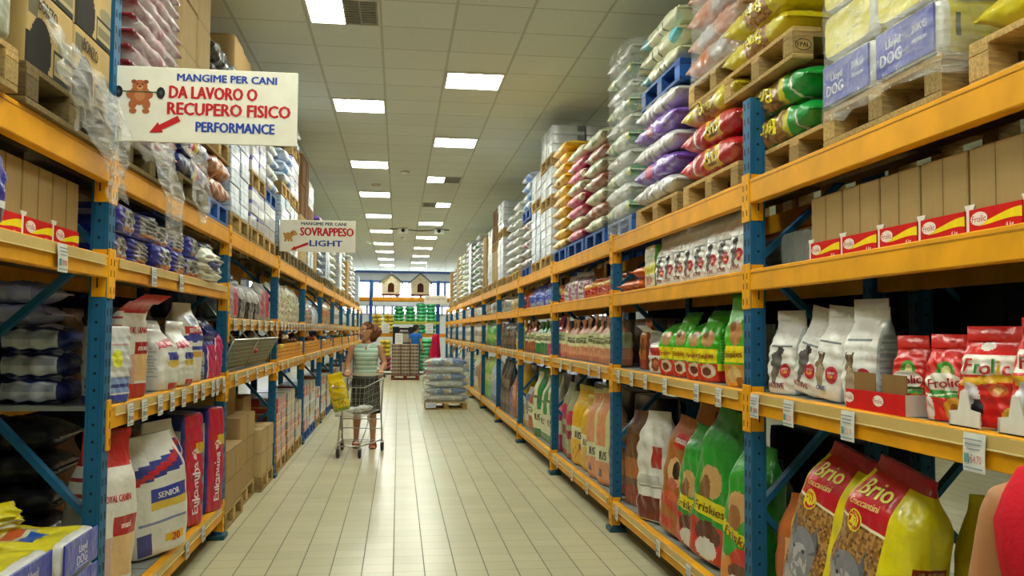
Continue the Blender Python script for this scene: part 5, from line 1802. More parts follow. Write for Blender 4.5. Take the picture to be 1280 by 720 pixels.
pile(-1, 9.90, 10.7, LTZ, 0.0, [('pallet', 'dark'), ('trays', ['trayblue'], 5, 0.115), ('pallet',), ('sacks', ['bluewhite'], 3, 0.13)], 'the stack right behind the small sign')
pile(-1, 10.8, 11.6, LTZ, 0.0, [('pallet', 'dark'), ('trays', ['traywhite'], 5, 0.115), ('pallet',), ('trays', ['traypurple'], 4, 0.115), ('pallet',), ('sacks', ['blackbag', 'bluewhite'], 2, 0.14)], 'the tallest stack behind the signs')
far_l = [
    (11.8, 12.7, [('pallet', 'dark'), ('cartons', ['cartonpale'], 2, 0.30), ('cartons', ['cartondark'], 2, 0.40)], 'the tall dark carton stack beyond the small sign'),
    (12.8, 13.6, [('pallet', 'dark'), ('trays', ['trayblue'], 4, 0.115), ('pallet',), ('cartons', ['cartondark'], 1, 0.25), ('trays', ['traywhite'], 3, 0.115)], 'the tray and carton stack, fourth bay'),
    (13.7, 14.5, [('pallet', 'dark'), ('cartons', ['carton'], 3, 0.26)], 'the brown carton stack, fourth bay'),
    (14.8, 15.7, [('pallet', 'dark'), ('sacks', ['bluewhite', 'blackbag'], 6, 0.14), ('sacks', ['purple'], 1, 0.16)], 'the purple topped stack, fifth bay'),
    (15.8, 16.7, [('pallet', 'dark'), ('trays', ['trayblue'], 7, 0.12)], 'the pale blue tray column, fifth bay'),
    (17.0, 17.9, [('pallet', 'dark'), ('sacks', ['whitesack'], 7, 0.14)], 'the white sack column, sixth bay'),
    (18.1, 19.0, [('pallet',), ('sacks', ['palewhite', 'creamsack'], 6, 0.15)], 'the cream flecked column, sixth bay'),
    (19.8, 20.8, [('pallet',), ('trays', ['traywhite'], 9, 0.12)], 'the tray column, seventh bay'),
    (21.0, 22.0, [('pallet',), ('sacks', ['whitesack', 'greenwhite'], 8, 0.14)], 'the white and green column, seventh bay'),
    (22.6, 23.6, [('pallet',), ('cartons', ['carton'], 3, 0.28)], 'the brown carton column, eighth bay'),
    (24.0, 25.0, [('pallet',), ('sacks', ['whitesack'], 8, 0.14)], 'the white column, ninth bay'),
    (26.5, 27.6, [('pallet',), ('sacks', ['palewhite'], 7, 0.14)], 'the pale column, ninth bay'),
    (29.0, 30.2, [('pallet',), ('trays', ['trayblue'], 7, 0.12)], 'the far tray column, left rack'),
]
for (a, bb, sp, w) in far_l:
    pile(-1, a, bb, LTZ, RNG.uniform(-0.02, 0.03), sp, w)

# ------------------------------------------------------------------ left rack: nearest bay shelf with cartons
for i, (a, bb) in enumerate([(2.60, 2.86), (2.87, 3.13), (3.14, 3.42), (3.43, 3.71), (3.72, 4.00)]):
    o = dup(PROTO['shelf_carton'], (-1.545, (a + bb) / 2, L2), (0, 0, face_rot(-1)), f'brown carton with red printed foot, {ORD[4 - i]} from the sign post, left upper shelf', 'cartons on the nearest left upper shelf', ((bb - a) / 0.252, 1, 1.06))
    o['category'] = 'carton'
D['navybag'] = dict(base=h('dcdcd8'), top=h('dcdcd8'), zones=[('F', 'r', -1, 1, 0.25, 0.8, h('3a3aa0')), ('L', 'r', -1, 1, 0.25, 0.8, h('2c2c86')), ('F', 'r', -1, 1, 0, 0.15, h('3a2a2a'))])
standing('pet_food_bag', 'navybag', (0.26, 0.12, 0.28), -1.30, 2.86, L2, -1, 'white and violet bag at the left edge, in front of the cartons', seed=82, turn=0.1)

# nearest bay, floor: yellow sacks with blue ends lying on a pallet
pallet(-1.70, 3.62, 0.0, 'pallet on the floor under the yellow sacks with blue ends', 'dark').scale = (1, 0.84, 1)
for k in range(4):
    for r in range(2):
        if k == 3 and r == 0:
            pass
        dy = 0.01 * ((k * 5 + r * 3) % 3 - 1)
        o = laying('pet_food_sack', 'lloyd', (0.40, 0.148, 0.80), -1.69 + (0.03 if r else 0.0), 3.42 + 0.42 * r + dy, 0.1445 + 0.149 * k, math.pi, f'yellow sack with blue end facing the aisle, {["near", "far"][r]} column, {ORD[k]} from below', group='yellow sacks with blue ends on the floor', lod=3, seed=78, kind='brick')
        if 'lloydend2' not in PROTO:
            e = MB()
            e.box((-0.4065, 0, 0.073), (0.008, 0.375, 0.132), h('2a38b0'), bev=0.0015)
            for bx in (-0.0014, 0.0014):
                e.text('Lloyd', plane_text((-0.4115, bx - 0.01, 0.092), (0, -1, 0), (0, 0, 1), 0.030), h('dfe2ea'))
                e.text('DOG', plane_text((-0.4115, bx, 0.048), (0, -1, 0), (0, 0, 1), 0.036), h('dfe2ea'))
            e.box((-0.4110, 0, 0.022), (0.001, 0.13, 0.004), h('b8bede'))
            PROTO['lloydend2'] = e.mesh('end', ['film'])
        if not any(c.name.startswith('blue_end') for c in o.children):
            link('blue_end_label', PROTO['lloydend2'], o)
standing('pet_food_bag', 'yellowplain', (0.14, 0.07, 0.12), -1.56, 3.84, 0.1445 + 0.149 * 4 + 0.002, -1, 'small crumpled yellow bag lying on top of the blue ended sacks', kind='gather', seed=84, turn=0.5, t0=0.5, wob=0.01)

# ------------------------------------------------------------------ left rack, second bay shelves
D['bluewhitelabel'] = dict(base=h('1d2a6e'), top=h('1d2a6e'), zones=[(('L', 'R', 'F', 'B'), 'r', -0.72, 0.72, 0.16, 0.84, h('c8cfdc'))] + [((f,), 'r', -0.55 + 0.22 * k, -0.47 + 0.22 * k, 0.2, 0.8, h('a2a9bc')) for f in 'LR' for k in range(5)])
D['lavender'] = dict(base=h('8f90b8'), top=h('8f90b8'), zones=[(('L', 'R'), 'r', -0.8, 0.8, 0.2, 0.8, h('b4b4d2'))])
for k in range(3):
    laying('pet_food_bag', 'bluewhitelabel', (0.30, 0.118, 0.36), -1.66, 4.44, L3 + 0.119 * k, 0, f'dark blue bag with white label, lying in shade, {ORD[k]} from below', group='blue bags seen through the left post frame', lod=3, seed=86)
for k in range(2):
    laying('pet_food_bag', 'lavender', (0.30, 0.10, 0.36), -1.78, 4.46, L3 + 0.36 + 0.10 * k, 0, f'lavender bag lying on top of the dark blue bags, {["lower", "upper"][k]} one', group='lavender bags', lod=2, seed=87)
D['royal'] = dict(base=h('dcdad2'), top=h('b81c20'), zones=[('F', 'r', -1, 1, 0.82, 1, h('b81c20')), (('L', 'R'), 'r', -1, 1, 0.85, 1, h('a8181c')), (FACES, 'r', -1, 1, 0.0, 0.13, h('b0322a')), ('F', 'r', -0.1, 1, 0.42, 0.52, h('a8242a')), ('F', 'r', -0.1, 1, 0.16, 0.42, h('d8b27c')), ('F', 'r', -1, -0.1, 0.13, 0.42, h('c8a498')),
                                                            (('L',), 'r', -1, 1, 0.13, 0.42, h('cdb4a8'))] + [(('L',), 'r', -1, 1, 0.13 + 0.09 * k, 0.14 + 0.09 * k, h('b03a38')) for k in range(8)],
                  texts=[('F', 'ROYAL CANIN', 0.0, 0.635, 0.032, h('b81c20'), 0, 0.20), ('F', 'maxi', 0.4, 0.47, 0.03, h('f0e0d8'))])
D['seniorwhite'] = dict(base=h('d6d6ce'), top=h('cacac2'), zones=txtlines('L', -0.8, 0.8, 0.2, 0.62, 12, h('b4b6b2')) + [('F', 'd', 0.66, 0.80, 0.05, h('2c3a8c')), ('F', 'd', 0.70, 0.76, 0.10, h('b8202c')), ('F', 'r', -0.4, 1, 0.46, 0.56, h('2a3a9c')), ('F', 'r', -0.4, 1, 0.38, 0.46, h('d8b83a')),
                                                                                         ('F', 'r', -0.8, 0.9, 0.28, 0.30, h('7a84a8')), ('F', 'r', 0.1, 0.8, 0.08, 0.17, h('e0b020')), ('F', 'r', -0.9, -0.4, 0.02, 0.2, h('3a3f8a'))],
                       texts=[('F', 'SENIOR', 0.2, 0.51, 0.034, h('e4e4ea'), 0.0, 0.15), ('F', '20', 0.45, 0.12, 0.045, h('c8301c'), 0)])
D['smallsenior'] = dict(base=h('d4d4cc'), top=h('cacac2'), zones=txtlines('L', -0.8, 0.8, 0.2, 0.66, 11, h('aeb0ac')) + [('L', 'e', -0.2, 0.80, 0.35, 0.03, h('3a3a40')), ('F', 'd', 0.66, 0.76, 0.04, h('b83a4c')), ('F', 'r', -0.3, 1, 0.46, 0.56, h('303c90')), ('F', 'e', 0.2, 0.40, 0.6, 0.06, h('c8b04c')), ('F', 'r', -0.2, 0.8, 0.02, 0.12, h('b4201c'))])
D['bigsenior'] = dict(base=h('d4d2c6'), top=h('b4b09a'), zones=[('F', 'e', 0.1, 0.78, 0.5, 0.07, h('2c4a7c')), ('F', 'r', -0.6, 1, 0.62, 0.70, h('c0302c')), ('F', 'e', 0.1, 0.56, 0.9, 0.05, h('38489c')), ('F', 'r', -0.2, 1, 0.40, 0.46, h('3a3f98')), ('F', 'r', 0, 1, 0.32, 0.38, h('d0a040'))],
                     texts=[('F', 'SENIOR', 0.15, 0.66, 0.028, h('f0e6e0'), 0.05, 0.13)])
D['yellowdot'] = dict(base=h('cfd2d0'), top=h('c4c8c8'), zones=[(('F', 'L'), 'r', -0.9, 0.9, 0.0, 0.12, h('2f3f9a')), (('F', 'L'), 'r', -0.6, 0.9, 0.14, 0.34, h('7a94c4')), (('F', 'L'), 'r', -0.6, 0.9, 0.2, 0.24, h('2c3c88')), (('F', 'L'), 'r', -0.6, 0.6, 0.74, 0.78, h('c8a09c'))],
                     discs=[('F', -0.2, 0.58, 0.042, 0.042, h('dede28')), ('L', 0.1, 0.58, 0.036, 0.042, h('dede28'))])
D['bluepinkbag'] = dict(base=h('2a3684'), top=h('24307a'), zones=[('F', 'r', -0.4, 0.8, 0, 0.75, h('c42a64')), ('F', 'r', -0.5, -0.4, 0, 0.7, h('e0d0d8')), ('L', 'r', -1, 1, 0.0, 0.6, h('9ab0ac'))] + txtlines('L', -0.9, 0.9, 0.05, 0.5, 6, h('5a6e78')))
D['smallblue'] = dict(base=h('c0c8d8'), top=h('2a3a90'), zones=[(('F', 'L'), 'r', -1, 1, 0.0, 0.28, h('2c44a0')), (('F', 'L'), 'r', -1, 1, 0.3, 0.5, h('6a84c0'))])
for (x, y, dims, key, turn, lean, lab, sd, kind, fl) in [
    (-1.355, 4.40, (0.20, 0.14, 0.36), 'yellowdot', 0.30, (0, 0), 'white bag with yellow dot and blue foot, beside the sign post', 90, 'brick', 0),
    (-1.37, 4.72, (0.24, 0.13, 0.54), 'royal', 0.32, (0, 0), 'tall white bag with bent red top, second from the sign post', 91, 'stand', -0.10),
    (-1.42, 4.97, (0.18, 0.10, 0.30), 'smallblue', 0.30, (0, 0), 'small blue footed bag behind the tall red topped bag', 92, 'stand', 0),
    (-1.385, 5.32, (0.22, 0.22, 0.38), 'smallsenior', 0.28, (0, 0), 'white bag with text side and open peak, middle of the left shelf', 93, 'stand', 0.03),
    (-1.375, 5.70, (0.21, 0.20, 0.36), 'smallsenior', 0.25, (0.03, 0), 'white bag with text side, right behind the peaked white bag', 94, 'stand', 0.0),
    (-1.42, 6.10, (0.28, 0.20, 0.52), 'bigsenior', 0.40, (0, 0), 'tall cream white bag with red band, rounded top', 95, 'gather', 0),
    (-1.375, 6.58, (0.18, 0.12, 0.32), 'bluepinkbag', 0.3, (0, 0), 'grey and pink bag next to the far post, nearer of two', 96, 'stand', -0.04),
    (-1.375, 6.80, (0.18, 0.12, 0.42), 'bluepinkbag', 0.3, (0.06, 0), 'blue and pink bag with pointed top by the far post', 97, 'stand', 0.06)]:
    standing('pet_food_bag', key, dims, x, y, L3, -1, lab, turn=turn, lean=lean, seed=sd, lod=3, group='bags on the left shelf by the sign post', kind=kind, flop=fl, t0=0.62)
for i, (x, y, k, hh) in enumerate([(-1.72, 5.0, 'browndark', 0.42), (-1.74, 5.45, 'browndark', 0.5), (-1.76, 5.9, 'greywrap', 0.45), (-1.74, 6.4, 'browndark', 0.5)]):
    standing('pet_food_bag', k, (0.32, 0.16, hh), x, y, L3, -1, f'dim bag at the back of the left shelf, {ORD[i]} from the sign post', seed=100 + i, group='dim bags at the back of the left shelf')
for (x, y, dims, key, turn, lean, lab, sd, kind) in [
    (-1.40, 4.46, (0.36, 0.17, 0.78), 'royal', 0.36, (0.04, 0.03), 'tall white sack with red top and foot, beside the sign post', 105, 'stand'),
    (-1.39, 5.42, (0.42, 0.20, 0.68), 'seniorwhite', 0.62, (-0.10, 0.05), 'white sack with diagonal red band and yellow patch, leaning forward', 106, 'gather'),
    (-1.48, 5.84, (0.36, 0.17, 0.72), 'seniorwhite', 0.52, (-0.05, 0.03), 'white sack half hidden behind the leaning white sack', 107, 'gather'),
    ]:
    standing('pet_food_sack', key, dims, x, y, L4, -1, lab, 'sack of pet food', 'sacks on the left floor shelf', turn=turn, lean=lean, seed=sd, lod=3, kind=kind, t0=0.70)
D['euk'] = dict(base=h('c4c6c2'), top=h('2a3486'), zones=[('F', 'r', -1, 1, 0, 1, h('c01c3c')), ('F', 'r', 0.75, 1, 0, 1, h('28358c')), ('F', 'r', -1, -0.78, 0, 1, h('28358c')), ('F', 'r', 0.1, 0.9, 0.64, 0.74, h('d8b020')), ('L', 'r', -1, 1, 0.86, 1, h('2a3a7c')), ('L', 'r', 0.86, 1, 0, 1, h('26386c')), (('R', 'B'), 'r', -1, 1, 0, 1, h('28358c'))] + [('L', 'r', -1, 0.84, 0.05 + 0.115 * k, 0.062 + 0.115 * k, h('3c4450')) for k in range(8)],
                texts=[('F', 'Eukanuba', 0.05, 0.34, 0.062, h('e8dce0'), 1.5708, 0.34)],
                discs=[('F', 0.05, 0.62, 0.018, 0.020, h('e8dce0')), ('F', -0.14, 0.655, 0.008, 0.010, h('e8dce0')), ('F', 0.0, 0.675, 0.008, 0.010, h('e8dce0')), ('F', 0.14, 0.675, 0.008, 0.010, h('e8dce0')), ('F', 0.27, 0.655, 0.008, 0.010, h('e8dce0'))])
standing('pet_food_sack', 'euk', (0.22, 0.32, 0.74), -1.45, 6.22, L4, -1, 'red and blue sack with vertical white name, bent in the middle, nearer of two', 'sack of pet food', 'sacks on the left floor shelf', turn=0.50, lean=(-0.05, 0.02), kind='brick', lod=4, seed=108, wob=0.005)
standing('pet_food_sack', 'euk', (0.22, 0.32, 0.74), -1.42, 6.72, L4, -1, 'red and blue sack with vertical white name, next to the far post', 'sack of pet food', 'sacks on the left floor shelf', turn=0.46, kind='brick', lod=4, seed=109, wob=0.003)
D['shadeblack'] = dict(base=h('16181e'), top=h('16181e'), zones=[(('L', 'R', 'F'), 'r', -1, 1, 0.45, 0.55, h('22262e'))])  # near-black base paints deep shade into the goods
COLN['shadeblack'] = 'black'
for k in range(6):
    laying('pet_food_sack', 'shadeblack', (0.40, 0.145, 0.52), -1.80, 4.48, L4 + 0.146 * k, 0, f'sack painted black for deep shade behind the post frame, {ORD[k]} from below', group='sacks blackened for shade', lod=2, seed=110)
for i, (y, k) in enumerate([(5.2, 'browndark'), (5.8, 'shadeblack'), (6.4, 'shadeblack')]):
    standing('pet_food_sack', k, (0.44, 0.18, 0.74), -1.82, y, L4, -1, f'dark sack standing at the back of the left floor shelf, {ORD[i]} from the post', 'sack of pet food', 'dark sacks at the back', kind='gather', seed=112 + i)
# upper shelf of the second bay: blue and silver packs lying
D['bluesilver'] = dict(base=h('202a9c'), top=h('202a9c'), zones=[('F', 'r', -0.35, 0.92, 0.12, 0.9, h('98a09c')), ('F', 'r', -0.35, 0.92, 0.12, 0.24, h('b8744a')), ('F', 'e', 0.35, 0.55, 0.4, 0.28, h('5c6468')), ('L', 'r', -0.6, 0.5, 0.55, 0.75, h('8a90b8')), ('F', 'n', -0.3, 0.9, 0.2, 0.9, 0.12, h('d0d4d0'))])
i = 0
for k in range(2):
    for q in range(7 if k == 0 else 6):
        y = 4.50 + 0.375 * q + 0.05 * k + RNG.uniform(-0.03, 0.03)
        standing('pet_food_bag', 'bluesilver', (0.34, 0.36, 0.135), -1.51 + RNG.uniform(-0.03, 0.02), y, L2 + 0.136 * k, -1, f'blue and silver pack lying flat, {["lower", "upper"][k]} layer, {ORD[q]} from the sign post', group='blue and silver packs on the left upper shelf', kind='brick', lod=3, seed=115 + q % 2, turn=RNG.uniform(-0.08, 0.25), wob=0.005, pr=False)
D['whiteloose'] = dict(base=h('d8d8c8'), top=h('d8d8c8'), zones=[('F', 'r', -0.5, 0.5, 0.3, 0.6, h('6a70a8'))])
standing('carrier_bag', 'whiteloose', (0.26, 0.12, 0.22), -1.24 - 0.06, 6.22, L2, -1, 'crumpled white bag among the blue and silver packs', kind='gather', seed=117, turn=0.2, wob=0.02)
# ------------------------------------------------------------------ shelf rows farther down the aisle
def row(s, z, y0, y1, items, level, group_word, gap=0.02, xin=0.10, back=True):
    """fill one shelf length with bags; items = [(design, (w, d, h), kind, colour words, count)] in order of y"""
    bn = BAYN[min(bay_of((y0 + y1) / 2), 10)]
    y = y0
    tot = sum(it[1][0] * it[4] for it in items)
    sc = (y1 - y0) / (tot + gap * sum(it[4] for it in items))
    for (key, dims, kind, cw, n) in items:
        for q in range(n):
            w = dims[0] * sc if sc < 1 else dims[0]
            step = (dims[0] + gap) * sc
            yy = y + step / 2
            far = yy > 14
            lod = 2 if yy < 12 else 1 if yy < 19 else 0
            t = RNG.uniform(0.05, 0.3)
            d2 = (dims[0], dims[1], dims[2])
            o = standing('pet_food_bag' if dims[2] < 0.55 else 'pet_food_sack', key, d2, SIDE[s][0] + s * (xin + dims[1] * 0.3 + RNG.uniform(0, 0.03)), yy, z, s,
                         f'{cw}, {ORD[min(q, 19)]} along, {level}, {bn} bay, {SIDE[s][1]} rack', 'bag of pet food' if dims[2] < 0.55 else 'sack of pet food',
                         f'{group_word} in the {bn} bay, {SIDE[s][1]} rack', turn=t, lean=(RNG.uniform(-0.05, 0.07), 0), kind=kind, lod=lod, seed=130 + (q % 2), pr=yy < 11)
            o.scale = (min(sc, 1), min(sc, 1), RNG.uniform(0.88, 1.03))
            y += step


def backs(s, z, y0, y1, hh, key, level, n=3):  # bundles added to keep the shelf backs dark
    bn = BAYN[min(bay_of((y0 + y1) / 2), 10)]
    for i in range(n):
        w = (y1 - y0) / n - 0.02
        standing('wrapped_bundle', key, (0.8, 0.22, 0.4), SIDE[s][0] + s * 0.53, y0 + (y1 - y0) * (i + 0.5) / n, z, s, f'added dim bundle at the back of the {level}, {ORD[i]} along, {bn} bay, {SIDE[s][1]} rack', 'bundle', f'added dim bundles at the back, {bn} bay, {SIDE[s][1]} rack', kind='brick', lod=1, seed=9, pr=False).scale = (w / 0.8, 1, hh / 0.4)


def ius(base, mid, foot, spot=None):
    z = [(('F', 'R', 'L'), 'r', -1, 1, 0.34, 0.62, mid), (('F', 'R', 'L'), 'r', -1, 1, 0.0, 0.12, foot), ('F', 'r', -0.8, 0.5, 0.52, 0.55, h('7a8a5a'))]
    if spot:
        z.append(('F', 'e', 0.4, 0.16, 0.25, 0.06, spot))
    return dict(base=base, top=base, zones=z, texts=[('F', 'VITALIUS', 0.0, 0.45, 0.035, h('33402a'), 0, 0.15)])


D['ius_salmon'] = ius(h('dc9a74'), h('d6d8a2'), h('c9785c'))
D['ius_green'] = ius(h('1c8a4a'), h('d6d8a8'), h('147a3c'))
D['ius_pink'] = ius(h('c42a62'), h('d8d8ae'), h('b81c50'))
D['ius_yellow'] = ius(h('e0b81a'), h('dcd8a0'), h('d8aa14'), h('6a5a8a'))
D['ius_brown'] = ius(h('a8502c'), h('d4d4a6'), h('8a3a1c'))
D['big_salmon'] = dict(base=h('dc9468'), top=h('d2d090'), zones=[(('R', 'F'), 'r', 0.3, 1, 0.3, 1, h('d6d69a')), ('F', 'r', -1, 1, 0.25, 0.40, h('d9d9b0')), ('F', 'e', -0.3, 0.12, 0.22, 0.05, h('6a5a7a'))], texts=[('F', 'IUS', 0.1, 0.32, 0.07, h('3a3a24'))])
D['big_yellow'] = dict(base=h('e2b214'), top=h('d8d060'), zones=[('F', 'r', -1, 1, 0.32, 0.48, h('e0dcae')), ('F', 'e', 0.3, 0.25, 0.2, 0.05, h('5a5a6a'))] + [('F', 'n', -1, 1, 0, 0.3, 0.25, h('c98a10'))], texts=[('F', 'IUS', 0.1, 0.40, 0.07, h('3a3a24'))])
D['big_green'] = dict(base=h('d2d4ac'), top=h('1c7a40'), zones=[('F', 'r', -0.1, 1, 0.42, 0.98, h('1a8442')), (FACES, 'r', -1, 1, 0.0, 0.14, h('15743a')), ('R', 'r', -1, 1, 0.14, 0.30, h('177a3c')), (('F', 'R'), 'r', -1, 1, 0.60, 0.62, h('5a6a4a'))], texts=[('F', 'IUS', 0.0, 0.30, 0.08, h('4a2a1c'))])
D['big_pinkgreen'] = dict(base=h('9aa07a'), top=h('6a6a50'), zones=[('F', 'e', 0, 0.6, 0.7, 0.12, h('c81e4c')), (FACES, 'r', -1, 1, 0.3, 0.42, h('8c1c34')), (FACES, 'r', -1, 1, 0.0, 0.1, h('a82048')), (('R',), 'r', -1, 1, 0.5, 0.7, h('b4b894'))])
D['pinkpurple'] = dict(base=h('c9c8c2'), top=h('c9c8c2'), zones=[(('F', 'R'), 'r', 0.1, 1, 0, 1, h('b46a98')), ('F', 'e', -0.3, 0.6, 0.35, 0.14, h('7a5a5a')), ('F', 'r', -1, 0, 0.2, 0.3, h('8a8a84'))])
D['bluepack'] = dict(base=h('1f40b4'), top=h('1f40b4'), zones=[('F', 'r', -0.6, 0.6, 0.1, 0.3, h('9aa8c0')), ('F', 'e', 0.1, 0.6, 0.5, 0.15, h('2c58d0'))])
D['redpouch'] = dict(base=h('b81c24'), top=h('b81c24'), zones=[('F', 'e', 0, 0.5, 0.5, 0.2, h('6a1418'))])
D['yellowpack'] = dict(base=h('d2b42c'), top=h('d2b42c'), zones=[('F', 'e', 0, 0.4, 0.5, 0.2, h('8a6a24'))])
D['greypack'] = dict(base=h('a8aca4'), top=h('a8aca4'), zones=[('F', 'r', -0.5, 0.5, 0.3, 0.6, h('6c706c'))])
D['darkpack'] = dict(base=h('2c2a2c'), top=h('2c2a2c'), zones=[('F', 'r', -0.8, 0.8, 0.2, 0.4, h('6a5a4a')), ('F', 'e', 0, 0.6, 0.4, 0.1, h('8a7a5a'))])
D['limegreen'] = dict(base=h('3fb03a'), top=h('5cc848'), zones=[('F', 'r', -0.8, 0.8, 0.0, 0.2, h('2f8a30')), ('F', 'e', 0, 0.4, 0.5, 0.12, h('a8c868'))])
D['limesack'] = dict(base=h('9cc82a'), top=h('a8d030'), zones=[('F', 'r', -1, 1, 0.0, 0.3, h('4cb82c')), ('F', 'e', 0, 0.5, 0.5, 0.1, h('d8d88a'))])
D['bluegrey'] = dict(base=h('a8b4d0'), top=h('a8b4d0'), zones=[('F', 'e', 0.1, 0.6, 0.5, 0.12, h('dcdce4')), ('F', 'r', -1, 1, 0, 0.2, h('6a7ab0')), ('F', 'e', 0.1, 0.6, 0.2, 0.05, h('c04a3c'))])
D['violetsack'] = dict(base=h('4a3f98'), top=h('2c2860'), zones=[('F', 'r', -1, 1, 0.3, 0.5, h('7a6ac0'))])
D['mixwhite'] = dict(base=h('cfd0c8'), top=h('d4d4cc'), zones=[('F', 'e', 0, 0.5, 0.5, 0.15, h('8a8a8c')), ('F', 'r', -1, 1, 0, 0.18, h('b4a070')), ('F', 'r', -0.4, 0.6, 0.7, 0.8, h('5a70a8'))])
D['mixcream'] = dict(base=h('c8bc94'), top=h('d0c8a8'), zones=[('F', 'e', 0, 0.5, 0.5, 0.15, h('a8703c')), ('F', 'r', -1, 1, 0, 0.15, h('8a6a3c')), ('F', 'r', -0.6, 0.3, 0.7, 0.8, h('4a7a4c'))])
D['silverblack'] = dict(base=h('8c9090'), top=h('3a3c40'), zones=[('F', 'r', -1, 0.2, 0.0, 0.5, h('23242a')), ('F', 'e', 0.2, 0.65, 0.5, 0.14, h('c4c8c4')), ('F', 'r', 0.3, 0.9, 0.2, 0.5, h('5a6a6a'))])
D['silverpink'] = dict(base=h('9a9c98'), top=h('2c2c30'), zones=[('F', 'r', -0.2, 0.6, 0.1, 0.8, h('cc2a58')), ('F', 'r', 0.6, 1, 0, 0.6, h('3a3c40'))])
D['creamfleck'] = dict(base=h('c9cab0'), top=h('d2d2be'), zones=[('F', 'n', -1, 1, 0, 1, 0.18, h('8f9a74')), ('F', 'n', -1, 1, 0, 1, 0.06, h('a8543c'))])
D['goldfleck'] = dict(base=h('b08a44'), top=h('a88a50'), zones=[('F', 'n', -1, 1, 0, 1, 0.2, h('d8c07c')), ('F', 'e', 0, 0.5, 0.4, 0.2, h('c86a2c'))])
D['motley'] = dict(base=h('7a7470'), top=h('5a5450'), zones=[('F', 'n', -1, 1, 0, 1, 0.3, h('c8c4b8')), ('F', 'n', -1, 1, 0, 1, 0.12, h('b03a2c')), ('F', 'n', -1, 1, 0, 1, 0.07, h('4a8a4c'))])
B = 'stand'
T_ = 'tied'
G = 'gather'

# right rack, third bay (y 7.05 to 9.70)
row(1, R3, 7.05, 9.68, [('ius_salmon', (0.24, 0.13, 0.44), T_, 'salmon and cream bag with tied top', 10)], 'middle shelf', 'salmon bags')
row(1, R2, 7.05, 9.68, [('orangered', (0.22, 0.13, 0.18), G, 'orange and red pouch', 6), ('pinkpurple', (0.34, 0.14, 0.26), B, 'white and purple bag', 3), ('orangered', (0.22, 0.13, 0.17), G, 'small orange pouch', 1)], 'upper shelf', 'pouches and bags')
row(1, R4, 7.05, 9.68, [('browndark', (0.36, 0.16, 0.60), G, 'dark brown sack', 1), ('big_salmon', (0.38, 0.20, 0.80), B, 'salmon and cream sack', 2), ('big_yellow', (0.38, 0.20, 0.78), B, 'yellow and cream sack', 2), ('big_pinkgreen', (0.36, 0.17, 0.76), G, 'sage and pink sack', 2)], 'floor shelf', 'tall sacks')
# fourth bay (9.85 to 12.48)
row(1, R3, 9.86, 12.46, [('ius_pink', (0.24, 0.13, 0.44), T_, 'pink and cream bag with tied top', 3), ('ius_green', (0.24, 0.13, 0.44), T_, 'green and cream bag with tied top', 4), ('ius_brown', (0.24, 0.13, 0.44), T_, 'brown and cream bag with tied top', 3)], 'middle shelf', 'tied bags')
row(1, R2, 9.86, 12.46, [('orangered', (0.22, 0.11, 0.24), G, 'orange pouch', 2), ('bluepack', (0.28, 0.14, 0.25), B, 'bright blue pack', 6), ('redpouch', (0.26, 0.12, 0.24), G, 'red pouch', 2)], 'upper shelf', 'packs')
row(1, R4, 9.86, 12.46, [('ius_pink', (0.30, 0.15, 0.58), G, 'pink footed sack', 1), ('big_green', (0.40, 0.20, 0.84), B, 'cream and green sack', 3), ('ius_brown', (0.32, 0.15, 0.62), G, 'brown and cream sack', 2), ('mixwhite', (0.34, 0.16, 0.62), G, 'white sack', 1)], 'floor shelf', 'tall sacks')
# fifth bay (12.65 to 15.28)
row(1, R3, 12.66, 15.26, [('ius_yellow', (0.26, 0.13, 0.44), T_, 'yellow and cream bag with tied top', 3), ('darkpack', (0.30, 0.14, 0.42), B, 'dark bag', 6)], 'middle shelf', 'bags')
row(1, R2, 12.66, 15.26, [('redpouch', (0.26, 0.12, 0.24), G, 'red pouch', 2), ('yellowpack', (0.30, 0.14, 0.24), B, 'yellow pack', 3), ('greypack', (0.26, 0.12, 0.28), B, 'grey pack', 4)], 'upper shelf', 'packs')
row(1, R4, 12.66, 15.26, [('big_yellow', (0.36, 0.17, 0.86), G, 'tall yellow sack', 2), ('orangedog', (0.30, 0.16, 0.66), G, 'orange brown sack', 1), ('violetsack', (0.36, 0.17, 0.56), G, 'violet sack', 1), ('darkpack', (0.36, 0.17, 0.90), G, 'dark sack', 3)], 'floor shelf', 'tall sacks')
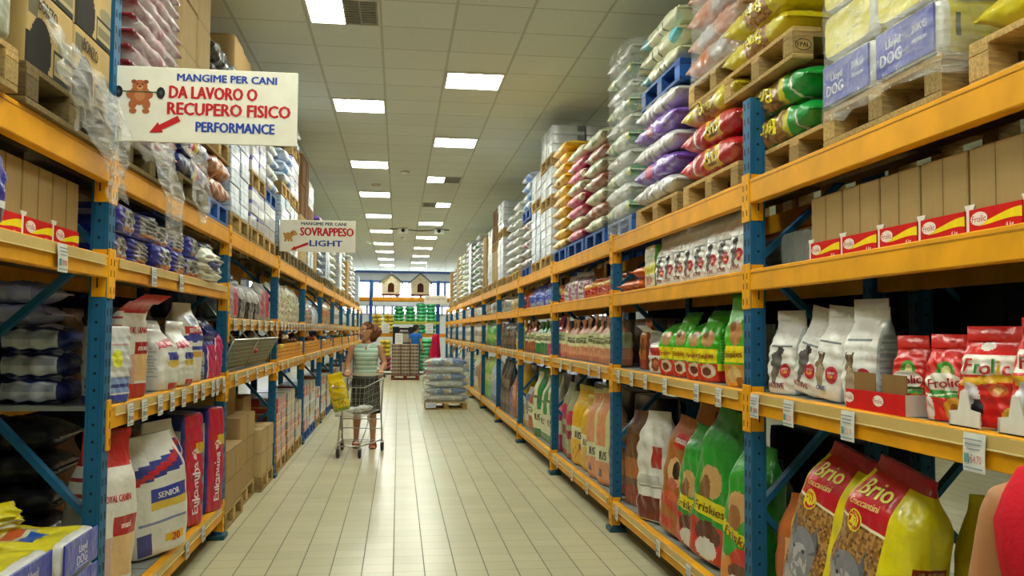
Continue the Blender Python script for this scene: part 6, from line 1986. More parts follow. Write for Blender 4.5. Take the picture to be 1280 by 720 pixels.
# sixth bay
row(1, R3, 15.46, 18.06, [('ius_brown', (0.28, 0.13, 0.44), T_, 'brown red bag', 3), ('limegreen', (0.26, 0.12, 0.48), B, 'bright green bag', 6)], 'middle shelf', 'bags')
row(1, R2, 15.46, 18.06, [('greypack', (0.26, 0.12, 0.28), B, 'grey pack', 4), ('mixcream', (0.26, 0.12, 0.26), B, 'cream pack', 4)], 'upper shelf', 'packs')
row(1, R4, 15.46, 18.06, [('redplain', (0.30, 0.16, 0.42), G, 'low red sack', 1), ('bluegrey', (0.40, 0.18, 0.84), G, 'blue grey sack', 3), ('limesack', (0.38, 0.18, 0.88), G, 'lime green sack', 3)], 'floor shelf', 'tall sacks')
for k, (y0, y1) in enumerate([(18.26, 20.86), (21.06, 23.66), (23.86, 26.46), (26.66, 29.26), (29.46, 32.06)]):
    row(1, R3, y0, y1, [('mixcream', (0.30, 0.14, 0.44), B, 'cream bag', 4), ('mixwhite', (0.30, 0.14, 0.46), B, 'white bag', 4)], 'middle shelf', 'bags')
    row(1, R2, y0, y1, [('mixwhite', (0.34, 0.14, 0.28), B, 'white pack', 4), ('creamfleck', (0.34, 0.14, 0.28), B, 'cream pack', 3)], 'upper shelf', 'packs')
    row(1, R4, y0, y1, [('goldfleck' if k % 2 == 0 else 'greenwhite', (0.42, 0.18, 0.80), G, 'gold flecked sack' if k % 2 == 0 else 'green and white sack', 3), ('mixwhite', (0.42, 0.18, 0.84), G, 'white sack', 3)], 'floor shelf', 'tall sacks')
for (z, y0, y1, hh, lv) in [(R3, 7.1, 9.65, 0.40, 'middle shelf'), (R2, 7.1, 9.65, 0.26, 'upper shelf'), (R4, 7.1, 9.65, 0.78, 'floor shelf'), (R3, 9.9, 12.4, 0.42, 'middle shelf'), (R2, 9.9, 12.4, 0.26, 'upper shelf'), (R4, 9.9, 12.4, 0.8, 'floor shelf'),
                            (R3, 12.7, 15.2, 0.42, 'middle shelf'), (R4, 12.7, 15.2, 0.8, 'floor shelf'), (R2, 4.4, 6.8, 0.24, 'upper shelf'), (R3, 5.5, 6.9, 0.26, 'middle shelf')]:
    backs(1, z, y0, y1, hh, 'shadeblack' if hh > 0.5 else 'greywrap', lv)

# left rack: third bay on
row(-1, L2B, 7.10, 9.70, [('silverpink', (0.30, 0.14, 0.34), B, 'silver and pink bag', 2), ('silverblack', (0.34, 0.15, 0.36), G, 'silver and black bag', 3), ('silverpink', (0.28, 0.14, 0.38), G, 'tall pink striped bag', 2)], 'upper shelf', 'silver bags')
row(-1, L2B, 9.90, 12.50, [('creamfleck', (0.30, 0.15, 0.46), G, 'cream flecked bag', 7)], 'upper shelf', 'cream bags')
row(-1, L2B, 12.70, 15.30, [('motley', (0.28, 0.14, 0.34), B, 'motley dark bag', 5), ('bluewhite', (0.28, 0.14, 0.30), B, 'blue and white bag', 3)], 'upper shelf', 'motley bags')
row(-1, L2B, 15.50, 18.10, [('goldfleck', (0.32, 0.15, 0.44), G, 'gold flecked bag', 7)], 'upper shelf', 'gold bags')
for k, (y0, y1) in enumerate([(18.3, 20.9), (21.1, 23.7), (23.9, 26.5), (26.7, 29.3), (29.5, 32.1)]):
    row(-1, L2B, y0, y1, [(['mixwhite', 'greenwhite', 'bluewhite', 'mixcream', 'mixwhite'][k], (0.36, 0.15, 0.42), G, ['white bag', 'green and white bag', 'blue and white bag', 'cream bag', 'pale bag'][k], 6)], 'upper shelf', 'bags')
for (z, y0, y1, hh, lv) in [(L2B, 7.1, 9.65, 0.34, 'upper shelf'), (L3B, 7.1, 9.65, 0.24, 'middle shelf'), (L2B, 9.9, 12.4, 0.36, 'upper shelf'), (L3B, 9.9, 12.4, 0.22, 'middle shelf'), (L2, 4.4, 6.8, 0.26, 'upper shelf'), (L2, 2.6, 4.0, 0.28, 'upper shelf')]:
    backs(-1, z, y0, y1, hh, 'shadeblack', lv)

# left floor: cartons and tins on pallets
GL = 'on floor pallets, left rack'
pile(-1, 7.18, 7.98, 0.0, 0.02, [('pallet',), ('cartons', ['carton'], 2, 0.235)], 'the nearest floor carton stack', GL)
pile(-1, 8.02, 8.84, 0.0, 0.06, [('pallet',), ('cartons', ['carton'], 3, 0.215)], 'the stepped floor carton stack', GL)
pile(-1, 8.90, 9.70, 0.0, 0.0, [('pallet',), ('cartons', ['cartonpale'], 2, 0.225)], 'the pale floor carton stack', GL)
for i in range(2):
    standing('cardboard_box', 'carton', (0.52, 0.40, 0.30), -1.70, 8.42 + 0.9 * i, 0.1445 + (0.645 if i == 0 else 0.45), -1, ['large brown carton on top of the stepped floor stack', 'large brown carton at the back of the pale floor stack'][i], 'carton', kind='crate', lod=2, mat='card', seed=3, wob=0)
pile(-1, 9.95, 10.75, 0.0, 0.0, [('pallet',), ('trays', ['trayorange'], 3, 0.17), ('trays', ['trayred'], 1, 0.17)], 'the nearest tin stack on the floor', GL)
pile(-1, 10.85, 11.65, 0.0, 0.0, [('pallet',), ('trays', ['trayorange'], 2, 0.17), ('trays', ['traygreen'], 2, 0.17)], 'the second tin stack on the floor', GL)
pile(-1, 11.75, 12.5, 0.0, 0.0, [('pallet',), ('trays', ['traygreen', 'trayorange'], 3, 0.16)], 'the third tin stack on the floor', GL)
pile(-1, 12.75, 13.55, 0.0, 0.0, [('pallet', 'blue'), ('trays', ['trayred', 'traygreen', 'traywhite'], 4, 0.16)], 'the tin stack on the blue floor pallet', GL)
pile(-1, 13.65, 14.45, 0.0, 0.0, [('pallet', 'blue'), ('trays', ['traywhite', 'traygreen'], 4, 0.16)], 'the pale tin stack on the floor', GL)
pile(-1, 14.55, 15.3, 0.0, 0.0, [('pallet',), ('trays', ['trayorange', 'traywhite'], 3, 0.16)], 'the orange tin stack past the blue pallets', GL)
for k in range(5):
    y = 15.6 + 2.8 * k
    pile(-1, y, y + 0.9, 0.0, 0.0, [('pallet',), ('trays', ['traywhite', 'trayorange'], 4, 0.16)], f'the {["near", "second", "third", "fourth", "far"][k]} tin stack deep down the aisle', GL)
    pile(-1, y + 1.2, y + 2.1, 0.0, 0.0, [('pallet', 'blue'), ('trays', ['traygreen'], 4, 0.15)], f'the {["near", "second", "third", "fourth", "far"][k]} beige stack deep down the aisle', GL)


# wire baskets with toys, then orange slatted bins with toys
def wire_basket(L):
    o = empty('wire_basket')
    fr = MB()
    W_ = 0.42
    G_ = h('b4b6a6')
    top = [(0.10, -L / 2, 0.26), (0.10, L / 2, 0.26), (-W_, L / 2, 0.30), (-W_, -L / 2, 0.30)]
    bot = [(-0.02, -L / 2 + 0.02, 0.01), (-0.02, L / 2 - 0.02, 0.01), (-W_ + 0.02, L / 2 - 0.02, 0.01), (-W_ + 0.02, -L / 2 + 0.02, 0.01)]
    fr.tube(top, 0.007, G_, closed=True)
    fr.tube(bot, 0.006, G_, closed=True)
    for a, b2 in zip(top, bot):
        fr.tube([a, b2], 0.006, G_)
    fr.build('rim', 'steel', o)
    ms = MB()
    n = int(L / 0.035)
    for i in range(1, n):
        y = -L / 2 + i * L / n
        ms.tube([(0.10, y, 0.26), (-0.02, y * 0.985, 0.01)], 0.0022, G_, n=4, caps=False)
    for k in range(1, 7):
        t = k / 7
        ms.tube([(0.10 - 0.12 * (1 - t), -L / 2 + 0.02 * (1 - t), 0.01 + 0.25 * t), (0.10 - 0.12 * (1 - t), L / 2 - 0.02 * (1 - t), 0.01 + 0.25 * t)], 0.0022, G_, n=4, caps=False)
    for sgn in (-1, 1):
        for k in range(1, 9):
            x = 0.10 - k * (W_ + 0.1) / 9
            ms.tube([(x, sgn * L / 2, 0.27), (x * 0.85, sgn * (L / 2 - 0.02), 0.01)], 0.0022, G_, n=4, caps=False)
    ms.build('mesh_front', 'steel', o)
    st = MB()
    for y in (-L / 2, 0, L / 2):
        st.tube([(0.10, y, 0.26), (-0.12, y, 0.56)], 0.006, G_)
    st.build('slanted_stay', 'steel', o)
    return o


def toy_mesh(kind, col):
    b = MB()
    if kind == 'ball':
        R = 0.055
        b.rings([[(R * math.sin(p) * math.cos(a), R * math.sin(p) * math.sin(a), R + R * math.cos(p)) for a in np.linspace(0, 2 * math.pi, 14, endpoint=False)] for p in np.linspace(math.pi - 0.12, 0.12, 9)], col)
    elif kind == 'bone':
        b.tube([(-0.09, 0, 0.03), (-0.05, 0, 0.028), (0.05, 0, 0.028), (0.09, 0, 0.03)], [0.022, 0.016, 0.016, 0.022], col, n=8)
        for sx in (-1, 1):
            for sy in (-1, 1):
                c = (sx * 0.10, sy * 0.022, 0.03)
                b.rings([[(c[0] + 0.026 * math.sin(p) * math.cos(a), c[1] + 0.026 * math.sin(p) * math.sin(a), c[2] + 0.026 * math.cos(p)) for a in np.linspace(0, 2 * math.pi, 10, endpoint=False)] for p in np.linspace(3.0, 0.14, 7)], col)
    elif kind == 'rope':
        t = np.linspace(0, 1, 18)
        b.tube(np.stack([0.10 * np.cos(t * 5.2), 0.07 * np.sin(t * 5.2), 0.03 + 0.012 * np.sin(t * 20)], 1), 0.02, col, n=7)
    else:
        b.rings([[(0.07 * sx * math.cos(a), 0.045 * sx * math.sin(a), z) for a in np.linspace(0, 2 * math.pi, 12, endpoint=False)] for sx, z in ((0.5, 0), (0.9, 0.02), (1, 0.05), (0.8, 0.085), (0.3, 0.10))], col)
    return b.mesh(kind, ['plain'])


TOYC = {'red': h('a82a2c'), 'yellow': h('d8bc4a'), 'brown': h('6a4326'), 'cream': h('d0c0a0'), 'white': h('d8d8d4'), 'orange': h('c8702c'), 'dark': h('3a2c24'), 'green': h('4a7a44'), 'blue': h('6a80b0')}
_toy = {}


def toys(y0, y1, zb, n, pal, where, x0=-1.38, x1=-1.62):
    for i in range(n):
        kind = ['ball', 'bone', 'rope', 'chew'][RNG.randint(4)]
        cn = pal[RNG.randint(len(pal))]
        if (kind, cn) not in _toy:
            _toy[(kind, cn)] = toy_mesh(kind, TOYC[cn])
        yy = y0 + (y1 - y0) * (i + 0.5) / n + RNG.uniform(-0.03, 0.03)
        o = link('dog_toy', _toy[(kind, cn)], None, (x0 + (x1 - x0) * ((i * 7) % 5) / 4, yy, zb + 0.05 * (i % 3)), (0, 0, RNG.uniform(0, 6)))
        tag(o, f'{cn} {kind if kind != "chew" else "lump"} toy, {ORD[min(i, 19)]} along {where}', 'dog toy', 'toys in the left rack bins')


for i, y in enumerate((7.75, 9.02)):
    first_or_dup('basket', lambda: wire_basket(1.24), (-1.36, y, L3B), (0, 0, 0), ['grey wire basket with slanted front, nearer of the pair', 'grey wire basket with slanted front, farther of the pair'][i], 'wire basket', 'wire baskets on the left rack')
    toys(y - 0.55, y + 0.55, L3B + 0.12, 14, ['brown', 'dark', 'cream', 'orange'] if i == 0 else ['red', 'white', 'dark', 'brown'], f'the {["nearer", "farther"][i]} wire basket', -1.40, -1.66)


def slat_bin(L):
    o = empty('display_bin')
    OR = h('d8921c')
    fr = MB()
    for k in range(4):
        fr.box((0.0, 0, 0.025 + 0.045 * k), (0.016, L, 0.038), OR)
    fr.build('slatted_front', 'paint', o)
    sd = MB()
    for y in (-L / 2 + 0.008, L / 2 - 0.008):
        sd.box((-0.22, y, 0.10), (0.44, 0.016, 0.19), h('c4841c'))
    sd.build('side_panel', 'paint', o)
    bb = MB()
    bb.box((-0.22, 0, 0.006), (0.44, L, 0.012), h('a87420'))
    bb.build('bottom_panel', 'paint', o)
    return o


pals = [['yellow', 'cream', 'brown', 'dark'], ['white', 'brown', 'orange', 'cream'], ['white', 'blue', 'brown'], ['white', 'cream', 'green'], ['cream', 'white', 'brown'], ['red', 'white', 'cream'], ['cream', 'orange']]
for k in range(7):
    y = 11.17 + 2.8 * k
    first_or_dup('bin', lambda: slat_bin(2.56), (-1.30, y, L3B), (0, 0, 0), f'orange slatted bin full of toys, {ORD[k]} beyond the wire baskets', 'display bin', 'orange slatted bins on the left rack')
    toys(y - 1.2, y + 1.2, L3B + 0.13, 20 if k < 3 else 12, pals[k], f'the {ORD[k]} orange bin', -1.36, -1.66)

# dark goods added on racks behind to block light, then glimpsed boxes
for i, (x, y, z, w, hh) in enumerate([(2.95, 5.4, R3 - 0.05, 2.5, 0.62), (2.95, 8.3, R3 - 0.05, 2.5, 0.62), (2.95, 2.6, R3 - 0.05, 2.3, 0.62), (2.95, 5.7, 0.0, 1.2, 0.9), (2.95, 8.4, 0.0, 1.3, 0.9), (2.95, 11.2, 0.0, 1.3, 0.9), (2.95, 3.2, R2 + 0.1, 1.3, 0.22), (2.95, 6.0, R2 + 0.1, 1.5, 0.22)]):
    standing('cardboard_box', 'shadeblack', (1.0, 0.5, 0.5), x, y, z, -1, f'added dark carton blocking light on the rack behind the right rack, {ORD[i]} glimpsed', 'carton', 'added dark cartons behind the right rack', kind='crate', lod=1, mat='card', seed=3, wob=0).scale = (w, 1, hh / 0.5)
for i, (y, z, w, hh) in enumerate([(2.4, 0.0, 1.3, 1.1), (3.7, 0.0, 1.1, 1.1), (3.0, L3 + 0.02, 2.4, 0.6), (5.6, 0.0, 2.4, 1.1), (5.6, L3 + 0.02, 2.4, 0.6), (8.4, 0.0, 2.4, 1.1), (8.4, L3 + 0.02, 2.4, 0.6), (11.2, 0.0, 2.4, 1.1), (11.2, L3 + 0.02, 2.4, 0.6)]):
    standing('cardboard_box', 'shadeblack', (1.0, 0.5, 0.5), -2.52, y, z, 1, f'added black bundle blocking light on the rack behind the left rack, {ORD[i]} glimpsed', 'bundle', 'added black bundles behind the left rack', kind='crate', lod=1, mat='card', seed=3, wob=0).scale = (w, 1, hh / 0.5)
for i, (y, z, c) in enumerate([(8.6, R3 - 0.05, 'cartonpale'), (9.8, R3 - 0.05, 'traywhite'), (11.6, R3 - 0.05, 'carton'), (12.6, 0.0, 'yellowplain'), (10.4, R2 + 0.1, 'traywhite'), (13.2, R2 + 0.1, 'carton')]):
    standing('cardboard_box', c, (0.9, 0.5, 0.36), 7.6, y, z, 1, f'box on the rack across the neighbouring aisle, {ORD[i]} glimpsed', 'carton', 'boxes across the next aisle', kind='crate', lod=1, mat='card', seed=3, wob=0, pr=False)

o = FARS.build('far_sacks', 'film')
tag(o, 'pale mixed sacks stacked far down the aisle on top of both racks', 'sacks')
o['kind'] = 'stuff'
# ------------------------------------------------------------------ the aisle's far end: cross rack, dog houses, floor pallets
CRY = 32.9
cr = empty('pallet_rack', (0, CRY, 0))
tag(cr, 'yellow beamed rack across the far end, carrying two dog houses', 'pallet rack')
pb = MB()
pb.box((0, 0, 1.7), (0.10, 0.08, 3.4), h('2a58a4'))
for k in range(41):
    pb.box((0, -0.041, 0.06 + 0.08 * k), (0.012, 0.002, 0.03), h('10264a'))
pbm = pb.mesh('post', ['paint'])
for x in (-4.0, -1.02, 1.45, 4.2, 6.9):
    for y in (0, 1.0):
        link('post', pbm, cr, (x, y, 0))
for (xa, xb) in ((-4.0, -1.02), (-1.02, 1.45), (1.45, 4.2), (4.2, 6.9)):
    for (zt, hh) in ((2.78, 0.13), (1.46, 0.13)):
        for y in (-0.03, 1.03):
            m = MB()
            m.box(((xa + xb) / 2, y, zt - hh / 2), (xb - xa - 0.1, 0.05, hh), h('e0961c'), bev=0.004)
            m.build('beam', 'paint', cr)
        m = MB()
        m.box(((xa + xb) / 2, 0.5, zt - 0.012), (xb - xa - 0.1, 0.98, 0.02), h('a89878'))
        m.build('deck', 'paint', cr)


def dog_house():
    o = empty('dog_house')
    W_, D_, H0, H1 = 0.66, 0.70, 0.48, 0.74
    wl = MB()
    wl.prism([(-W_ / 2, 0.12), (W_ / 2, 0.12), (W_ / 2 + 0.02, 0.12 + H0 - 0.02), (0, 0.12 + H1), (-W_ / 2 - 0.02, 0.12 + H0 - 0.02)], ((1, 0, 0), (0, 0, 1), (0, 1, 0)), (0, -D_ / 2, 0), D_, h('d4c8a8'))
    for k in range(1, 8):
        wl.box((-W_ / 2 + k * W_ / 8, -D_ / 2 - 0.001, 0.12 + H0 / 2), (0.004, 0.002, H0), h('a8956c'))
    wl.build('wall', 'wood', o)
    dr = MB()
    pts = [(-0.115, 0.19), (0.115, 0.19), (0.115, 0.40)] + [(0.115 * math.cos(a), 0.40 + 0.13 * math.sin(a)) for a in np.linspace(0.15, math.pi - 0.15, 12)] + [(-0.115, 0.40)]
    dr.prism(pts, ((1, 0, 0), (0, 0, 1), (0, -1, 0)), (0, -D_ / 2, 0), 0.012, h('4a2418'))
    for k in range(1, 6):
        dr.box((-0.115 + k * 0.038, -D_ / 2 - 0.014, 0.33), (0.004, 0.003, 0.28), h('30160e'))
    dr.build('arched_door', 'wood', o)
    rf = MB()
    for s in (-1, 1):
        a = np.array([0, 0, 0.12 + H1 + 0.035])
        c = np.array([s * (W_ / 2 + 0.10), 0, 0.12 + H0 - 0.075])
        d = c - a
        n = np.array([-d[2], 0, d[0]]) / np.linalg.norm(d) * s * -1
        L_ = np.linalg.norm(d)
        R_ = np.stack([d / L_, (0, 1, 0), np.cross(d / L_, (0, 1, 0))], 1)
        rf.box((a + c) / 2, (L_ + 0.03, D_ + 0.16, 0.035), h('54565a'), R=R_)
    rf.build('roof', 'paint', o)
    bs = MB()
    bs.box((0, 0, 0.10), (W_ + 0.04, D_, 0.05), h('7a4a3a'))
    bs.build('base', 'wood', o)
    for sx in (-1, 0, 1):
        for sy in (-1, 1):
            l = MB()
            l.box((0, 0, 0.045), (0.04, 0.05, 0.09), h('7a4a3a'))
            l.build('foot', 'wood', o, (sx * (W_ / 2 - 0.06), sy * (D_ / 2 - 0.06), 0))
    return o


for i, x in enumerate((-0.29, 0.78)):
    first_or_dup('house', dog_house, (x, CRY + 0.38, 2.781), (0, 0, 0), f'cream wooden dog house with arched door, {["left", "right"][i]} one on the high beam', 'dog house', 'dog houses on the far rack')

D['fyellow'] = dict(base=h('dcc41c'), top=h('dcc41c'), zones=[(FACES, 'r', -1, 1, 0.35, 0.6, h('c8a414')), (('L', 'R'), 'r', -0.5, 0.5, 0.4, 0.5, h('8a6a14'))])
D['fgreen'] = dict(base=h('1fa04c'), top=h('1fa04c'), zones=[(FACES, 'r', -1, 1, 0.4, 0.55, h('58c48c'))])
D['fgreenb'] = dict(base=h('28b868'), top=h('28b868'), zones=[(FACES, 'r', -1, 1, 0.3, 0.6, h('62d098'))])
D['fred'] = dict(base=h('a83040'), top=h('a83040'), zones=[(FACES, 'r', -1, 1, 0.3, 0.6, h('c8b8b0'))])
D['fwhite'] = dict(base=h('cfc8c0'), top=h('cfc8c0'), zones=[])


def grid_pile(x0, x1, y, z, nx, nz, key, t, d, cn, where, lod=1, kind='pillow'):
    w = (x1 - x0) / nx
    for k in range(nz):
        for i in range(nx):
            laying('pet_food_sack', key, (d, t, 0.8), x0 + w * (i + 0.5) + RNG.uniform(-0.02, 0.02), y, z + t * k, 0, f'{cn} sack, {ORD[k]} up, {(["left", "middle left", "middle right", "right"][i] if nx == 4 else ["left", "middle", "right"][i] if nx == 3 else ["left", "right"][i] if nx == 2 else "single")} column, {where}', 'sack of pet food', f'{cn} sacks of {where}', lod=lod, seed=140 + k % 2, kind=kind, pr=False).scale = (w / 0.82, 1, 1.05)


grid_pile(-0.97, -0.18, CRY + 0.35, 1.46, 2, 5, 'fyellow', 0.14, 0.6, 'yellow', 'the far yellow pile')
pf = MB()
pf.box((0, 0, 0.05), (1.70, 0.9, 0.10), h('b8c44a'), bev=0.004)
o = pf.build('pallet', 'wood', None, (0.66, CRY + 0.40, 1.80))
tag(o, 'thin yellow green board carrying the high green sacks at the far end', 'pallet')
grid_pile(-0.18, 0.62, CRY + 0.35, 1.90, 2, 4, 'fgreen', 0.135, 0.6, 'dark green', 'the far left green pile')
grid_pile(0.64, 1.38, CRY + 0.35, 1.90, 2, 5, 'fgreenb', 0.135, 0.6, 'bright green', 'the far right green pile')
grid_pile(0.64, 1.38, CRY + 0.35, 1.461, 2, 2, 'fgreenb', 0.15, 0.6, 'bright green', 'the low green pile on the beam')
grid_pile(0.72, 1.30, CRY - 0.40, 0.145, 1, 8, 'fgreenb', 0.14, 0.6, 'bright green', 'the green floor pile at the far end')
grid_pile(-0.66, -0.24, CRY - 0.40, 0.145, 1, 3, 'fred', 0.16, 0.6, 'red and white', 'the far red floor pile')
grid_pile(-0.66, -0.24, CRY - 0.40, 0.145 + 0.485, 1, 4, 'fyellow', 0.15, 0.6, 'yellow', 'the yellow floor pile at the far end')
pallet(1.01, CRY - 0.40, 0.0, 'pallet under the bright green floor pile at the far end', 'dark', True, math.pi / 2)
pallet(-0.66, CRY - 0.40, 0.0, 'pallet under the red and yellow floor pile at the far end', 'dark', True, math.pi / 2)
# dark cabinet put in where a dark doorway shows at the far end
ob = MB()
ob.box((0.24, CRY - 0.45, 0.85), (0.88, 0.62, 1.70), h('17181c'), bev=0.01)
fill_o = ob.build('filler', 'paint')
tag(fill_o, 'tall black cabinet put in for a dark doorway under the green sacks', 'filler')
b = MB()
b.box((0.20, CRY - 0.770, 1.25), (0.36, 0.02, 0.62), h('4c4c4a'))
b.box((0.20, CRY - 0.785, 1.70), (0.34, 0.01, 0.07), h('c9cac8'))
b.box((0.20, CRY - 0.785, 1.56), (0.28, 0.01, 0.05), h('b9bab8'))
b.box((0.20, CRY - 0.785, 1.30), (0.34, 0.01, 0.30), h('9a9284'))
b.build('pale_shapes', 'paint', fill_o)
# paper notices
for i, (x, y, z, w, hh, lab) in enumerate([(-0.46, CRY - 0.10, 1.46, 0.27, 0.36, 'white paper notice hanging on the far yellow sacks'), (1.12, CRY - 0.10, 1.46, 0.27, 0.38, 'white paper notice hanging on the far green sacks')]):
    b = MB()
    b.box((0, 0, hh / 2), (w, 0.004, hh), h('e6e4de'))
    for k in range(5):
        b.box((0, -0.003, hh * (0.2 + 0.15 * k)), (w * 0.7, 0.002, 0.012), h('8a94a8'))
    tag(b.build('paper_notice', 'paper', None, (x, y, z)), lab, 'notice')

# brown can trays on a red pallet, free standing in the aisle
pallet(0.235, 29.0, 0.0, 'red pallet standing free far down the aisle, under brown trays', 'red', True, math.pi / 2).scale = (1, 0.74, 1)
for k in range(9):
    for i in range(3):
        standing('can_tray', 'traybrown', (0.28, 0.70, 0.108), -0.06 + 0.29 * i, 29.0, 0.1445 + 0.110 * k, 1, f'brown can tray, {ORD[k]} up, {["left", "middle", "right"][i]} column on the red pallet', 'tray of cans', 'brown trays on the red pallet', lod=1, seed=3, kind='crate', pr=False, turn=math.pi / 2, wob=0)
b = MB()
b.box((0, 0, 0.17), (0.24, 0.004, 0.34), h('e6e4de'))
for k in range(5):
    b.box((0, -0.003, 0.07 + 0.05 * k), (0.17, 0.002, 0.012), h('8a94a8'))
tag(b.build('paper_notice', 'paper', None, (0.02, 28.72, 1.137)), 'white paper notice standing on the brown trays', 'notice')

# pallet of grey and blue sacks by the right rack
pallet(0.97, 18.3, 0.0, 'wooden pallet standing free in the aisle under grey blue sacks', 'wood', False, math.pi / 2).scale = (1, 0.70, 1)
D['greyblue'] = dict(base=h('8fa0b4'), top=h('4a6ca4'), zones=[(FACES, 'r', -1, 1, 0.66, 1.0, h('3f66a8')), (FACES, 'r', -1, 1, 0.0, 0.12, h('b49a6c')), (FACES, 'r', -1, 1, 0.3, 0.45, h('5f7ca8')), (('L', 'R'), 'n', -1, 1, 0.1, 0.66, 0.25, h('c4c8c4')), (('L', 'R'), 'r', -0.3, 0.5, 0.48, 0.6, h('b08a5c'))])
D['greypale'] = dict(base=h('c4c4ba'), top=h('b4b4aa'), zones=[(('L', 'R'), 'r', -1, 1, 0.85, 1.0, h('7c94b8')), (('L', 'R'), 'r', -0.4, 0.4, 0.3, 0.6, h('a8aca8'))])
for k in range(6):
    laying('pet_food_sack', 'greyblue' if k % 2 else 'greypale', (0.55, 0.145, 0.84), 0.97 + [0.02, -0.02, 0.01, -0.03, 0.03, 0.0][k], 18.25, 0.1445 + 0.143 * k, 0, f'{"grey blue" if k % 2 else "pale grey"} sack on the free standing wooden pallet, {ORD[k]} from below', group='sacks on the free standing pallet', lod=2, seed=145 + k % 3)
hull('stretch_wrap', 'clear stretch film round the free standing grey blue sacks', 0.50, 1.44, 17.94, 18.60, 0.10, 1.02, 'wrap', 21, 0.02)
b = MB()
b.box((0, 0, 0.05), (0.20, 0.003, 0.10), h('dfe3ee'))
for k in range(3):
    b.box((0, -0.002, 0.025 + 0.025 * k), (0.15, 0.001, 0.008), h('7f8cc0'))
tag(b.build('price_tag', 'paper', None, (0.66, 17.84, 0.04)), 'white price tag on the free standing wooden pallet', 'price tag')
# red cloth tapering to the floor
b = MB()
rg = []
for i in range(12):
    t = i / 11
    rx = 0.10 + 0.13 * (1 - t) ** 0.8
    rg.append([(rx * (1 + 0.12 * math.sin(6 * a + 3 * t)) * math.cos(a) + 0.05 * t, 0.7 * rx * (1 + 0.12 * math.sin(6 * a + 3 * t)) * math.sin(a), 0.02 + 1.42 * t) for a in np.linspace(0, 2 * math.pi, 30, endpoint=False)])
b.rings(rg, h('c01c48'))
tag(b.build('red_cloth', 'cloth', None, (1.22, 30.6, 0.0)), 'tall crimson cloth tapering upwards at the far end, right of the brown trays', 'cloth')
# ------------------------------------------------------------------ people
def const_mat(name, col, rough=0.5, spec=0.3, var=0.06, scale=18):
    T = NT(name)
    tc = T.n('ShaderNodeTexCoord')
    ns = T.n('ShaderNodeTexNoise')
    ns.inputs['Scale'].default_value = scale
    T.l(tc.outputs['Object'], ns.inputs['Vector'])
    mr = T.n('ShaderNodeMapRange')
    mr.inputs['To Min'].default_value = 1 - var
    mr.inputs['To Max'].default_value = 1 + var
    T.l(ns.outputs['Fac'], mr.inputs['Value'])
    mx = T.n('ShaderNodeVectorMath', operation='SCALE')
    mx.inputs[0].default_value = lin(col)
    T.l(mr.outputs[0], mx.inputs['Scale'])
    T.l(mx.outputs[0], T.bsdf.inputs['Base Color'])
    T.bsdf.inputs['Roughness'].default_value = rough
    T.bsdf.inputs['Specular IOR Level'].default_value = spec
    T.bsdf.inputs['Subsurface Weight'].default_value = 0.06
    T.bsdf.inputs['Subsurface Radius'].default_value = (0.02, 0.008, 0.004)
    return T.m


M['skin_tan'] = const_mat('tanned_skin', h('bd8a68'))
M['skin_arm'] = const_mat('brown_skin', h('b27a50'))  # darker skin tone of the person near the camera


def ell(cx_, cy_, z, rx, ry, n=20, p=2.0):
    out = []
    for k in range(n):
        a = 2 * math.pi * k / n
        c, s = math.cos(a), math.sin(a)
        q = (abs(c) ** p + abs(s) ** p) ** (-1 / p)
        out.append((cx_ + rx * c * q, cy_ + ry * s * q, z))
    return out


def finger(b, root, dirs, lens, r):
    P = [np.array(root, float)]
    for d, L_ in zip(dirs, lens):
        d = np.array(d, float)
        P.append(P[-1] + d / np.linalg.norm(d) * L_)
    n = len(P)
    rr = [r * (1 - 0.16 * i / (n - 1) * 1.2) for i in range(n)]
    Q, R_ = [], []
    for i in range(n - 1):
        for t in (0, 0.5):
            Q.append(P[i] * (1 - t) + P[i + 1] * t)
            R_.append(rr[i] * (1 - t) + rr[i + 1] * t)
    Q += [P[-1], P[-1] + (P[-1] - P[-2]) * 0.15]
    R_ += [rr[-1], rr[-1] * 0.5]
    b.tube(Q, R_, (1, 1, 1), n=8)


def hand(b, wrist, fwd, side, down, grip=True, thumb=1):
    """palm from the wrist along fwd; side = towards the little finger; down = palm normal; grip curls the fingers round a bar"""
    w, f, s, d = [np.array(v, float) for v in (wrist, fwd, side, down)]
    f, s, d = f / np.linalg.norm(f), s / np.linalg.norm(s), d / np.linalg.norm(d)
    pts = []
    for t, hw, ht in ((-0.01, 0.024, 0.018), (0.02, 0.032, 0.017), (0.05, 0.040, 0.016), (0.078, 0.040, 0.014), (0.092, 0.036, 0.011)):
        c = w + f * t
        pts.append([tuple(c + s * hw * math.cos(a) + d * ht * math.sin(a)) for a in np.linspace(0, 2 * math.pi, 14, endpoint=False)])
    b.rings(pts, (1, 1, 1))
    for k, (off, L_, r) in enumerate(((-0.029, 0.95, 0.0088), (-0.010, 1.05, 0.0090), (0.010, 1.0, 0.0086), (0.028, 0.80, 0.0076))):
        root = w + f * 0.082 + s * off
        if grip:
            dirs = (f * 0.8 + d * 0.6, d * 1.0 + f * 0.05, d * 0.5 - f * 0.9)
        else:
            dirs = (f + d * 0.12, f + d * 0.35, f + d * 0.55)
        finger(b, root, dirs, (0.042 * L_, 0.028 * L_, 0.022 * L_), r)
    root = w + f * 0.028 - s * 0.026
    finger(b, root, ((f * 0.6 - s * 0.8 + d * 0.25), (f * 0.9 - s * 0.2 + d * 0.5), (f * 0.8 + s * 0.2 + d * 0.7)), (0.034, 0.030, 0.024), 0.0105)


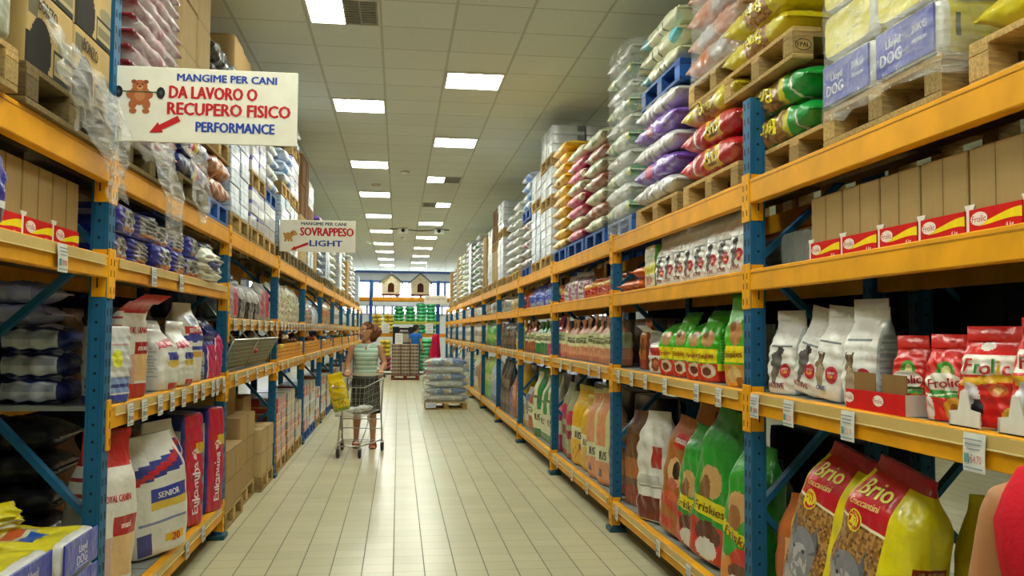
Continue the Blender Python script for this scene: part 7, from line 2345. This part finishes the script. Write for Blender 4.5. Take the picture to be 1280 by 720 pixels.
def body_mesh(P, name, parent, skin, voxel):
    b = MB()
    for rg in (P['torso'],):
        b.rings([ell(*r) for r in rg], (1, 1, 1))
    for limb in P['limbs']:
        pts = np.array([q[:3] for q in limb], float)
        rr = np.array([q[3] for q in limb], float)
        t = np.linspace(0, len(pts) - 1, len(pts) * 5)
        i0 = np.clip(t.astype(int), 0, len(pts) - 2)
        fr = t - i0
        sm = fr
        Q = pts[i0] * (1 - sm)[:, None] + pts[i0 + 1] * sm[:, None]
        R_ = rr[i0] * (1 - fr) + rr[i0 + 1] * fr
        b.tube(Q, R_, (1, 1, 1), n=14)
    for hd in P['hands']:
        hand(b, *hd)
    for ft in P['feet']:
        b.rings([ell(*r, 14) for r in ft], (1, 1, 1))
    # head
    hc, ya = P['head']
    R_ = Matrix.Rotation(ya, 3, 'Z')
    rg = []
    for (z, rx, ry, cyy) in ((-0.115, 0.020, 0.022, -0.060), (-0.105, 0.036, 0.036, -0.050), (-0.085, 0.050, 0.062, -0.022), (-0.055, 0.060, 0.080, -0.008), (-0.02, 0.068, 0.090, 0.0), (0.02, 0.073, 0.095, 0.004), (0.06, 0.072, 0.094, 0.008),
                             (0.085, 0.062, 0.082, 0.010), (0.105, 0.040, 0.055, 0.010), (0.113, 0.014, 0.02, 0.010)):
        rg.append([tuple(R_ @ Vector(p) + Vector(hc)) for p in ell(0, cyy, z, rx, ry, 20, 2.2)])
    b.rings(rg, (1, 1, 1))

    def hp(x, y, z):
        return tuple(R_ @ Vector((x, y, z)) + Vector(hc))
    b.tube([hp(0, -0.082, 0.022), hp(0, -0.098, -0.006), hp(0, -0.108, -0.022), hp(0, -0.088, -0.030)], [0.007, 0.010, 0.013, 0.009], (1, 1, 1), n=8)   # nose
    b.tube([hp(-0.045, -0.078, 0.030), hp(0, -0.088, 0.031), hp(0.045, -0.078, 0.030)], [0.006, 0.009, 0.006], (1, 1, 1), n=8)   # brow
    b.tube([hp(-0.020, -0.078, -0.056), hp(0, -0.088, -0.056), hp(0.020, -0.078, -0.056)], [0.006, 0.009, 0.006], (1, 1, 1), n=8)   # mouth
    for s in (-1, 1):
        b.tube([hp(s * 0.074, 0.006, 0.018), hp(s * 0.083, 0.012, 0.004), hp(s * 0.078, 0.006, -0.018)], [0.012, 0.014, 0.009], (1, 1, 1), n=8)   # ears
    o = b.build(name, skin, parent)
    md = o.modifiers.new('remesh', 'REMESH')
    md.mode = 'VOXEL'
    md.voxel_size = voxel
    md.use_smooth_shade = True
    sm = o.modifiers.new('smooth', 'SMOOTH')
    sm.factor = 0.5
    sm.iterations = 4
    # eyes and lips
    for s, nm in ((-1, 'eye'), (1, 'eye')):
        e = MB()
        c = Vector((s * 0.030, -0.080, 0.012))
        for (r, dy, col) in ((0.0115, 0, h('ece8e2')), (0.0065, -0.0065, h('3a2a1c'))):
            rgs = [[hp(c.x + r * 1.15 * math.sin(p) * math.cos(a), c.y + dy + r * math.cos(p) * 0.8, c.z + r * 0.8 * math.sin(p) * math.sin(a)) for a in np.linspace(0, 2 * math.pi, 12, endpoint=False)] for p in np.linspace(3.0, 0.14, 7)]
            e.rings(rgs, col)
        e.tube([hp(s * 0.015, -0.094, 0.032), hp(s * 0.032, -0.092, 0.038), hp(s * 0.050, -0.080, 0.031)], [0.003, 0.0045, 0.002], h('4a2e1c'), n=6)
        e.build(nm, 'plain', parent)
    lp = MB()
    lp.tube([hp(-0.024, -0.080, -0.056), hp(-0.008, -0.0965, -0.052), hp(0.008, -0.0965, -0.052), hp(0.024, -0.080, -0.056)], [0.002, 0.0055, 0.0055, 0.002], h('a84e48'), n=6)
    lp.tube([hp(-0.022, -0.081, -0.058), hp(0, -0.0965, -0.063), hp(0.022, -0.081, -0.058)], [0.002, 0.006, 0.002], h('b05650'), n=6)
    lp.build('lips', 'plain', parent)
    return o, hp


def shell(name, rings, cols, mat, parent, cap=False):
    b = MB()
    b.rings([ell(*r) for r in rings], cols, cap=cap)
    o = b.build(name, mat, parent)
    md = o.modifiers.new('thickness', 'SOLIDIFY')
    md.thickness = 0.004
    md.offset = 0
    return o


def hair_mass(name, hp, lumps, col, parent, seed=1):
    b = MB()
    r = np.random.RandomState(seed)
    for (c, rad, sq) in lumps:
        rg = []
        for p in np.linspace(3.05, 0.09, 10):
            ring = []
            for a in np.linspace(0, 2 * math.pi, 16, endpoint=False):
                q = rad * (1 + 0.09 * math.sin(5 * a + 7 * p) + 0.06 * r.normal())
                ring.append(hp(c[0] + q * sq[0] * math.sin(p) * math.cos(a), c[1] + q * sq[1] * math.sin(p) * math.sin(a), c[2] + q * sq[2] * math.cos(p)))
            rg.append(ring)
        b.rings(rg, col)
    key_ = 'hair_%02x%02x%02x' % tuple(int(255 * v) for v in col)
    if key_ not in M:
        M[key_] = const_mat(key_.replace('_', ' '), col, 0.6, 0.25, 0.5, 90)
    o = b.build(name, key_, parent)
    md = o.modifiers.new('remesh', 'REMESH')
    md.mode = 'VOXEL'
    md.voxel_size = 0.006
    md.use_smooth_shade = True
    return o


TORSO = [(0, 0, 0.74, 0.10, 0.09), (0, 0.005, 0.80, 0.165, 0.118), (0, 0.008, 0.88, 0.172, 0.122), (0, 0.0, 0.96, 0.152, 0.108), (0, -0.002, 1.05, 0.130, 0.098), (0, -0.008, 1.14, 0.138, 0.106), (0, -0.014, 1.21, 0.152, 0.118),
         (0, -0.006, 1.28, 0.160, 0.105), (0, 0.0, 1.335, 0.165, 0.082), (0, 0.004, 1.372, 0.115, 0.062), (0, 0.004, 1.40, 0.062, 0.056), (0, -0.002, 1.44, 0.051, 0.054), (0, -0.008, 1.50, 0.050, 0.054)]


def foot(x, y, ang=0.0):
    out = []
    for (dy, z0, rx, rz) in ((0.055, 0.035, 0.022, 0.030), (0.03, 0.042, 0.030, 0.040), (-0.02, 0.040, 0.031, 0.040), (-0.08, 0.030, 0.038, 0.028), (-0.13, 0.022, 0.042, 0.020), (-0.165, 0.018, 0.034, 0.014), (-0.18, 0.016, 0.012, 0.006)):
        out.append((dy, z0, rx, rz))
    return out


def add_feet(P, spots):
    P['feetraw'] = spots


def feet_rings(spots):
    res = []
    for (x, y) in spots:
        res.append([[(x + rx * math.cos(a), y + dy, z0 + rz * math.sin(a)) for a in np.linspace(0, 2 * math.pi, 14, endpoint=False)] for (dy, z0, rx, rz) in foot(x, y)])
    return res


_bm0 = body_mesh


def person(name, loc, rotz, label, legs, arms, hands, head, skin, voxel=0.006, scale=1.0):
    root = empty(name, loc, (0, 0, rotz))
    root.scale = (scale, scale, scale)
    tag(root, label, 'person')
    limbs = []
    for (hx, kn, an) in legs:
        limbs.append([(hx, 0.0, 0.84, 0.088), ((hx + kn[0]) / 2, kn[1] * 0.5 - 0.005, 0.66, 0.074), (kn[0], kn[1], 0.47, 0.052), (kn[0] * 0.6 + an[0] * 0.4, kn[1] * 0.6 + an[1] * 0.4 + 0.018, 0.34, 0.053), (an[0] * 0.8 + kn[0] * 0.2, an[1] + 0.01, 0.19, 0.038), (an[0], an[1] + 0.015, 0.075, 0.033), (an[0], an[1] + 0.012, 0.03, 0.034)])
    for (sh, el, wr) in arms:
        m1 = [(a + b_) / 2 for a, b_ in zip(sh, el)]
        m2 = [a * 0.7 + b_ * 0.3 for a, b_ in zip(el, wr)]
        limbs.append([(sh[0] * 0.7, sh[1], sh[2] - 0.005, 0.045), (*sh, 0.050), (sh[0] + (el[0] - sh[0]) * 0.2, sh[1] + (el[1] - sh[1]) * 0.2, sh[2] + (el[2] - sh[2]) * 0.2, 0.048), (*m1, 0.043), (*el, 0.036), (*m2, 0.037), (*wr, 0.024)])
    P = dict(torso=TORSO, limbs=limbs, hands=hands, feet=[], head=head)
    # feet as lofted rings through the same mesh
    spots = [(an[0], an[1]) for (_, _, an) in legs]
    global ell
    e0 = ell
    P['feet'] = []
    b_add = feet_rings(spots)
    P['foot_rings'] = b_add
    o, hp = body_mesh(P, 'body', root, skin, voxel)
    me = o.data
    # append the feet to the body mesh before the remesh modifier runs
    fb = MB()
    for rg in b_add:
        fb.rings(rg, (1, 1, 1))
    V = np.concatenate(fb.V)
    n0 = len(me.vertices)
    allv = [tuple(v.co) for v in me.vertices] + [tuple(v) for v in V]
    allf = [tuple(p.vertices) for p in me.polygons] + [tuple(i + n0 for i in f) for f in fb.F]
    me.clear_geometry()
    me.from_pydata(allv, [], allf)
    me.update()
    return root, hp


# the shopper behind her trolley
CARTX, CARTY, CARTR = -0.515, 11.47, -0.188
WX, WY = -0.425, 12.20
hl, hr = (-0.235, -0.20, 1.035), (0.205, -0.235, 1.035)
shopper, hp = person('person', (WX, WY, 0), 0.0, 'woman in striped pale green sleeveless top and dark skirt pushing a shopping trolley',
                     [(-0.085, (-0.105, -0.03, 0.47), (-0.118, 0.05)), (0.085, (0.098, -0.045, 0.47), (0.108, -0.045))],
                     [((-0.180, 0.0, 1.325), (-0.245, 0.015, 1.115), hl), ((0.180, 0.0, 1.325), (0.250, 0.0, 1.115), hr)],
                     [(hl, (0.02, -0.93, -0.30), (-1, 0, 0), (0, 0.3, -0.95)), (hr, (-0.02, -0.93, -0.30), (1, 0, 0), (0, 0.3, -0.95))],
                     ((0.0, -0.02, 1.545), -0.75), 'skin_tan', 0.0055)
st = []
top_r = []
zs = np.linspace(0.90, 1.345, 24)
tz = [r[2] for r in TORSO]
for i, z in enumerate(zs):
    rx, ry, cyy = np.interp(z, tz, [r[3] for r in TORSO]), np.interp(z, tz, [r[4] for r in TORSO]), np.interp(z, tz, [r[1] for r in TORSO])
    k = 0.013 if z < 1.30 else 0.009
    top_r.append((0, cyy, z, rx + k, ry + k))
    st.append(h('cfdccb') if i % 3 == 0 else h('8fb49e') if i % 3 == 1 else h('a3c2ae'))
for z, rx, ry in ((1.362, 0.150, 0.078), (1.383, 0.105, 0.066)):
    top_r.append((0, 0.003, z, rx, ry))
    st.append(h('9dbda9'))
shell('striped_top', top_r, st[:len(top_r) - 1], 'cloth', shopper)
cb = MB()
for s in (-1, 1):
    cb.prism([(0, 0), (0.055, 0.035), (0.062, 0.075), (0.02, 0.06)], ((s, 0.25, 0), (0, 0.10, 1), (0, -1, 0)), (s * 0.004, -0.098, 1.315), 0.006, h('e2e6dc'))
cb.prism([(-0.012, 0.07), (0.012, 0.07), (0.0, -0.03)], ((1, 0, 0), (0, 0.15, 1), (0, -1, 0)), (0, -0.112, 1.27), 0.004, h('b57d58'))
cb.build('collar', 'cloth', shopper)
shell('skirt', [(0, 0.0, 0.975, 0.162, 0.118), (0, 0.004, 0.90, 0.180, 0.134), (0, 0.004, 0.80, 0.188, 0.142), (0, 0.0, 0.70, 0.192, 0.148), (0, 0.0, 0.60, 0.196, 0.152), (0, 0.0, 0.50, 0.20, 0.155), (0, 0.0, 0.455, 0.198, 0.152)],
      h('3c3f38'), 'cloth', shopper)
hair_mass('hair', hp, [((0, 0.022, 0.05), 0.098, (0.90, 1.0, 0.84)), ((0, 0.09, 0.0), 0.095, (1.05, 0.9, 1.0)), ((0.05, 0.12, -0.03), 0.06, (1, 1, 1)), ((-0.04, 0.12, -0.01), 0.055, (1, 1, 1)), ((0.0, 0.14, 0.05), 0.06, (1, 1, 1)), ((0.055, 0.05, -0.045), 0.045, (0.6, 1, 1.2)), ((-0.05, 0.07, -0.06), 0.04, (0.6, 1, 1.2)), ((0.0, 0.13, -0.08), 0.06, (1, 0.8, 1)), ((0.06, 0.15, 0.0), 0.06, (1, 1, 1.1)), ((-0.06, 0.15, 0.0), 0.055, (1, 1, 1))], h('6a4024'), shopper, 4)
hb = MB()
hb.tube([hp(0.090 * math.cos(a) * 0.92, 0.012 + 0.012 * math.sin(a), 0.062 + 0.072 * math.sin(a)) for a in np.linspace(-0.1, math.pi + 0.1, 16)], 0.007, h('3a2a24'), n=6)
hb.build('headband', 'cloth', shopper)
for (x, y) in ((-0.118, 0.05), (0.108, -0.045)):
    sb = MB()
    sb.rings([[(x + 0.046 * w * math.cos(a), y - 0.058 + 0.128 * math.sin(a), z) for a in np.linspace(0, 2 * math.pi, 18, endpoint=False)] for w, z in ((1, 0.0), (1.02, 0.012), (0.98, 0.02))], h('6a3a24'))
    sb.tube([(x - 0.048, y - 0.10, 0.015), (x - 0.03, y - 0.105, 0.055), (x + 0.03, y - 0.105, 0.055), (x + 0.048, y - 0.10, 0.015)], 0.011, h('a8442c'), n=6)
    sb.tube([(x - 0.046, y + 0.02, 0.015), (x - 0.038, y - 0.02, 0.075), (x + 0.038, y - 0.02, 0.075), (x + 0.046, y + 0.02, 0.015)], 0.009, h('a8442c'), n=6)
    sb.build('sandal', 'cloth', shopper)

# someone close to the camera in a red sleeveless top, seen from behind
wl, wr2 = (-0.265, -0.02, 0.875), (0.265, -0.02, 0.875)
near_p, hp2 = person('person', (1.006, 1.044, 0), math.pi - 0.767, 'person in red sleeveless top close to the camera, bare arm at lower right corner',
                     [(-0.085, (-0.09, -0.02, 0.47), (-0.095, 0.02)), (0.085, (0.09, -0.02, 0.47), (0.095, 0.02))],
                     [((-0.185, 0.0, 1.318), (-0.235, 0.015, 1.09), wl), ((0.185, 0.0, 1.318), (0.235, 0.015, 1.09), wr2)],
                     [(wl, (-0.02, -0.1, -1), (0, 1, 0), (1, 0, 0), False), (wr2, (0.02, -0.1, -1), (0, 1, 0), (-1, 0, 0), False)],
                     ((0.0, -0.02, 1.545), 0.3), 'skin_arm', 0.006)
rr_ = []
for z in np.linspace(0.84, 1.345, 16):
    rx, ry, cyy = np.interp(z, tz, [r[3] for r in TORSO]), np.interp(z, tz, [r[4] for r in TORSO]), np.interp(z, tz, [r[1] for r in TORSO])
    rr_.append((0, cyy, z, rx + 0.013, ry + 0.014))
rr_ = [(a, b_, c, d + 0.037 * max(0, min(1, (c - 1.05) / 0.2)), e + 0.008, 28, 2 + 1.6 * max(0, min(1, (c - 1.05) / 0.2))) for (a, b_, c, d, e) in rr_]
rr_ += [(0, 0.003, 1.378, 0.185, 0.080, 28, 3.0), (0, 0.003, 1.396, 0.120, 0.068, 28, 2.4)]
shell('red_top', rr_, h('cf2230'), 'cloth', near_p)
for s in (-1, 1):
    tb = MB()
    hx = s * 0.088
    tb.rings([ell(hx * q, 0.0, z, r, r * 1.05) for (q, z, r) in ((1, 0.90, 0.098), (1.02, 0.75, 0.09), (1.05, 0.5, 0.072), (1.08, 0.3, 0.066), (1.1, 0.09, 0.06))], h('39405a'))
    tb.build('trouser_leg', 'cloth', near_p)
hair_mass('hair', hp2, [((0, 0.02, 0.045), 0.10, (0.88, 0.98, 0.85)), ((0, 0.075, -0.02), 0.08, (1.0, 0.7, 1.2))], h('4a3020'), near_p, 6)

# someone in blue at the far end
wa, wb = (-0.25, -0.06, 0.90), (0.23, -0.16, 1.02)
far_p, hp3 = person('person', (0.60, 31.3, 0), 2.4, 'person in blue top and jeans standing far away by the black cabinet',
                    [(-0.085, (-0.09, -0.02, 0.47), (-0.095, 0.02)), (0.085, (0.09, -0.02, 0.47), (0.095, 0.02))],
                    [((-0.185, 0.0, 1.318), (-0.245, 0.02, 1.10), wa), ((0.185, 0.0, 1.318), (0.25, 0.0, 1.10), wb)],
                    [(wa, (-0.02, -0.15, -1), (0, 1, 0), (1, 0, 0), False), (wb, (0, -1, 0.1), (1, 0, 0), (0, 0, -1), False)],
                    ((0.0, -0.02, 1.545), 0.0), 'skin_tan', 0.008, 1.07)
rr_ = [(r[0], r[1], r[2], r[3] + 0.016, r[4] + 0.016) for r in TORSO if 0.84 < r[2] < 1.35] + [(0, 0.003, 1.385, 0.12, 0.07)]
shell('blue_top', rr_, h('2f6fc4'), 'cloth', far_p)
for s in (-1, 1):
    tb = MB()
    tb.rings([ell(s * 0.215, 0.0, 1.22, 0.056, 0.058), ell(s * 0.20, 0.0, 1.30, 0.062, 0.064), ell(s * 0.17, 0, 1.365, 0.04, 0.05)], h('2f6fc4'))
    tb.build('sleeve', 'cloth', far_p)
    tb = MB()
    tb.rings([ell(s * 0.088 * q, 0.0, z, r, r * 1.05) for (q, z, r) in ((1, 0.92, 0.098), (1.02, 0.75, 0.092), (1.05, 0.5, 0.074), (1.08, 0.3, 0.066), (1.1, 0.06, 0.06))], h('3a4f80'))
    tb.build('trouser_leg', 'cloth', far_p)
hair_mass('hair', hp3, [((0, 0.02, 0.045), 0.10, (0.88, 0.98, 0.85)), ((0, 0.06, -0.02), 0.08, (1.0, 0.7, 1.0))], h('2a1e18'), far_p, 7)

# ------------------------------------------------------------------ shopping trolley
cart = empty('shopping_trolley', (CARTX, CARTY, 0), (0, 0, CARTR))
tag(cart, 'chrome wire shopping trolley pushed by the woman in the aisle', 'shopping trolley')
CH = h('c4c4bc')
tr_, br_ = (0.270, 0.36, 0.945), (0.235, 0.30, 0.545)
tf_, bf_ = (0.205, -0.44, 0.870), (0.165, -0.38, 0.515)
b = MB()
for s in (-1, 1):
    b.tube([(s * 0.262, 0.36, 0.15), (s * 0.255, 0.31, 0.50), (s * 0.262, 0.36, 0.86), (s * 0.262, 0.43, 0.985)], 0.011, CH, n=8)
    b.tube([(s * 0.262, 0.36, 0.155), (s * 0.22, 0.10, 0.150), (s * 0.135, -0.36, 0.150)], 0.010, CH, n=8)
    b.tube([(s * 0.20, 0.06, 0.30), (s * 0.17, -0.10, 0.50)], 0.008, CH, n=8)
    b.tube([(s * 0.135, -0.36, 0.150), (s * 0.165, -0.16, 0.33), (s * 0.185, -0.02, 0.525)], 0.009, CH, n=8)
b.tube([(-0.135, -0.36, 0.15), (0.135, -0.36, 0.15)], 0.009, CH, n=8)
b.tube([(-0.255, 0.32, 0.42), (0.255, 0.32, 0.42)], 0.008, CH, n=8)
b.tube([(-0.255, 0.32, 0.30), (0.255, 0.32, 0.30)], 0.006, CH, n=8)
for k in range(4):
    b.tube([(-0.22 + 0.02 * k, 0.18 - 0.13 * k, 0.17), (0.22 - 0.02 * k, 0.18 - 0.13 * k, 0.17)], 0.004, CH, n=6)
b.build('chassis', 'steel', cart)
b = MB()


def quadwire(A, B_, C_, D_, n, m, r=0.0015):
    A, B_, C_, D_ = [np.array(v, float) for v in (A, B_, C_, D_)]
    for i in range(n + 1):
        t = i / n
        b.tube([A * (1 - t) + B_ * t, D_ * (1 - t) + C_ * t], r, CH, n=4, caps=False)
    for j in range(m + 1):
        t = j / m
        b.tube([A * (1 - t) + D_ * t, B_ * (1 - t) + C_ * t], r * (1.5 if j in (0, m) else 1), CH, n=4, caps=False)


mx = lambda p: (-p[0], p[1], p[2])
quadwire(mx(br_), mx(bf_), mx(tf_), mx(tr_), 15, 5)
quadwire(br_, bf_, tf_, tr_, 15, 5)
quadwire(mx(bf_), bf_, tf_, mx(tf_), 8, 5)
quadwire(mx(br_), br_, tr_, mx(tr_), 9, 4)
quadwire(mx(br_), br_, bf_, mx(bf_), 9, 12)
b.tube([mx(tr_), tr_, tf_, mx(tf_)], 0.0065, CH, n=8, closed=True)
b.tube([mx(br_), br_, bf_, mx(bf_)], 0.005, CH, n=8, closed=True)
b.build('wire_basket', 'steel', cart)
b = MB()
b.tube([(-0.275, 0.43, 0.985), (0.275, 0.43, 0.985)], 0.013, h('b9b39c'), n=10)
for s in (-1, 1):
    b.box((s * 0.272, 0.42, 0.975), (0.03, 0.05, 0.05), h('5a5a54'), bev=0.008)
b.build('handle', 'plain', cart)
for (x, y) in ((-0.262, 0.36), (0.262, 0.36), (-0.135, -0.36), (0.135, -0.36)):
    f_ = MB()
    for s in (-1, 1):
        f_.box((s * 0.021, 0.012, 0.088), (0.004, 0.03, 0.085), h('a8a8a0'))
    f_.box((0, 0.012, 0.130), (0.046, 0.034, 0.006), h('a8a8a0'))
    f_.tube([(0, 0.012, 0.13), (0, 0.012, 0.158)], 0.010, h('9a9a92'), n=8)
    fo = f_.build('caster_fork', 'steel', cart, (x, y, 0))
    w_ = MB()
    rg = []
    for (xx, r_) in ((-0.015, 0.03), (-0.013, 0.054), (-0.008, 0.058), (0.008, 0.058), (0.013, 0.054), (0.015, 0.03)):
        rg.append([(xx, 0.025 + r_ * math.cos(a), 0.0585 + r_ * math.sin(a)) for a in np.linspace(0, 2 * math.pi, 20, endpoint=False)])
    w_.rings(rg, h('2a2a2c'))
    w_.tube([(-0.023, 0.025, 0.0585), (0.023, 0.025, 0.0585)], 0.008, h('b4b4ac'), n=8)
    w_.build('caster_wheel', 'plain', fo)
D['cartyellow'] = dict(base=h('e6cc1c'), top=h('e2c418'), zones=[(('F', 'R', 'L'), 'r', -0.7, 0.7, 0.3, 0.34, h('b0a014')), (('F', 'R', 'L'), 'r', -1, 1, 0.0, 0.10, h('8aa030')), ('F', 'e', 0, 0.7, 0.5, 0.1, h('cba818')), ('F', 'n', -1, 1, 0.1, 0.5, 0.12, h('a88a1c'))])
R_ = Matrix.Rotation(CARTR, 3, 'Z')
p = R_ @ Vector((-0.10, -0.28, 0.0)) + Vector((CARTX, CARTY, 0))
sy = standing('pet_food_bag', 'cartyellow', (0.21, 0.09, 0.44), p.x, p.y, 0.545, 1, 'bright yellow bag leaning inside the shopping trolley', turn=1.3, lean=(-0.26, -0.05), kind='stand', lod=3, seed=150)
p = R_ @ Vector((0.05, -0.02, 0.0)) + Vector((CARTX, CARTY, 0))
D['foilpack'] = dict(base=h('cfd2cc'), top=h('cfd2cc'), zones=[(FACES, 'r', -1, 1, 0.3, 0.5, h('a8b0b4'))])
for i in range(2):
    laying('food_pack', 'foilpack', (0.16, 0.06, 0.24), p.x + 0.12 * i - 0.06, p.y + 0.05 * i, 0.535 + 0.02 * i, 0.4 + 0.9 * i, ['small silver white pack lying on the trolley floor', 'second silver white pack leaning on the first in the trolley'][i], 'pack of food', lod=2, seed=151)
# ------------------------------------------------------------------ price tags hung on the beams
_tags = {}


def tag_mesh(w, hh, s, euro=None, seed=0):
    b = MB()
    r = np.random.RandomState(seed)
    n = 5
    V = []
    for i in range(n + 1):
        t = i / n
        for x in (-w / 2, w / 2):
            V.append((0.004 * math.sin(t * 2.2) - 0.002, x, -hh * t))
    F = [(2 * i, 2 * i + 1, 2 * i + 3, 2 * i + 2) for i in range(n)]
    V2 = [(v[0] - 0.0012, v[1], v[2]) for v in V]
    b.add(V + V2, F + [tuple(k + len(V) for k in f[::-1]) for f in F], h('dfdfd8'))
    X = 0.0055
    for k in range(3):
        b.box((X - 0.001, 0, -hh * (0.16 + 0.12 * k)), (0.001, w * (0.82 - 0.1 * k), hh * 0.035), h('8f949c'))
    b.box((X - 0.001, -w * 0.30, -hh * 0.66), (0.001, w * 0.20, hh * 0.24), h('5f9c9a'))
    if euro:
        b.text(euro, plane_text((X, w * 0.13, -hh * 0.66), (0, 1, 0), (0, 0, 1), hh * 0.20, width=w * 0.52, s=euro), h('c8553a'))
    else:
        b.box((X - 0.001, w * 0.14, -hh * 0.66), (0.001, w * 0.44, hh * 0.17), h('c09084'))
    b.box((X - 0.001, 0, -hh * 0.90), (0.001, w * 0.84, hh * 0.04), h('8aa0a4'))
    return b.mesh('tag', ['paper'])


def price_tag(s, y, ztop, w, hh, label, euro=None, group=None):
    k = (w, hh, euro)
    if k not in _tags:
        _tags[k] = tag_mesh(w, hh, s, euro, len(_tags))
    # outward normal of the mesh is +x; the right rack faces -x
    x = SIDE[s][0] - s * 0.021
    o = link('price_tag', _tags[k], None, (x, y, ztop), (0, 0, math.pi if s > 0 else 0))
    return tag(o, label, 'price tag', group or f'price tags on the {SIDE[s][1]} rack')


for i, (y, e) in enumerate([(4.05, None), (3.68, '3.50'), (3.17, '3.10'), (2.43, '4.70')]):
    price_tag(1, y, R3 - 0.006, 0.10, 0.112, f'white price tag on the nearest middle beam, {ORD[i]} from the near blue post', ('€' + e) if e else None)
for i, y in enumerate([6.68, 6.29, 5.93, 5.48, 4.88, 4.53]):
    price_tag(1, y, R3 - 0.006, 0.085, 0.10, f'white price tag on the second bay middle beam, {ORD[i]} from its far post')
for i, y in enumerate([6.72, 5.62, 5.02]):
    price_tag(1, y, R4 - 0.006, 0.085, 0.10, f'white price tag on the second bay floor beam, {ORD[i]} from its far post')
for i, y in enumerate([9.1, 8.6, 7.75, 7.35]):
    price_tag(1, y, R3 - 0.006, 0.085, 0.10, f'white price tag on the third bay middle beam, {ORD[i]} from its far post')
for i, y in enumerate([9.3, 8.5, 7.8]):
    price_tag(1, y, R4 - 0.006, 0.085, 0.10, f'white price tag on the third bay floor beam, {ORD[i]} from its far post')
for k in range(3, 8):
    for i in range(3):
        price_tag(1, Y0 + 2.8 * (k - 1) + 0.5 + 0.8 * i, R3 - 0.006, 0.10, 0.10, f'pale price tag on the middle beam, {ORD[i]} along, {BAYN[k]} bay, right rack')
# left rack
price_tag(-1, 3.55, L2 - 0.006, 0.10, 0.108, 'white price tag under the red footed cartons, left of the sign post')
for i, y in enumerate([4.83, 5.42]):
    price_tag(-1, y, L2 - 0.006, 0.09, 0.10, ['white price tag below the blue silver packs, nearer of two', 'white price tag below the blue silver packs, farther of two'][i])
for i, y in enumerate([4.48, 4.72, 5.02, 5.28, 5.55, 5.86, 6.08, 6.40, 6.55, 6.78]):
    price_tag(-1, y, L3 - 0.006, 0.095, 0.108, f'white price tag on the left middle beam, {ORD[i]} from the sign post')
for i, y in enumerate([5.0, 5.75, 6.2]):
    price_tag(-1, y, L4 - 0.006, 0.09, 0.10, f'white price tag on the left floor beam, {ORD[i]} from the sign post')
for k in range(2, 7):
    y0 = Y0 + 2.8 * (k - 1)
    n = 7 if k == 2 else 9 if k < 5 else 6
    for i in range(n):
        price_tag(-1, y0 + 0.25 + 2.4 * i / (n - 1), L2B - 0.004, 0.13 if k == 2 else 0.11, 0.094, f'pale price tag on the left upper beam, {ORD[i]} along, {BAYN[k]} bay')
    for i in range(5 if k == 2 else 4):
        price_tag(-1, y0 + 0.35 + 2.1 * i / 4, L3B - 0.006, 0.10, 0.10, f'pale price tag on the left middle beam, {ORD[i]} along, {BAYN[k]} bay')
